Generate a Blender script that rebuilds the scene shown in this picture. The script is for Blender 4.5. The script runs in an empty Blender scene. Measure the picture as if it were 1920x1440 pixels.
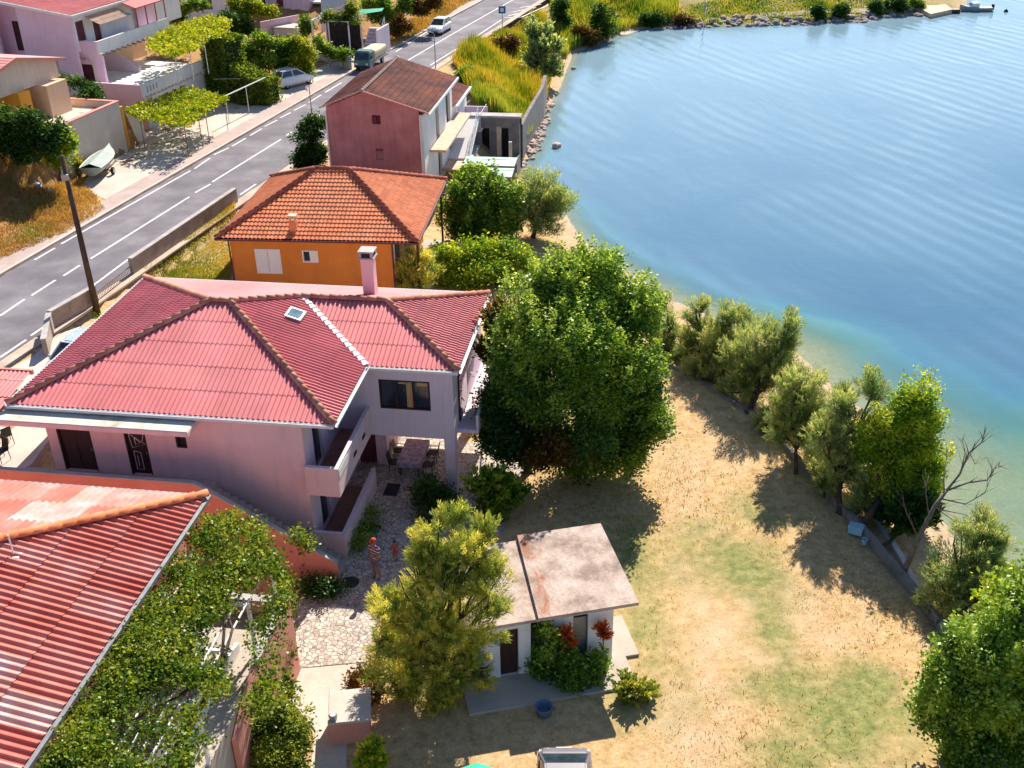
import bpy, bmesh, math, random
import numpy as np
from mathutils import Vector, Matrix

# ---------------------------------------------------------------- camera, sky, sun
scene = bpy.context.scene
H, FPX = 26.6, 2000.0
TH, RO = math.radians(29.2), math.radians(-0.95)
c_, s_ = math.cos(TH), math.sin(TH)
cr_, sr_ = math.cos(RO), math.sin(RO)
cam_d = bpy.data.cameras.new("camera")
cam = bpy.data.objects.new("camera", cam_d)
scene.collection.objects.link(cam)
right = Vector((cr_, sr_ * s_, sr_ * c_))
up = -Vector((sr_, -cr_ * s_, -cr_ * c_))
fwd = Vector((0, c_, -s_))
mw = Matrix((right, up, -fwd)).transposed().to_4x4()
mw.translation = Vector((0, 0, H))
cam.matrix_world = mw
cam_d.sensor_width = 36.0
cam_d.lens = FPX / 1920.0 * 36.0
cam_d.clip_start, cam_d.clip_end = 0.5, 4000.0
scene.camera = cam

SUN_EL, SUN_AZ = 39.0, 17.0           # azimuth: degrees to the right of straight ahead (+Y)
world = bpy.data.worlds.new("World")
scene.world = world
world.use_nodes = True
wn = world.node_tree
sky = wn.nodes.new("ShaderNodeTexSky")
sky.sky_type = 'NISHITA'
sky.sun_disc = False
sky.sun_elevation = math.radians(SUN_EL)
sky.sun_rotation = math.radians(SUN_AZ)
sky.air_density, sky.dust_density, sky.ozone_density = 1.0, 0.3, 4.5
bg = wn.nodes["Background"]
bg.inputs[1].default_value = 0.080
wn.links.new(sky.outputs[0], bg.inputs[0])
sd = bpy.data.lights.new("sun", 'SUN')
sd.energy, sd.angle, sd.color = 5.0, math.radians(0.5), (1.0, 0.91, 0.78)
sun = bpy.data.objects.new("sun", sd)
scene.collection.objects.link(sun)
el, az = math.radians(SUN_EL), math.radians(SUN_AZ)
sdir = Vector((math.sin(az) * math.cos(el), math.cos(az) * math.cos(el), math.sin(el)))
sun.rotation_euler = (-sdir).to_track_quat('-Z', 'Y').to_euler()
scene.view_settings.view_transform = 'Standard'
scene.view_settings.look = 'None'
scene.view_settings.exposure = 0.88
scene.view_settings.gamma = 1.0

# ---------------------------------------------------------------- survey helpers (photo pixel -> place in the world)
def ray(px, py):
    X, Y = px - 960.0, py - 720.0
    x = cr_ * X + sr_ * Y
    y = -sr_ * X + cr_ * Y
    return Vector((x, FPX * c_ - y * s_, -y * c_ - FPX * s_))

def P(px, py, z=0.0):
    d = ray(px, py)
    t = (z - H) / d.z
    return Vector((d.x * t, d.y * t, z))

def PD(px, py, Y):
    d = ray(px, py)
    t = Y / d.y
    return Vector((d.x * t, Y, H + d.z * t))

def depth(p):
    return p[1] * c_ - (p[2] - H) * s_

class Frame:
    """a local frame: u to the right along yaw a, v away, z up"""
    def __init__(s, o, a):
        s.o = Vector((o[0], o[1], 0.0)); a = math.radians(a); s.a = a
        s.e1 = Vector((math.cos(a), -math.sin(a), 0)); s.e2 = Vector((math.sin(a), math.cos(a), 0))
    def w(s, u, v, z=0.0):
        p = s.o + s.e1 * u + s.e2 * v; p.z = z; return p
    def loc(s, p):
        d = Vector((p[0], p[1], 0)) - s.o
        return Vector((d.dot(s.e1), d.dot(s.e2), p[2]))
    def L(s, px, py, z):
        return s.loc(P(px, py, z))
    def hv(s, px, py, v):            # where the ray meets the upright plane v = const
        d = ray(px, py); o = s.loc((0, 0, H)); dd = Vector((d.dot(s.e1), d.dot(s.e2), d.z))
        t = (v - o.y) / dd.y
        return Vector((o.x + dd.x * t, v, H + dd.z * t))
    def hu(s, px, py, u):
        d = ray(px, py); o = s.loc((0, 0, H)); dd = Vector((d.dot(s.e1), d.dot(s.e2), d.z))
        t = (u - o.x) / dd.x
        return Vector((u, o.y + dd.y * t, H + dd.z * t))

# ---------------------------------------------------------------- object helpers
COL = scene.collection
def tag(o, label=None, cat=None, group=None, kind=None):
    if label: o["label"] = label
    if cat: o["category"] = cat
    if group: o["group"] = group
    if kind: o["kind"] = kind
    return o

def thing(name, label, cat, loc=(0, 0, 0), yaw=0.0, group=None):
    o = bpy.data.objects.new(name, None)
    o.empty_display_size = 0.3
    COL.objects.link(o)
    o.location = loc
    o.rotation_euler = (0, 0, -yaw)
    return tag(o, label, cat, group)

def kids(o):
    return [x for x in bpy.data.objects if x.parent is o]

def copy_tree(o, parent=None):
    ch = kids(o)
    c = o.copy()
    COL.objects.link(c)
    if parent is not None: c.parent = parent
    for x in ch: copy_tree(x, c)
    return c

class MB:
    def __init__(s): s.v = []; s.f = []; s.t = []; s.m = []
    def face(s, pts, tint=0.5, mi=0):
        n = len(s.v); s.v.extend(tuple(p) for p in pts)
        s.f.append(tuple(range(n, n + len(pts)))); s.t.append(tint); s.m.append(mi)
    def idx(s, verts, faces, tint=0.5, mi=0):
        n = len(s.v); s.v.extend(tuple(p) for p in verts)
        for f in faces:
            s.f.append(tuple(i + n for i in f)); s.t.append(tint); s.m.append(mi)
    def box(s, x0, x1, y0, y1, z0, z1, tint=0.5, mi=0):
        v = [(x0, y0, z0), (x1, y0, z0), (x1, y1, z0), (x0, y1, z0), (x0, y0, z1), (x1, y0, z1), (x1, y1, z1), (x0, y1, z1)]
        s.idx(v, [(0, 3, 2, 1), (4, 5, 6, 7), (0, 1, 5, 4), (1, 2, 6, 5), (2, 3, 7, 6), (3, 0, 4, 7)], tint, mi)
        return s
    def cbox(s, x0, x1, y0, y1, z0, z1, b=0.02, tint=0.5, mi=0):     # box with chamfered edges
        vs = []
        for z, i in ((z0, b), (z0 + b, 0), (z1 - b, 0), (z1, b)):
            k = b if i == 0 else b
            o = i
            vs += [(x0 + b, y0 + o, z), (x1 - b, y0 + o, z), (x1 - o, y0 + b, z), (x1 - o, y1 - b, z), (x1 - b, y1 - o, z), (x0 + b, y1 - o, z), (x0 + o, y1 - b, z), (x0 + o, y0 + b, z)]
        f = [tuple(range(7, -1, -1)), tuple(range(24, 32))]
        for r in range(3):
            for k in range(8):
                a, bb = r * 8 + k, r * 8 + (k + 1) % 8
                f.append((a, bb, bb + 8, a + 8))
        s.idx(vs, f, tint, mi); return s
    def prism(s, poly, z0, z1, tint=0.5, mi=0):                        # plan polygon (CCW) extruded; z1 may be a list
        n = len(poly)
        za = z0 if isinstance(z0, (list, tuple)) else [z0] * n
        zb = z1 if isinstance(z1, (list, tuple)) else [z1] * n
        v = [(p[0], p[1], za[i]) for i, p in enumerate(poly)] + [(p[0], p[1], zb[i]) for i, p in enumerate(poly)]
        f = [tuple(range(n - 1, -1, -1)), tuple(range(n, 2 * n))] + [(i, (i + 1) % n, n + (i + 1) % n, n + i) for i in range(n)]
        s.idx(v, f, tint, mi); return s
    def slab(s, pts, off, tint=0.5, mi=0):                             # any planar polygon given thickness by vector off
        n = len(pts); off = Vector(off)
        v = [Vector(p) for p in pts] + [Vector(p) + off for p in pts]
        f = [tuple(range(n - 1, -1, -1)), tuple(range(n, 2 * n))] + [(i, (i + 1) % n, n + (i + 1) % n, n + i) for i in range(n)]
        s.idx(v, f, tint, mi); return s
    def tube(s, pts, r, n=8, tint=0.5, mi=0, cap=True):
        pts = [Vector(p) for p in pts]
        rs = r if isinstance(r, (list, tuple)) else [r] * len(pts)
        rings = []; ref = None
        for i, p in enumerate(pts):
            d = (pts[min(i + 1, len(pts) - 1)] - pts[max(i - 1, 0)]).normalized()
            if ref is None: ref = Vector((0, 0, 1)) if abs(d.z) < 0.9 else Vector((1, 0, 0))
            a = d.cross(ref)
            if a.length < 1e-4: a = d.cross(Vector((0, 1, 0)))
            a.normalize(); b = d.cross(a).normalized(); ref = b.cross(d) if False else ref
            rings.append([p + (a * math.cos(2 * math.pi * k / n) + b * math.sin(2 * math.pi * k / n)) * rs[i] for k in range(n)])
        v = [q for rg in rings for q in rg]; f = []
        for i in range(len(pts) - 1):
            for k in range(n):
                f.append((i * n + k, i * n + (k + 1) % n, (i + 1) * n + (k + 1) % n, (i + 1) * n + k))
        if cap:
            f.append(tuple(range(n - 1, -1, -1))); f.append(tuple(range((len(pts) - 1) * n, len(pts) * n)))
        s.idx(v, f, tint, mi); return s
    def lathe(s, prof, n=16, c=(0, 0, 0), tint=0.5, mi=0):             # prof: (r, z) list
        v = []; f = []
        for r, z in prof:
            for k in range(n):
                a = 2 * math.pi * k / n
                v.append((c[0] + r * math.cos(a), c[1] + r * math.sin(a), c[2] + z))
        for i in range(len(prof) - 1):
            for k in range(n):
                f.append((i * n + k, i * n + (k + 1) % n, (i + 1) * n + (k + 1) % n, (i + 1) * n + k))
        f.append(tuple(range(n - 1, -1, -1))); f.append(tuple(range((len(prof) - 1) * n, len(prof) * n)))
        s.idx(v, f, tint, mi); return s
    def wallv(s, v0, v1, u0, u1, z0, z1, holes=(), tint=0.5, axis='v', mi=0):
        """a wall lying along u between v0 and v1 with rectangular openings (ua, ub, za, zb) cut through"""
        us = sorted(set([u0, u1] + [h[i] for h in holes for i in (0, 1)]))
        zs = sorted(set([z0, z1] + [h[i] for h in holes for i in (2, 3)]))
        us = [u for u in us if u0 <= u <= u1]; zs = [z for z in zs if z0 <= z <= z1]
        solid = lambda i, j: 0 <= i < len(us) - 1 and 0 <= j < len(zs) - 1 and not any(h[0] < (us[i] + us[i + 1]) / 2 < h[1] and h[2] < (zs[j] + zs[j + 1]) / 2 < h[3] for h in holes)
        T = (lambda u, v, z: (u, v, z)) if axis == 'v' else (lambda u, v, z: (v, u, z))
        for i in range(len(us) - 1):
            for j in range(len(zs) - 1):
                if not solid(i, j): continue
                a, b, c, d = us[i], us[i + 1], zs[j], zs[j + 1]
                s.face([T(a, v0, c), T(b, v0, c), T(b, v0, d), T(a, v0, d)], tint, mi)
                s.face([T(b, v1, c), T(a, v1, c), T(a, v1, d), T(b, v1, d)], tint, mi)
                if not solid(i - 1, j): s.face([T(a, v1, c), T(a, v0, c), T(a, v0, d), T(a, v1, d)], tint, mi)
                if not solid(i + 1, j): s.face([T(b, v0, c), T(b, v1, c), T(b, v1, d), T(b, v0, d)], tint, mi)
                if not solid(i, j - 1): s.face([T(a, v1, c), T(b, v1, c), T(b, v0, c), T(a, v0, c)], tint, mi)
                if not solid(i, j + 1): s.face([T(a, v0, d), T(b, v0, d), T(b, v1, d), T(a, v1, d)], tint, mi)
        return s
    def build(s, name, mat, parent=None, smooth=False, loc=None):
        me = bpy.data.meshes.new(name)
        me.from_pydata(s.v, [], s.f)
        mats = mat if isinstance(mat, (list, tuple)) else [mat]
        for m in mats: me.materials.append(m)
        if len(mats) > 1: me.polygons.foreach_set('material_index', s.m)
        at = me.attributes.new('tint', 'FLOAT', 'FACE')
        at.data.foreach_set('value', s.t)
        if smooth: me.polygons.foreach_set('use_smooth', [True] * len(s.f))
        me.update()
        o = bpy.data.objects.new(name, me)
        COL.objects.link(o)
        if parent is not None: o.parent = parent
        if loc is not None: o.location = loc
        return o

# ---------------------------------------------------------------- materials
def new_mat(name):
    m = bpy.data.materials.new(name); m.use_nodes = True
    nt = m.node_tree
    return m, nt, nt.nodes, nt.links, nt.nodes["Principled BSDF"]

def ramp(nodes, cols, lo=0.3, hi=0.7, interp='LINEAR'):
    r = nodes.new("ShaderNodeValToRGB"); e = r.color_ramp.elements
    r.color_ramp.interpolation = interp
    while len(e) < len(cols): e.new(0.5)
    for i, c in enumerate(cols):
        e[i].position = lo + (hi - lo) * i / max(1, len(cols) - 1); e[i].color = (c[0], c[1], c[2], 1)
    return r

def noise(nodes, links, src, scale, detail=5, rough=0.6, stretch=None, dist=0.0):
    n = nodes.new("ShaderNodeTexNoise")
    n.inputs['Scale'].default_value = scale; n.inputs['Detail'].default_value = detail
    n.inputs['Roughness'].default_value = rough; n.inputs['Distortion'].default_value = dist
    if stretch:
        mp = nodes.new("ShaderNodeMapping"); mp.inputs['Scale'].default_value = stretch
        links.new(src, mp.inputs['Vector']); links.new(mp.outputs[0], n.inputs['Vector'])
    else: links.new(src, n.inputs['Vector'])
    return n

def mixc(nodes, links, fac, a, b, mode='MIX'):
    m = nodes.new("ShaderNodeMix"); m.data_type = 'RGBA'; m.blend_type = mode
    for s, val in ((0, fac), (6, a), (7, b)):
        if hasattr(val, 'links') or hasattr(val, 'is_linked'): links.new(val, m.inputs[s])
        else: m.inputs[s].default_value = val if s == 0 else (val[0], val[1], val[2], 1)
    return m.outputs[2]

def mathn(nodes, links, op, a, b=0.0, clamp=False):
    m = nodes.new("ShaderNodeMath"); m.operation = op; m.use_clamp = clamp
    for i, val in ((0, a), (1, b)):
        if hasattr(val, 'is_linked'): links.new(val, m.inputs[i])
        else: m.inputs[i].default_value = val
    return m.outputs[0]

def pmat(name, cols, scale=3.0, rough=0.85, bump=0.0, bscale=30.0, spec=0.3, metallic=0.0, lo=0.3, hi=0.7,
         streak=0.0, fine=0.12, tint=None, stretch=None, streak_col=(0.35, 0.3, 0.28), detail=6):
    m, nt, N, K, bs = new_mat(name)
    tc = N.new("ShaderNodeTexCoord").outputs['Object']
    n1 = noise(N, K, tc, scale, detail, 0.6, stretch)
    col = ramp(N, cols, lo, hi); K.new(n1.outputs[0], col.inputs[0]); out = col.outputs[0]
    if fine > 0:
        n2 = noise(N, K, tc, bscale, 4, 0.7)
        r2 = ramp(N, [(1 - fine * 1.6,) * 3, (1 + fine,) * 3], 0.25, 0.75); K.new(n2.outputs[0], r2.inputs[0])
        out = mixc(N, K, 1.0, out, r2.outputs[0], 'MULTIPLY')
    if streak > 0:
        n3 = noise(N, K, tc, 1.0, 6, 0.65, (3.0, 3.0, 0.25))
        r3 = ramp(N, [(0, 0, 0), (1, 1, 1)], 0.48, 0.75); K.new(n3.outputs[0], r3.inputs[0])
        f = mathn(N, K, 'MULTIPLY', r3.outputs[0], streak)
        out = mixc(N, K, f, out, streak_col)
    if tint is not None:      # per-piece variation (tiles, sheets, leaves)
        at = N.new("ShaderNodeAttribute"); at.attribute_name = 'tint'
        rt = ramp(N, tint, 0.0, 1.0); K.new(at.outputs['Fac'], rt.inputs[0])
        out = mixc(N, K, 1.0, out, rt.outputs[0], 'MULTIPLY')
    K.new(out, bs.inputs['Base Color'])
    bs.inputs['Roughness'].default_value = rough; bs.inputs['Metallic'].default_value = metallic
    bs.inputs['Specular IOR Level'].default_value = spec
    if bump > 0:
        b = N.new("ShaderNodeBump"); b.inputs['Strength'].default_value = bump; b.inputs['Distance'].default_value = 0.03
        nb = noise(N, K, tc, bscale, 5, 0.7); K.new(nb.outputs[0], b.inputs['Height']); K.new(b.outputs[0], bs.inputs['Normal'])
    return m

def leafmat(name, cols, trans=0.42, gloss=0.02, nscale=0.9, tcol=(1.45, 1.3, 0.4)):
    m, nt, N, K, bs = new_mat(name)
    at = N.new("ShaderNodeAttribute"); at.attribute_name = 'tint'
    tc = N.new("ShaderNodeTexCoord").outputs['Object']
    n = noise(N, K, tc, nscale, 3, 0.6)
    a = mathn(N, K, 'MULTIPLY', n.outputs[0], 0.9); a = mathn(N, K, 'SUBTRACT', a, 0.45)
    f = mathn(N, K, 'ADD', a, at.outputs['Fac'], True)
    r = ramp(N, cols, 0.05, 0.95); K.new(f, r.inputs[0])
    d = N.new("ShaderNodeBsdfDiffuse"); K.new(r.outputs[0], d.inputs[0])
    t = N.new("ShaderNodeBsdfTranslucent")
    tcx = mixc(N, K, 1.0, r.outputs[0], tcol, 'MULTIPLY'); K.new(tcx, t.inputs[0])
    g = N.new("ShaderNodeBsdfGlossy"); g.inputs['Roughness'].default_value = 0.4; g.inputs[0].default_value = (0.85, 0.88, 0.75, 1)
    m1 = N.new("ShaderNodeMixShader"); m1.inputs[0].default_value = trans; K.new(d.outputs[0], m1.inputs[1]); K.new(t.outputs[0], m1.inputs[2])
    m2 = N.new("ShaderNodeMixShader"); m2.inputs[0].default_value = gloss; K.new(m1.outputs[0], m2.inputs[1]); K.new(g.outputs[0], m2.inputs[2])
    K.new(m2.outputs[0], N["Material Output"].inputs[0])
    return m

MT = {}
MT['bark'] = pmat('bark', [(0.05, 0.032, 0.022), (0.12, 0.08, 0.06)], 6, 0.95, 0.6, 25, stretch=(1, 1, 0.3))
MT['bark_grey'] = pmat('bark_grey', [(0.14, 0.11, 0.10), (0.26, 0.21, 0.19)], 6, 0.95, 0.5, 25)
MT['leaf_bright'] = leafmat('leaf_bright', [(0.035, 0.095, 0.012), (0.16, 0.31, 0.03), (0.42, 0.54, 0.08)], .48, .035)
MT['leaf_mid'] = leafmat('leaf_mid', [(0.03, 0.085, 0.012), (0.125, 0.25, 0.025), (0.33, 0.45, 0.06)], .48, .03)
MT['leaf_dark'] = leafmat('leaf_dark', [(0.014, 0.05, 0.012), (0.04, 0.11, 0.022), (0.10, 0.20, 0.04)], 0.4)
MT['leaf_vine'] = leafmat('leaf_vine', [(0.035, 0.085, 0.010), (0.12, 0.20, 0.018), (0.34, 0.37, 0.05)], 0.42)
MT['leaf_yellow'] = leafmat('leaf_yellow', [(0.14, 0.22, 0.012), (0.28, 0.36, 0.02), (0.46, 0.46, 0.05)], 0.45)
MT['leaf_locust'] = leafmat('leaf_locust', [(0.08, 0.20, 0.015), (0.25, 0.40, 0.025), (0.55, 0.58, 0.06)], 0.52)
MT['leaf_tam'] = leafmat('leaf_tam', [(0.10, 0.17, 0.06), (0.27, 0.36, 0.14), (0.54, 0.54, 0.23)], 0.5, 0.02, .9, (1.25, 1.25, .7))
MT['leaf_tamgold'] = leafmat('leaf_tamgold', [(0.11, 0.19, 0.05), (0.40, 0.46, 0.085), (0.78, 0.70, 0.17)], 0.5, 0.02, .9, (1.2, 1.15, .7))
MT['leaf_brown'] = leafmat('leaf_brown', [(0.06, 0.03, 0.015), (0.15, 0.08, 0.03), (0.22, 0.15, 0.06)], 0.3, 0.02)
MT['leaf_rust'] = leafmat('leaf_rust', [(0.07, 0.04, 0.012), (0.20, 0.09, 0.02), (0.14, 0.14, 0.03)], 0.35, 0.02)
MT['reed'] = leafmat('reed', [(0.13, 0.19, 0.02), (0.38, 0.37, 0.045), (0.54, 0.35, 0.08)], 0.4, 0.02, 0.25)
MT['reed_green'] = leafmat('reed_green', [(0.09, 0.18, 0.025), (0.26, 0.33, 0.05), (0.46, 0.42, 0.09)], 0.4, 0.02, 0.4)
MT['drygrass'] = leafmat('drygrass', [(0.52, 0.36, 0.15), (0.40, 0.21, 0.085), (0.26, 0.25, 0.06)], 0.35, 0.02, 0.3)
MT['flower_red'] = leafmat('flower_red', [(0.28, 0.03, 0.012), (0.48, 0.08, 0.02), (0.55, 0.14, 0.03)], 0.35, 0.02)

# ---------------------------------------------------------------- foliage
def leaf_object(name, pos, ax, side, ln, wd, tint, mat, parent=None, bend=0.0):
    N = len(pos)
    ax = ax / (np.linalg.norm(ax, axis=1, keepdims=True) + 1e-9)
    side = np.cross(ax, side); side /= (np.linalg.norm(side, axis=1, keepdims=True) + 1e-9)
    ln = np.broadcast_to(np.asarray(ln, float).reshape(-1, 1), (N, 1)); wd = np.broadcast_to(np.asarray(wd, float).reshape(-1, 1), (N, 1))
    v = np.empty((N, 4, 3), np.float32)
    v[:, 0] = pos; v[:, 2] = pos + ax * ln
    mid = pos + ax * ln * 0.45
    v[:, 1] = mid + side * wd * 0.5; v[:, 3] = mid - side * wd * 0.5
    me = bpy.data.meshes.new(name)
    me.vertices.add(N * 4); me.vertices.foreach_set('co', v.reshape(-1))
    me.loops.add(N * 4); me.loops.foreach_set('vertex_index', np.arange(N * 4, dtype=np.int32))
    me.polygons.add(N); me.polygons.foreach_set('loop_start', np.arange(0, N * 4, 4, dtype=np.int32))
    try: me.polygons.foreach_set('loop_total', np.full(N, 4, dtype=np.int32))
    except Exception: pass
    me.materials.append(mat)
    at = me.attributes.new('tint', 'FLOAT', 'FACE'); at.data.foreach_set('value', np.asarray(tint, np.float32))
    me.update(calc_edges=True); me.validate()
    o = bpy.data.objects.new(name, me); COL.objects.link(o)
    if parent is not None: o.parent = parent
    return o

def rdir(rng, n):
    d = rng.normal(size=(n, 3)); return d / np.linalg.norm(d, axis=1, keepdims=True)

def crown(name, blobs, n, size, mat, parent=None, seed=1, kind='leaf', clump=0.45, per=22, shell=0.55, org=None, wr=0.6, floor=None, shoots=0):
    """blobs: (centre, (rx, ry, rz)); leaves gathered in clumps through the blob volume; org: the parent's position"""
    rng = np.random.default_rng(seed)
    org = np.array(org if org is not None else (0, 0, 0), float)
    wts = np.array([b[1][0] * b[1][1] + b[1][0] * b[1][2] + b[1][1] * b[1][2] for b in blobs]); wts = wts / wts.sum()
    PO, AX, TI = [], [], []
    for b, wgt in zip(blobs, wts):
        cen = np.array(b[0], float); rad = np.array(b[1], float)
        m = max(3, int(n * wgt / per))
        nb = int(np.clip(rad[0] * 10, 6, 18))                # lesser lobes on the lobe
        sd = rdir(rng, nb); sc = cen + sd * rad * (0.34 + 0.44 * rng.random(nb))[:, None]
        sr = (0.20 + 0.28 * rng.random(nb)); st = rng.normal(0, 0.17, nb)
        w_ = sr ** 2; kb = rng.choice(nb, m, p=w_ / w_.sum())
        d = rdir(rng, m); d[:, 2] = np.where(d[:, 2] < -0.3, -d[:, 2], d[:, 2])
        rr = shell + (1 - shell) * rng.random(m) ** 0.7
        cc = sc[kb] + d * rad * (sr[kb] * rr)[:, None]
        d = d * 0.6 + sd[kb] * 0.6; d /= np.linalg.norm(d, axis=1, keepdims=True) + 1e-6
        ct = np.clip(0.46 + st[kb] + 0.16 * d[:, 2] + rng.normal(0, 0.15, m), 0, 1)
        if kind == 'leaf':
            k = rng.integers(0, m, int(n * wgt))
            off = rng.normal(size=(len(k), 3)) * clump * 0.5
            p = cc[k] + off
            a = d[k] * 0.5 + rdir(rng, len(k)) * np.array([1, 1, .55]) + np.array([0, 0, -0.1])
            t = ct[k] + rng.normal(0, 0.13, len(k))
        else:                                  # feathery plumes
            nk = int(n * wgt); k = rng.integers(0, m, nk)
            pd = d * np.array([0.8, 0.8, 0.55]) + np.array([0, 0, 0.55]) + rdir(rng, m) * 0.35
            pd /= np.linalg.norm(pd, axis=1, keepdims=True)
            u = rng.random(nk)
            L = clump * 2.0
            off = rng.normal(size=(nk, 3)) * clump * 0.24 * (1.05 - 0.8 * u)[:, None]
            p = cc[k] - pd[k] * L * 0.5 + pd[k] * (u * L)[:, None] + off
            a = pd[k] + rdir(rng, nk) * 0.65
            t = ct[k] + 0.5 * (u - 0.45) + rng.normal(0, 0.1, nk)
        PO.append(p); AX.append(a); TI.append(t)
    if shoots:                                  # upright leafy shoots standing out of the crown
        for q in range(shoots):
            b = blobs[rng.integers(0, len(blobs))]; d1 = rng.normal(size=3); d1[2] = abs(d1[2]) * .9 + .15; d1 /= np.linalg.norm(d1)
            c0 = np.array(b[0]) + d1 * np.array(b[1]) * .82; ln_ = .5 + .8 * rng.random(); up_d = np.array([d1[0] * .35, d1[1] * .35, 1.0]); k = 70
            u = rng.random(k); p = c0 + np.outer(u * ln_, up_d) + rng.normal(size=(k, 3)) * (.19 * (1.1 - .8 * u))[:, None]
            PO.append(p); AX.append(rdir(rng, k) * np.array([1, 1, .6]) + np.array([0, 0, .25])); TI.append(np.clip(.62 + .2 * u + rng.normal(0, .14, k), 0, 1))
    p = np.concatenate(PO); a = np.concatenate(AX); t = np.clip(np.concatenate(TI), 0, 1)
    if floor is not None:
        keep = p[:, 2] > floor; p, a, t = p[keep], a[keep], t[keep]
    N = len(p)
    sz = size * (0.65 + 0.7 * rng.random(N))
    return leaf_object(name, p - org, a, rdir(rng, N) * 0.75 + np.array([0, 0, 0.9]), sz, sz * wr, t, mat, parent)

def limbs(base, blobs, r0, parent, mat, org, seed=0, fork=0.45, name='trunk', wob=0.25):
    rnd = random.Random(seed)
    base = Vector(base); mb = MB()
    cen = sum((Vector(b[0]) for b in blobs), Vector()) / len(blobs)
    top = Vector((base.x * 0.5 + cen.x * 0.5, base.y * 0.5 + cen.y * 0.5, base.z + (cen.z - base.z) * fork))
    O = Vector(org)
    j = lambda s: Vector((rnd.uniform(-s, s), rnd.uniform(-s, s), rnd.uniform(-s, s) * 0.4))
    mid = base.lerp(top, 0.5) + j(wob * 0.6)
    mb.tube([base - O - Vector((0, 0, 0.15)), base - O + Vector((0, 0, 0.1)), mid - O, top - O], [r0 * 1.35, r0, r0 * 0.85, r0 * 0.7], 8)
    for b in blobs:
        e = Vector(b[0]) + Vector((0, 0, b[1][2] * 0.3)); m = top.lerp(e, 0.5) + j(wob)
        mb.tube([top - O, m - O, e - O], [r0 * 0.6, r0 * 0.38, r0 * 0.12], 6)
        for q in range(3):
            e2 = Vector(b[0]) + Vector((rnd.uniform(-1, 1) * b[1][0], rnd.uniform(-1, 1) * b[1][1], rnd.uniform(-.2, .9) * b[1][2])) * 0.75
            mb.tube([m - O, m.lerp(e2, .55) + j(wob) - O, e2 - O], [r0 * 0.3, r0 * 0.18, r0 * 0.05], 5)
    return mb.build(name, mat, parent, True)

def BL(px, py, rpx, Y, rz=1.0, ry=1.0):
    """a crown lobe at photo place (px, py), at distance Y, radius rpx photo pixels turned into metres"""
    p = PD(px, py, Y); r = rpx * depth(p) / FPX
    return (tuple(p), (r, r * ry, r * rz))

def tree(name, label, cat, base, z0, blobs, n, size, leaf, group=None, kind='leaf', r0=0.15, bark='bark', seed=1, clump=0.45, per=22, shell=0.5, wr=0.6, fork=0.45, crown_name='crown', shoots=0):
    b = P(base[0], base[1], z0)
    t = thing(name, label, cat, b, 0, group)
    crown(crown_name, blobs, n, size, MT[leaf], t, seed, kind, clump, per, shell, b, wr, floor=z0 + 0.03, shoots=shoots)
    if r0 > 0: limbs(b, blobs, r0, t, MT[bark], b, seed, fork)
    return t

# ---------------------------------------------------------------- roofs
def roof_plane(mb, poly, e, pitch=0.2, amp=0.025, row=1.2, step=0.03, sheet=1.0, ncol=6, seed=0, lift=0.0, shape='sin'):
    rnd = random.Random(seed)
    poly = [Vector(p) for p in poly]; e = Vector(e).normalized()
    n = Vector()
    for i in range(len(poly)):
        a, b = poly[i], poly[(i + 1) % len(poly)]
        n += Vector(((a.y - b.y) * (a.z + b.z), (a.z - b.z) * (a.x + b.x), (a.x - b.x) * (a.y + b.y)))
    n.normalize()
    if n.z < 0: n = -n
    up = n.cross(e)
    if up.z < 0: up = -up
    low = min(poly, key=lambda p: p.z); o = low
    pq = [((p - o).dot(e), (p - o).dot(up)) for p in poly]
    pmin, pmax = min(p for p, q in pq), max(p for p, q in pq)
    qmax = max(q for p, q in pq); qmin = min(q for p, q in pq)
    k = max(2, int(math.ceil((pmax - pmin) / (pitch / ncol))))
    ps = [pmin + (pmax - pmin) * i / k for i in range(k + 1)]
    def rng_(p):
        qs = []
        for i in range(len(pq)):
            (p1, q1), (p2, q2) = pq[i], pq[(i + 1) % len(pq)]
            if abs(p2 - p1) < 1e-6: 
                if abs(p - p1) < 1e-4: qs += [q1, q2]
                continue
            t = (p - p1) / (p2 - p1)
            if -1e-6 <= t <= 1 + 1e-6: qs.append(q1 + t * (q2 - q1))
        return (min(qs), max(qs)) if qs else (0, 0)
    R = [rng_(p) for p in ps]
    nr = int(math.ceil((qmax - qmin) / row))
    tints = {}
    def hgt(p):
        if shape == 'sin': return amp * math.sin(2 * math.pi * p / pitch)
        x = (p / pitch) % 1.0
        return amp * (abs(math.sin(math.pi * x)) * 2 - 1)
    for r in range(nr):
        qa, qb = qmin + r * row, qmin + (r + 1) * row
        for i in range(k):
            a0, a1 = max(qa, min(qb, R[i][0])), max(qa, min(qb, R[i][1]))
            b0, b1 = max(qa, min(qb, R[i + 1][0])), max(qa, min(qb, R[i + 1][1]))
            if a1 - a0 < 1e-5 and b1 - b0 < 1e-5: continue
            key = (r, int((ps[i] + 100 + (r % 2) * 0.0) / sheet))
            if key not in tints: tints[key] = rnd.random()
            f = lambda p, q: o + e * p + up * q + n * (hgt(p) + lift + step * (qb - q) / row)
            pts = [f(ps[i], a0), f(ps[i + 1], b0)]
            if b1 - b0 > 1e-5: pts.append(f(ps[i + 1], b1))
            if a1 - a0 > 1e-5: pts.append(f(ps[i], a1))
            if e.cross(up).z < 0: pts = pts[::-1]
            mb.face(pts, tints[key])
    return mb

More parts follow.
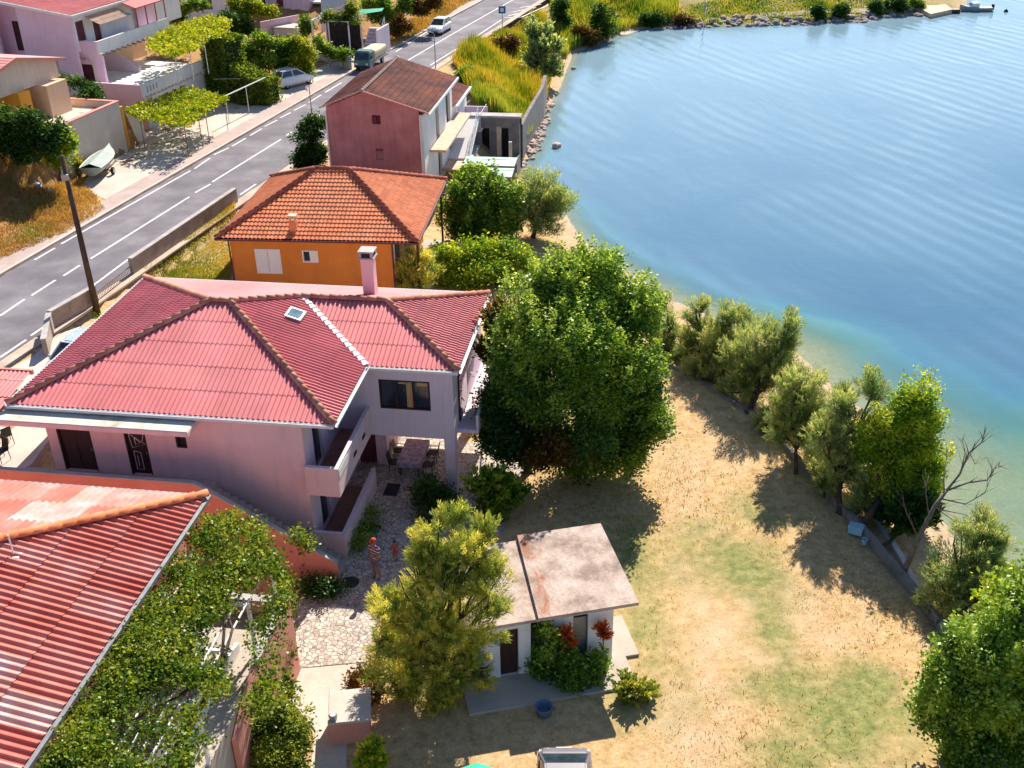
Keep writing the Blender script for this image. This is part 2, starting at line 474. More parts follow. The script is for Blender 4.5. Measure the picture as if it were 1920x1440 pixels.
def ridge_run(mb, a, b, r=0.13, seg=0.42, lift=0.03, n=6, seed=0):
    rnd = random.Random(seed)
    a, b = Vector(a), Vector(b); d = (b - a); L = d.length; d.normalize()
    side = d.cross(Vector((0, 0, 1))).normalized(); upv = side.cross(d).normalized()
    k = max(1, int(L / seg))
    for i in range(k):
        p0 = a + d * (L * i / k) - d * 0.03; p1 = a + d * (L * (i + 1) / k) + d * 0.02
        ring = []
        for p, rr, lf in ((p0, r * 1.18, lift + 0.02), (p1, r * 0.92, lift)):
            for q in range(n + 1):
                t = math.pi * q / n
                ring.append(p + side * math.cos(t) * rr + upv * (math.sin(t) * rr + lf - 0.03))
        m = n + 1
        f = [(q, q + 1, m + q + 1, m + q) for q in range(n)] + [tuple(range(m - 1, -1, -1))]
        mb.idx(ring, f, rnd.random())
    return mb
# ---------------------------------------------------------------- terrain
ZR = 2.6                 # road level; lawn 0, sea -0.7
ZS = -0.7
ROADL = [(-40.0, 8.0), (-36, 22), (-31, 37.5), (-27.04, 51.27), (-24.85, 59.02), (-21.77, 69.82), (-17.3, 85.2), (-9.8, 111.4), (0.82, 144.9), (14, 186), (34, 250)]
RF = Frame((-27.04, 51.27), 16.57)

def poly_dist(X, Y, pts, closed=False):
    pts = list(pts); best = np.full(X.shape, 1e9); sgn = np.zeros(X.shape)
    n = len(pts) if closed else len(pts) - 1
    for i in range(n):
        ax, ay = pts[i][0], pts[i][1]; bx, by = pts[(i + 1) % len(pts)][0], pts[(i + 1) % len(pts)][1]
        dx, dy = bx - ax, by - ay; L = dx * dx + dy * dy
        t = np.clip(((X - ax) * dx + (Y - ay) * dy) / L, 0, 1)
        ex, ey = X - ax - t * dx, Y - ay - t * dy; dd = np.hypot(ex, ey)
        m = dd < best; best = np.where(m, dd, best); sgn = np.where(m, np.sign(dy * (X - ax) - dx * (Y - ay)), sgn)
    return best, sgn

def inside(X, Y, pts):
    r = np.zeros(X.shape, bool)
    for i in range(len(pts)):
        x1, y1 = pts[i][0], pts[i][1]; x2, y2 = pts[i - 1][0], pts[i - 1][1]
        with np.errstate(divide='ignore', invalid='ignore'):
            c = ((y1 > Y) != (y2 > Y)) & (X < (x2 - x1) * (Y - y1) / (y2 - y1 + 1e-12) + x1)
        r ^= c
    return r

SHORE_PX = [(2090, 1440), (1990, 1280), (1920, 1185), (1860, 1100), (1800, 1020), (1740, 930), (1690, 850), (1640, 780), (1560, 720), (1500, 660), (1400, 618),
            (1260, 560), (1200, 520), (1130, 480), (1088, 440), (1060, 400), (985, 345), (965, 322), (1000, 285), (1012, 240), (1030, 200), (1050, 165), (1068, 120), (1075, 100), (1160, 66), (1190, 55),
            (1230, 52), (1400, 47), (1550, 40), (1700, 28), (1745, 24)]
SHORE = [tuple(P(x, y, ZS)[:2]) for x, y in SHORE_PX]
SHORE = [(24, 5), (22.5, 15)] + SHORE + [(62, 150), (70, 170), (75, 260)]
LANDPOLY = SHORE + [(-400, 260), (-400, 5)]

def terrain(X, Y):
    X = np.asarray(X, float); Y = np.asarray(Y, float)
    dd, sg = poly_dist(X, Y, ROADL); d = dd * sg
    s = (X - RF.o.x) * RF.e2.x + (Y - RF.o.y) * RF.e2.y
    ip = lambda tab: np.interp(d, [a for a, b in tab], [b for a, b in tab])
    Rt = [(-30, [(4.2, 2.6), (14.5, 2.75), (17, 2.6), (23.5, 0), (60, 0)]), (-3, [(4.2, 2.6), (9, 2.6), (15, 2.3), (22.0, 0), (60, 0)]),
          (6, [(4.1, 2.55), (4.5, 1.8), (8, 1.6), (14, 1.4), (20, .4), (60, 0)]), (17, [(4.1, 2.55), (4.5, 1.9), (8, 1.6), (14, 1.2), (20, .3), (60, 0)]),
          (24, [(4.2, 2.6), (7, 2.6), (12, 1.8), (15.5, .2), (60, 0)]), (35, [(4.2, 2.6), (7, 2.6), (13, 2.0), (17, .2), (60, 0)]), (38, [(4.2, 2.6), (30, 2.5), (60, 1.6)]), (80, [(4.2, 2.6), (12, 1.6), (60, .5)])]
    Lt = [(-60, [(-60, 9), (-20, 5.2), (-12, 4.5), (-9, 3.3), (-7, 2.75), (-4.2, 2.6)]), (15, [(-60, 9), (-20, 5.2), (-12, 4.5), (-9, 3.3), (-7, 2.75), (-4.2, 2.6)]), (18.5, [(-60, 9), (-20, 6.0), (-10.7, 5.9), (-10.3, 2.6), (-4.2, 2.6)]),
          (28.6, [(-60, 7), (-20, 6.0), (-10.7, 5.9), (-10.3, 2.6), (-4.2, 2.6)]), (29.3, [(-60, 6), (-26, 4.9), (-14.5, 4.8), (-13.5, 2.6), (-4.2, 2.6)]), (46, [(-60, 6), (-26, 4.9), (-14.5, 4.8), (-13.5, 2.6), (-4.2, 2.6)]), (52, [(-60, 5), (-26, 3.6), (-14, 3.0), (-8, 2.65), (-4.2, 2.6)]), (72, [(-60, 5), (-26, 3.6), (-14, 3.0), (-8, 2.65), (-4.2, 2.6)]), (82, [(-60, 11), (-14, 5.5), (-7, 3.2), (-5, 2.6), (-4.2, 2.6)])]
    def blend(tabs):
        ss = [t[0] for t in tabs]; Z = np.array([ip(t[1]) for t in tabs])
        k = np.clip(np.searchsorted(ss, s) - 1, 0, len(ss) - 2)
        a = np.clip((s - np.array(ss)[k]) / (np.array(ss)[k + 1] - np.array(ss)[k]), 0, 1)
        ii = np.arange(Z.shape[1]) if Z.ndim == 2 else None
        return Z[k, ii] * (1 - a) + Z[k + 1, ii] * a
    sh = X.shape; d = d.ravel(); s = s.ravel()
    z = np.where(d > 0, blend(Rt), blend(Lt))
    z = np.where(np.abs(d) < 4.2, 2.6, z).reshape(sh)
    ds, _ = poly_dist(X, Y, SHORE); ins = inside(X, Y, LANDPOLY)
    slope = np.interp(Y, [20, 46, 60, 70, 80, 84, 96, 105, 130], [.16, .13, .11, .2, .45, .9, .9, .35, .25])
    land = np.minimum(z, ZS - 0.02 + ds * slope)
    sea = ZS - 0.02 - np.minimum(ds * 0.13, 6)
    return np.where(ins, land, sea), np.where(ins, ds, -ds), np.where(ins, 1, 0)

def GP(px, py, z=3.5):
    for _ in range(12):
        p = P(px, py, z); z = .5 * z + .5 * hz(p.x, p.y)
    return P(px, py, z)

def hz(x, y):
    return float(terrain(np.array([x]), np.array([y]))[0][0])

gx = np.concatenate([np.arange(-300, -70, 12.0), np.arange(-70, -46, 2.0), np.arange(-46, 24, 0.45), np.arange(24, 74, 1.6), np.arange(74, 330, 16.0)])
gy = np.concatenate([np.arange(2, 14, 2.0), np.arange(14, 104, 0.45), np.arange(104, 152, 1.0), np.arange(152, 262, 8.0)])
GX, GY = np.meshgrid(gx, gy)
GZ, GD, _ = terrain(GX.ravel(), GY.ravel())
rngt = np.random.default_rng(5)
dR, sR = poly_dist(GX.ravel(), GY.ravel(), ROADL); dR = dR * sR
GZ = GZ + np.where((np.abs(dR) > 8) & (dR < 0), rngt.normal(0, 0.06, len(GZ)), rngt.normal(0, 0.008, len(GZ)))
GZ = np.where(np.abs(dR) < 4.6, GZ - 0.05, GZ)
# what the soil is made of: r = green grass, g = rusty dirt, b = sand
gxr, gyr = GX.ravel(), GY.ravel()
green = np.zeros(len(gxr)); dirt = np.zeros(len(gxr)); bare = np.zeros(len(gxr))
for (x, y, rx, ry, a) in [(1390, 1060, 100, 70, .9), (1300, 1010, 70, 60, .5), (1455, 1190, 45, 110, .8), (1500, 1290, 120, 60, .75), (1590, 1350, 150, 90, 1.0), (1620, 1290, 90, 60, .9), (1210, 1170, 60, 140, .7),
                       (1190, 1050, 50, 70, .8), (1280, 1280, 60, 70, .5), (1420, 960, 60, 40, .5), (1480, 1420, 90, 60, .9), (1250, 1050, 30, 60, .5), (1180, 1310, 60, 60, .6), (390, 505, 60, 25, .8), (1690, 1400, 60, 60, .6)]:
    c = P(x, y, 0); r1 = rx * depth(c) / FPX; r2 = abs(P(x, y - ry, 0).y - P(x, y + ry, 0).y) / 2
    green = np.maximum(green, a * np.exp(-(((gxr - c.x) / r1) ** 2 + ((gyr - c.y) / r2) ** 2) * 0.9))
for (x, y, rx, ry, a) in [(1330, 1200, 60, 60, .8), (1300, 1370, 60, 90, 1), (1280, 900, 50, 90, .7), (1300, 960, 50, 50, .5), (1480, 1130, 90, 40, .7), (1420, 1230, 50, 40, .6), (1300, 1100, 50, 90, .5), (1330, 1290, 50, 90, .8), (1350, 860, 60, 60, .5), (1560, 1180, 70, 40, .6)]:
    c = P(x, y, 0); r1 = rx * depth(c) / FPX; r2 = abs(P(x, y - ry, 0).y - P(x, y + ry, 0).y) / 2
    bare = np.maximum(bare, a * np.exp(-(((gxr - c.x) / r1) ** 2 + ((gyr - c.y) / r2) ** 2) * 0.9))
dirt = np.where((dR < -5.5), np.clip((-dR - 5.5) / 2.0, 0, 1), 0.0)
sR2 = (gxr - RF.o.x) * RF.e2.x + (gyr - RF.o.y) * RF.e2.y
field = np.where((dR > 4) & (sR2 > 37), 1.0, 0.0) + np.where((gyr > 128) & (dR > 0), 1.0, 0.0)
sand = np.clip(1 - (GD - 0.3) / 2.6, 0, 1) * (gyr < 78) + np.clip(1 - GD / 1.2, 0, 1) * (gyr >= 78)
sand = np.where(GD < 0, 1, sand)
# strip of bare orange earth between the low sea wall and the water
mg = pmat('ground', [(0.5, 0.4, 0.2)], 1)
nt = mg.node_tree; N, K = nt.nodes, nt.links; bs = N["Principled BSDF"]
tc = N.new("ShaderNodeTexCoord").outputs['Object']
za = N.new("ShaderNodeAttribute"); za.attribute_name = 'zone'
sep = N.new("ShaderNodeSeparateColor"); K.new(za.outputs['Color'], sep.inputs[0])
zb = N.new("ShaderNodeAttribute"); zb.attribute_name = 'bare'
n1 = noise(N, K, tc, 0.35, 8, 0.65); n2 = noise(N, K, tc, 2.4, 6, 0.7); n3 = noise(N, K, tc, 9, 6, 0.8); n4 = noise(N, K, tc, 0.9, 6, .7)
straw = ramp(N, [(0.38, 0.245, 0.115), (0.57, 0.38, 0.185), (0.68, 0.48, 0.27)], 0.32, 0.68); K.new(n2.outputs[0], straw.inputs[0])
grn = ramp(N, [(0.13, 0.155, 0.055), (0.25, 0.26, 0.09), (0.42, 0.37, 0.16)], 0.3, 0.7); K.new(n2.outputs[0], grn.inputs[0])
earth = ramp(N, [(0.58, 0.39, 0.23), (0.70, 0.50, 0.33)], 0.35, 0.65); K.new(n4.outputs[0], earth.inputs[0])
b0 = mathn(N, K, 'ADD', zb.outputs['Fac'], mathn(N, K, 'SUBTRACT', mathn(N, K, 'MULTIPLY', n4.outputs[0], 2.2), 1.1)); b0 = mathn(N, K, 'MULTIPLY', b0, 1.0, True)
c1 = mixc(N, K, b0, straw.outputs[0], earth.outputs[0])
g0 = mathn(N, K, 'ADD', sep.outputs[0], mathn(N, K, 'SUBTRACT', mathn(N, K, 'MULTIPLY', n1.outputs[0], 1.6), 0.95))
g0 = mathn(N, K, 'ADD', g0, mathn(N, K, 'SUBTRACT', mathn(N, K, 'MULTIPLY', n3.outputs[0], 1.2), 0.6))
g1 = mathn(N, K, 'MULTIPLY', mathn(N, K, 'ADD', g0, .02), 1.5, True)
c2 = mixc(N, K, g1, c1, grn.outputs[0])
rust = ramp(N, [(0.16, 0.08, 0.04), (0.44, 0.24, 0.11), (0.30, 0.26, 0.09)], 0.3, 0.7); K.new(n4.outputs[0], rust.inputs[0])
c3 = mixc(N, K, sep.outputs[1], c2, rust.outputs[0])
sandr = ramp(N, [(0.42, 0.30, 0.19), (0.58, 0.45, 0.32)], 0.3, 0.7); K.new(n2.outputs[0], sandr.inputs[0])
c4 = mixc(N, K, sep.outputs[2], c3, sandr.outputs[0])
fin = ramp(N, [(0.70,) * 3, (1.18,) * 3], 0.32, 0.68); K.new(n3.outputs[0], fin.inputs[0])
c5 = mixc(N, K, 1.0, c4, fin.outputs[0], 'MULTIPLY')
K.new(c5, bs.inputs['Base Color']); bs.inputs['Roughness'].default_value = 0.95; bs.inputs['Specular IOR Level'].default_value = 0.1
bmp = N.new("ShaderNodeBump"); bmp.inputs['Strength'].default_value = 0.5; bmp.inputs['Distance'].default_value = 0.06
K.new(n3.outputs[0], bmp.inputs['Height']); K.new(bmp.outputs[0], bs.inputs['Normal'])

def grid_object(name, X, Y, Z, mat, keep=None, attrs=()):
    ny, nx = X.shape
    idx = np.arange(ny * nx).reshape(ny, nx)
    q = np.stack([idx[:-1, :-1], idx[:-1, 1:], idx[1:, 1:], idx[1:, :-1]], -1).reshape(-1, 4)
    if keep is not None: q = q[keep(q)]
    me = bpy.data.meshes.new(name)
    co = np.stack([X.ravel(), Y.ravel(), Z.ravel()], -1).astype(np.float32)
    me.vertices.add(len(co)); me.vertices.foreach_set('co', co.reshape(-1))
    me.loops.add(q.size); me.loops.foreach_set('vertex_index', q.reshape(-1).astype(np.int32))
    me.polygons.add(len(q)); me.polygons.foreach_set('loop_start', np.arange(0, q.size, 4, dtype=np.int32))
    try: me.polygons.foreach_set('loop_total', np.full(len(q), 4, dtype=np.int32))
    except Exception: pass
    me.polygons.foreach_set('use_smooth', np.ones(len(q), bool))
    for an, kind, val in attrs:
        a = me.attributes.new(an, kind, 'POINT')
        a.data.foreach_set('color' if kind == 'FLOAT_COLOR' else 'value', np.asarray(val, np.float32).reshape(-1))
    me.materials.append(mat); me.update(calc_edges=True)
    o = bpy.data.objects.new(name, me); COL.objects.link(o); return o
zone = np.stack([np.clip(green + field * 0.25, 0, 1), np.clip(dirt, 0, 1), np.clip(sand, 0, 1), np.ones(len(gxr))], -1)
g = grid_object('ground', GX, GY, GZ, mg, None, [('zone', 'FLOAT_COLOR', zone), ('bare', 'FLOAT', bare)])
tag(g, 'dry straw coloured lawn and earth between the houses and the sea', 'ground', kind='structure')

# ---------------------------------------------------------------- sea
wx = np.concatenate([np.arange(-20, 40, 1.0), np.arange(40, 100, 3.0), np.arange(100, 400, 20), np.arange(400, 1500, 150)])
wy = np.concatenate([np.arange(2, 110, 1.0), np.arange(110, 160, 2.0), np.arange(160, 500, 20), np.arange(500, 1600, 150)])
WX, WY = np.meshgrid(wx, wy)
ds, _ = poly_dist(WX.ravel(), WY.ravel(), SHORE); dins = inside(WX.ravel(), WY.ravel(), LANDPOLY); wd_ = np.where(dins, -ds, ds)
mw_, nt, N, K, bs = new_mat('sea_water')
tc = N.new("ShaderNodeTexCoord").outputs['Object']
at = N.new("ShaderNodeAttribute"); at.attribute_name = 'offshore'
na = noise(N, K, tc, 0.045, 4, 0.55, dist=0.6); nb = noise(N, K, tc, 0.16, 5, 0.6, dist=0.5)
w = mathn(N, K, 'ADD', at.outputs['Fac'], mathn(N, K, 'MULTIPLY', mathn(N, K, 'SUBTRACT', na.outputs[0], 0.5), 16.0))
w = mathn(N, K, 'ADD', w, mathn(N, K, 'MULTIPLY', mathn(N, K, 'SUBTRACT', nb.outputs[0], 0.5), 7.0))
w01 = mathn(N, K, 'DIVIDE', w, 26.0, True)
cr = ramp(N, [(0.19, 0.34, 0.22), (0.10, 0.28, 0.27), (0.04, 0.165, 0.25), (0.03, 0.115, 0.21), (0.03, 0.12, 0.215)], 0.0, 1.0)
for e_, p_ in zip(cr.color_ramp.elements, (0.0, 0.14, 0.3, 0.5, 1.0)): e_.position = p_
K.new(w01, cr.inputs[0])
pa = N.new("ShaderNodeAttribute"); pa.attribute_name = 'far_sky_pale'
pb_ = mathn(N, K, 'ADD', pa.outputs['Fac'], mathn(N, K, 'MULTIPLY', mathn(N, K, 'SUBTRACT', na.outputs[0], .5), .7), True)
K.new(mixc(N, K, pb_, cr.outputs[0], (0.22, 0.345, 0.43)), bs.inputs['Base Color'])  # pale sky reflection on the distant water, painted into the base colour
bs.inputs['Roughness'].default_value = 0.05; bs.inputs['IOR'].default_value = 1.33; bs.inputs['Specular IOR Level'].default_value = 0.5
# small wind ripples and long low swell
mp = N.new("ShaderNodeMapping"); mp.inputs['Rotation'].default_value = (0, 0, math.radians(38)); mp.inputs['Scale'].default_value = (0.30, 0.10, 1); K.new(tc, mp.inputs[0])
sw = noise(N, K, mp.outputs[0], 1.0, 3, 0.5, dist=0.5)
rp = noise(N, K, tc, 1.7, 4, 0.6, (0.45, 1.5, 1.0)); rp2 = noise(N, K, tc, 5.5, 3, 0.6, (0.6, 1.4, 1))
mpw = N.new("ShaderNodeMapping"); mpw.inputs['Rotation'].default_value = (0, 0, math.radians(-22)); K.new(tc, mpw.inputs[0])
wvt = N.new("ShaderNodeTexWave"); wvt.wave_type = 'BANDS'; wvt.bands_direction = 'X'; wvt.inputs['Scale'].default_value = 0.16; wvt.inputs['Distortion'].default_value = 5.0; wvt.inputs['Detail'].default_value = 2.0; wvt.inputs['Detail Scale'].default_value = 0.35; K.new(mpw.outputs[0], wvt.inputs['Vector'])
wmk = ramp(N, [(0, 0, 0), (1, 1, 1)], 0.42, 0.62); K.new(na.outputs[0], wmk.inputs[0])
band = mathn(N, K, 'MULTIPLY', mathn(N, K, 'MULTIPLY', wvt.outputs['Fac'], wmk.outputs[0]), 0.045)
hgt_ = mathn(N, K, 'ADD', band, mathn(N, K, 'ADD', mathn(N, K, 'MULTIPLY', sw.outputs[0], 0.11), mathn(N, K, 'ADD', mathn(N, K, 'MULTIPLY', rp.outputs[0], 0.014), mathn(N, K, 'MULTIPLY', rp2.outputs[0], 0.004))))
bm = N.new("ShaderNodeBump"); bm.inputs['Strength'].default_value = 1.0; bm.inputs['Distance'].default_value = 1.0; K.new(hgt_, bm.inputs['Height']); K.new(bm.outputs[0], bs.inputs['Normal'])
tr = N.new("ShaderNodeBsdfTransparent"); tr.inputs[0].default_value = (0.82, 0.93, 0.92, 1)
ms = N.new("ShaderNodeMixShader")
f0 = mathn(N, K, 'DIVIDE', mathn(N, K, 'ADD', at.outputs['Fac'], mathn(N, K, 'MULTIPLY', mathn(N, K, 'SUBTRACT', nb.outputs[0], .5), 4.0)), 7.0, True)
f1 = mathn(N, K, 'ADD', mathn(N, K, 'MULTIPLY', f0, 0.74), 0.24, True)
K.new(f1, ms.inputs[0]); K.new(tr.outputs[0], ms.inputs[1]); K.new(bs.outputs[0], ms.inputs[2]); K.new(ms.outputs[0], N["Material Output"].inputs[0])
keepw = lambda q: (wd_[q] > -3.0).any(1)
sea = grid_object('sea', WX, WY, np.full(WX.shape, ZS), mw_, keepw, [('offshore', 'FLOAT', np.clip(wd_ * np.interp(WY.ravel(), [28, 44, 54, 66, 90], [.42, .62, 1.5, 3.0, 4.5]), 0, 60)), ('far_sky_pale', 'FLOAT', np.clip((WY.ravel() - .12 * WX.ravel() - 36) / 80.0, 0, 1))])
tag(sea, 'calm blue bay, green in the shallows and pale far out', 'sea', kind='structure')

# ---------------------------------------------------------------- road
def along(d0, d1, z0, z1=None, pts=ROADL, step=3.0):
    """strip beside the road centre line between lateral offsets d0 and d1"""
    P2 = []
    for i in range(len(pts) - 1):
        a, b = Vector(pts[i] + (0,)), Vector(pts[i + 1] + (0,)); n = max(1, int((b - a).length / step))
        for k in range(n): P2.append(a.lerp(b, k / n))
    P2.append(Vector(pts[-1] + (0,)))
    for _ in range(3):
        P2 = [P2[0]] + [(P2[i - 1] + P2[i] * 2 + P2[i + 1]) / 4 for i in range(1, len(P2) - 1)] + [P2[-1]]
    out = []
    for i, p in enumerate(P2):
        t = (P2[min(i + 1, len(P2) - 1)] - P2[max(i - 1, 0)]).normalized(); r = Vector((t.y, -t.x, 0))
        out.append((p + r * d0, p + r * d1))
    return out
def strip(name, d0, d1, z, mat, parent=None, thick=0.0):
    mb = MB(); S = along(d0, d1, z)
    for (a, b), (c, d) in zip(S[:-1], S[1:]):
        up_ = lambda p, zz: (p.x, p.y, zz)
        mb.face([up_(a, z), up_(b, z), up_(d, z), up_(c, z)])
        if thick:
            mb.face([up_(b, z), up_(b, z - thick), up_(d, z - thick), up_(d, z)]); mb.face([up_(a, z - thick), up_(a, z), up_(c, z), up_(c, z - thick)])
    return mb.build(name, mat, parent)
MT['asphalt'] = pmat('asphalt', [(0.14, 0.125, 0.145), (0.18, 0.165, 0.185), (0.25, 0.23, 0.255)], 0.35, 0.9, 0.2, 40, fine=0.14, lo=.35, hi=.65, detail=9)
MT['paint_white'] = pmat('paint_white', [(0.40, 0.38, 0.39), (0.80, 0.78, 0.78)], 5, 0.8, fine=0.15, lo=.3, hi=.5)
MT['pavement'] = pmat('pavement', [(0.40, 0.30, 0.27), (0.52, 0.41, 0.37)], 0.8, 0.9, 0.2, 20)
MT['shoulder'] = pmat('shoulder', [(0.42, 0.33, 0.25), (0.60, 0.49, 0.40)], 0.7, 0.95, 0.4, 15)
MT['concrete'] = pmat('concrete', [(0.40, 0.34, 0.29), (0.56, 0.49, 0.42)], 0.5, 0.9, 0.2, 18)
MT['concrete_pale'] = pmat('concrete_pale', [(0.50, 0.42, 0.36), (0.68, 0.59, 0.52)], 0.45, 0.9, 0.2, 14)
road = strip('road', -3.45, 3.45, ZR, MT['asphalt'])
tag(road, 'two lane grey asphalt road with white markings', 'road', kind='structure')
def mark(mb, a, b, w=0.15, z=ZR + 0.004):
    a, b = P(a[0], a[1], z), P(b[0], b[1], z); d = (b - a).normalized(); r = Vector((d.y, -d.x, 0)) * w / 2
    n = max(1, int((b - a).length / 3)) if False else 1
    mb.face([a - r, a + r, b + r, b - r])
mb = MB()
for a, b in [((0, 592), (46, 561)), ((59, 554), (104, 525)), ((119, 517), (150, 497)), ((170, 485), (355, 369)), ((366, 361), (395, 345)), ((398, 341), (527, 261)), ((537, 254), (547, 247)),
             ((560, 240), (600, 215)), ((620, 203), (690, 160)), ((700, 153), (770, 110)), ((770, 110), (860, 57)), ((860, 57), (968, -4)), ((-60, 632), (-15, 601))]:
    mark(mb, a, b)
S = along(-3.05, -2.90, 0); R_ = along(2.95, 3.10, 0)
mbl = mb
for a, b in [((115, 457), (357, 320)), ((65, 487), (103, 465)), ((401, 290), (429, 277)), ((435, 274), (461, 259)), ((469, 254), (491, 241)), ((496, 237), (520, 225)), ((525, 221), (545, 211)), ((551, 207), (573, 196)), ((579, 192), (602, 178)), ((610, 173), (640, 155)),
             ((742, 97), (880, 8)), ((880, 8), (900, -3)), ((0, 670), (49, 637)), ((58, 629), (92, 606)), ((172, 537), (242, 485)), ((450, 365), (480, 345)), ((540, 318), (580, 295)), ((807, 122), (875, 80)), ((875, 80), (940, 37)), ((365, 316), (394, 296))]:
    mark(mb, a, b, 0.14)
for a, b in [((952, 30), (985, 22)), ((962, 22), (1005, 14)), ((975, 14), (1015, 8)), ((945, 33), (978, 32)), ((978, 32), (1028, 9))]: mark(mb, a, b, 0.2)
mb.build('road_marking', MT['paint_white'], road)
pv = strip('pavement', -5.2, -3.75, ZR + 0.10, MT['pavement'], None, 0.14); tag(pv, 'pinkish pavement on the far side of the road', 'pavement', kind='structure')
kb = strip('kerb', -3.75, -3.55, ZR + 0.12, MT['concrete_pale'], None, 0.16); tag(kb, 'pale concrete kerb along the road', 'kerb', kind='structure')
sh = strip('road_shoulder', 3.5, 4.25, ZR + 0.01, MT['shoulder'], None, 0.1); tag(sh, 'pale gravel shoulder on the sea side of the road', 'shoulder', kind='structure')

def flat(name, pxs, z, mat, label, cat='paving', thick=0.06, inset=None):
    poly = [P(x, y, z) for x, y in pxs]
    ar = sum(poly[i].x * poly[(i + 1) % len(poly)].y - poly[(i + 1) % len(poly)].x * poly[i].y for i in range(len(poly)))
    if ar < 0: poly = poly[::-1]
    mb = MB(); mb.prism([(p.x, p.y) for p in poly], z - thick, z)
    o = mb.build(name, mat); tag(o, label, cat, kind='structure'); return o
dv = flat('driveway', [(150, 352), (175, 318), (243, 283), (270, 250), (330, 215), (392, 172), (440, 195), (470, 200), (510, 178), (590, 130), (640, 110), (700, 90), (735, 92), (640, 140), (560, 182), (480, 225), (400, 272), (290, 330), (200, 375)], ZR + 0.05, MT['concrete_pale'], 'sunlit concrete forecourt in front of the houses across the road', 'driveway', 0.12)

# crazy paving
mc, nt, N, K, bs = new_mat('crazy_paving')
tc = N.new("ShaderNodeTexCoord").outputs['Object']
v1 = N.new("ShaderNodeTexVoronoi"); v1.feature = 'DISTANCE_TO_EDGE'; v1.inputs['Scale'].default_value = 5.5; K.new(tc, v1.inputs['Vector'])
v2 = N.new("ShaderNodeTexVoronoi"); v2.inputs['Scale'].default_value = 5.5; K.new(tc, v2.inputs['Vector'])
sepc = N.new("ShaderNodeSeparateColor"); K.new(v2.outputs['Color'], sepc.inputs[0])
st = ramp(N, [(0.38, 0.31, 0.26), (0.55, 0.47, 0.40), (0.64, 0.56, 0.48)], 0, 1); K.new(sepc.outputs[0], st.inputs[0])
jt = ramp(N, [(1, 1, 1), (0, 0, 0)], 0.02, 0.09); K.new(v1.outputs['Distance'], jt.inputs[0])
cc = mixc(N, K, jt.outputs[0], st.outputs[0], (0.20, 0.16, 0.14))
nn = noise(N, K, tc, 9, 5, .7); rr = ramp(N, [(.8,) * 3, (1.15,) * 3], .3, .7); K.new(nn.outputs[0], rr.inputs[0])
cc = mixc(N, K, 1.0, cc, rr.outputs[0], 'MULTIPLY'); K.new(cc, bs.inputs['Base Color']); bs.inputs['Roughness'].default_value = .85
bm = N.new("ShaderNodeBump"); bm.inputs['Strength'].default_value = .4; bm.inputs['Distance'].default_value = .03; bm.invert = True; K.new(jt.outputs[0], bm.inputs['Height']); K.new(bm.outputs[0], bs.inputs['Normal'])
MT['crazy'] = mc
flat('courtyard_paving', [(560, 1252), (548, 1120), (600, 1090), (640, 1092), (655, 1030), (690, 930), (830, 940), (840, 1010), (780, 1060), (740, 1110), (700, 1180), (690, 1240)], 0.05, mc, 'crazy stone paving in the courtyard beside the pink house')
flat('concrete_path', [(535, 1300), (560, 1254), (690, 1242), (672, 1290), (650, 1345), (650, 1450), (580, 1450), (592, 1370)], 0.045, MT['concrete_pale'], 'pale concrete path leading down to the masonry box', 'path')
# ---------------------------------------------------------------- building materials
MT['pink_wall'] = pmat('pink_wall', [(0.76, 0.53, 0.55), (0.85, 0.62, 0.63)], 0.7, 0.9, 0.15, 35, streak=0.3, fine=0.06, streak_col=(.5, .36, .4))
MT['lilac_wall'] = pmat('lilac_wall', [(0.68, 0.56, 0.64), (0.78, 0.64, 0.71)], 0.6, 0.9, 0.15, 35, streak=0.28, fine=0.05)
MT['salmon_wall'] = pmat('salmon_wall', [(0.62, 0.25, 0.19), (0.74, 0.33, 0.26)], 0.8, 0.9, 0.2, 30, streak=0.25, fine=0.06)
MT['white_wall'] = pmat('white_wall', [(0.76, 0.74, 0.73), (0.88, 0.86, 0.85)], 0.8, 0.85, 0.1, 30, streak=0.18, fine=0.05)
MT['orange_wall'] = pmat('orange_wall', [(0.62, 0.20, 0.035), (0.72, 0.26, 0.05)], 0.7, 0.9, 0.12, 35, streak=0.15, fine=0.05, streak_col=(0.3, 0.12, 0.04))
MT['red_wall'] = pmat('red_wall', [(0.42, 0.17, 0.17), (0.60, 0.29, 0.28)], 0.6, 0.95, 0.3, 22, streak=0.45, fine=0.1, streak_col=(0.24, 0.12, 0.13))
MT['purple_wall'] = pmat('purple_wall', [(0.76, 0.52, 0.64), (0.86, 0.62, 0.73)], 0.5, 0.9, 0.1, 30, streak=0.2, fine=0.05)
MT['cream_wall'] = pmat('cream_wall', [(0.60, 0.50, 0.40), (0.74, 0.64, 0.53)], 0.4, 0.95, 0.2, 20, streak=0.3, fine=0.07)
MT['peach_wall'] = pmat('peach_wall', [(0.74, 0.48, 0.30), (0.82, 0.58, 0.40)], 0.6, 0.9, 0.1, 25, streak=0.15)
MT['amber_wall'] = pmat('amber_wall', [(0.78, 0.33, 0.03), (0.86, 0.42, 0.06)], 0.6, 0.9, 0.1, 25, streak=0.1)
MT['old_wall'] = pmat('old_wall', [(0.15, 0.13, 0.125), (0.30, 0.26, 0.24)], 1.2, 0.95, 0.5, 18, streak=0.5, fine=0.15)
MT['block_wall'] = pmat('block_wall', [(0.26, 0.21, 0.18), (0.42, 0.35, 0.30)], 1.5, 0.95, 0.6, 14, streak=0.4, fine=0.18)
MT['coping'] = pmat('coping', [(0.36, 0.33, 0.32), (0.52, 0.48, 0.46)], 1.2, 0.9, 0.2, 25)
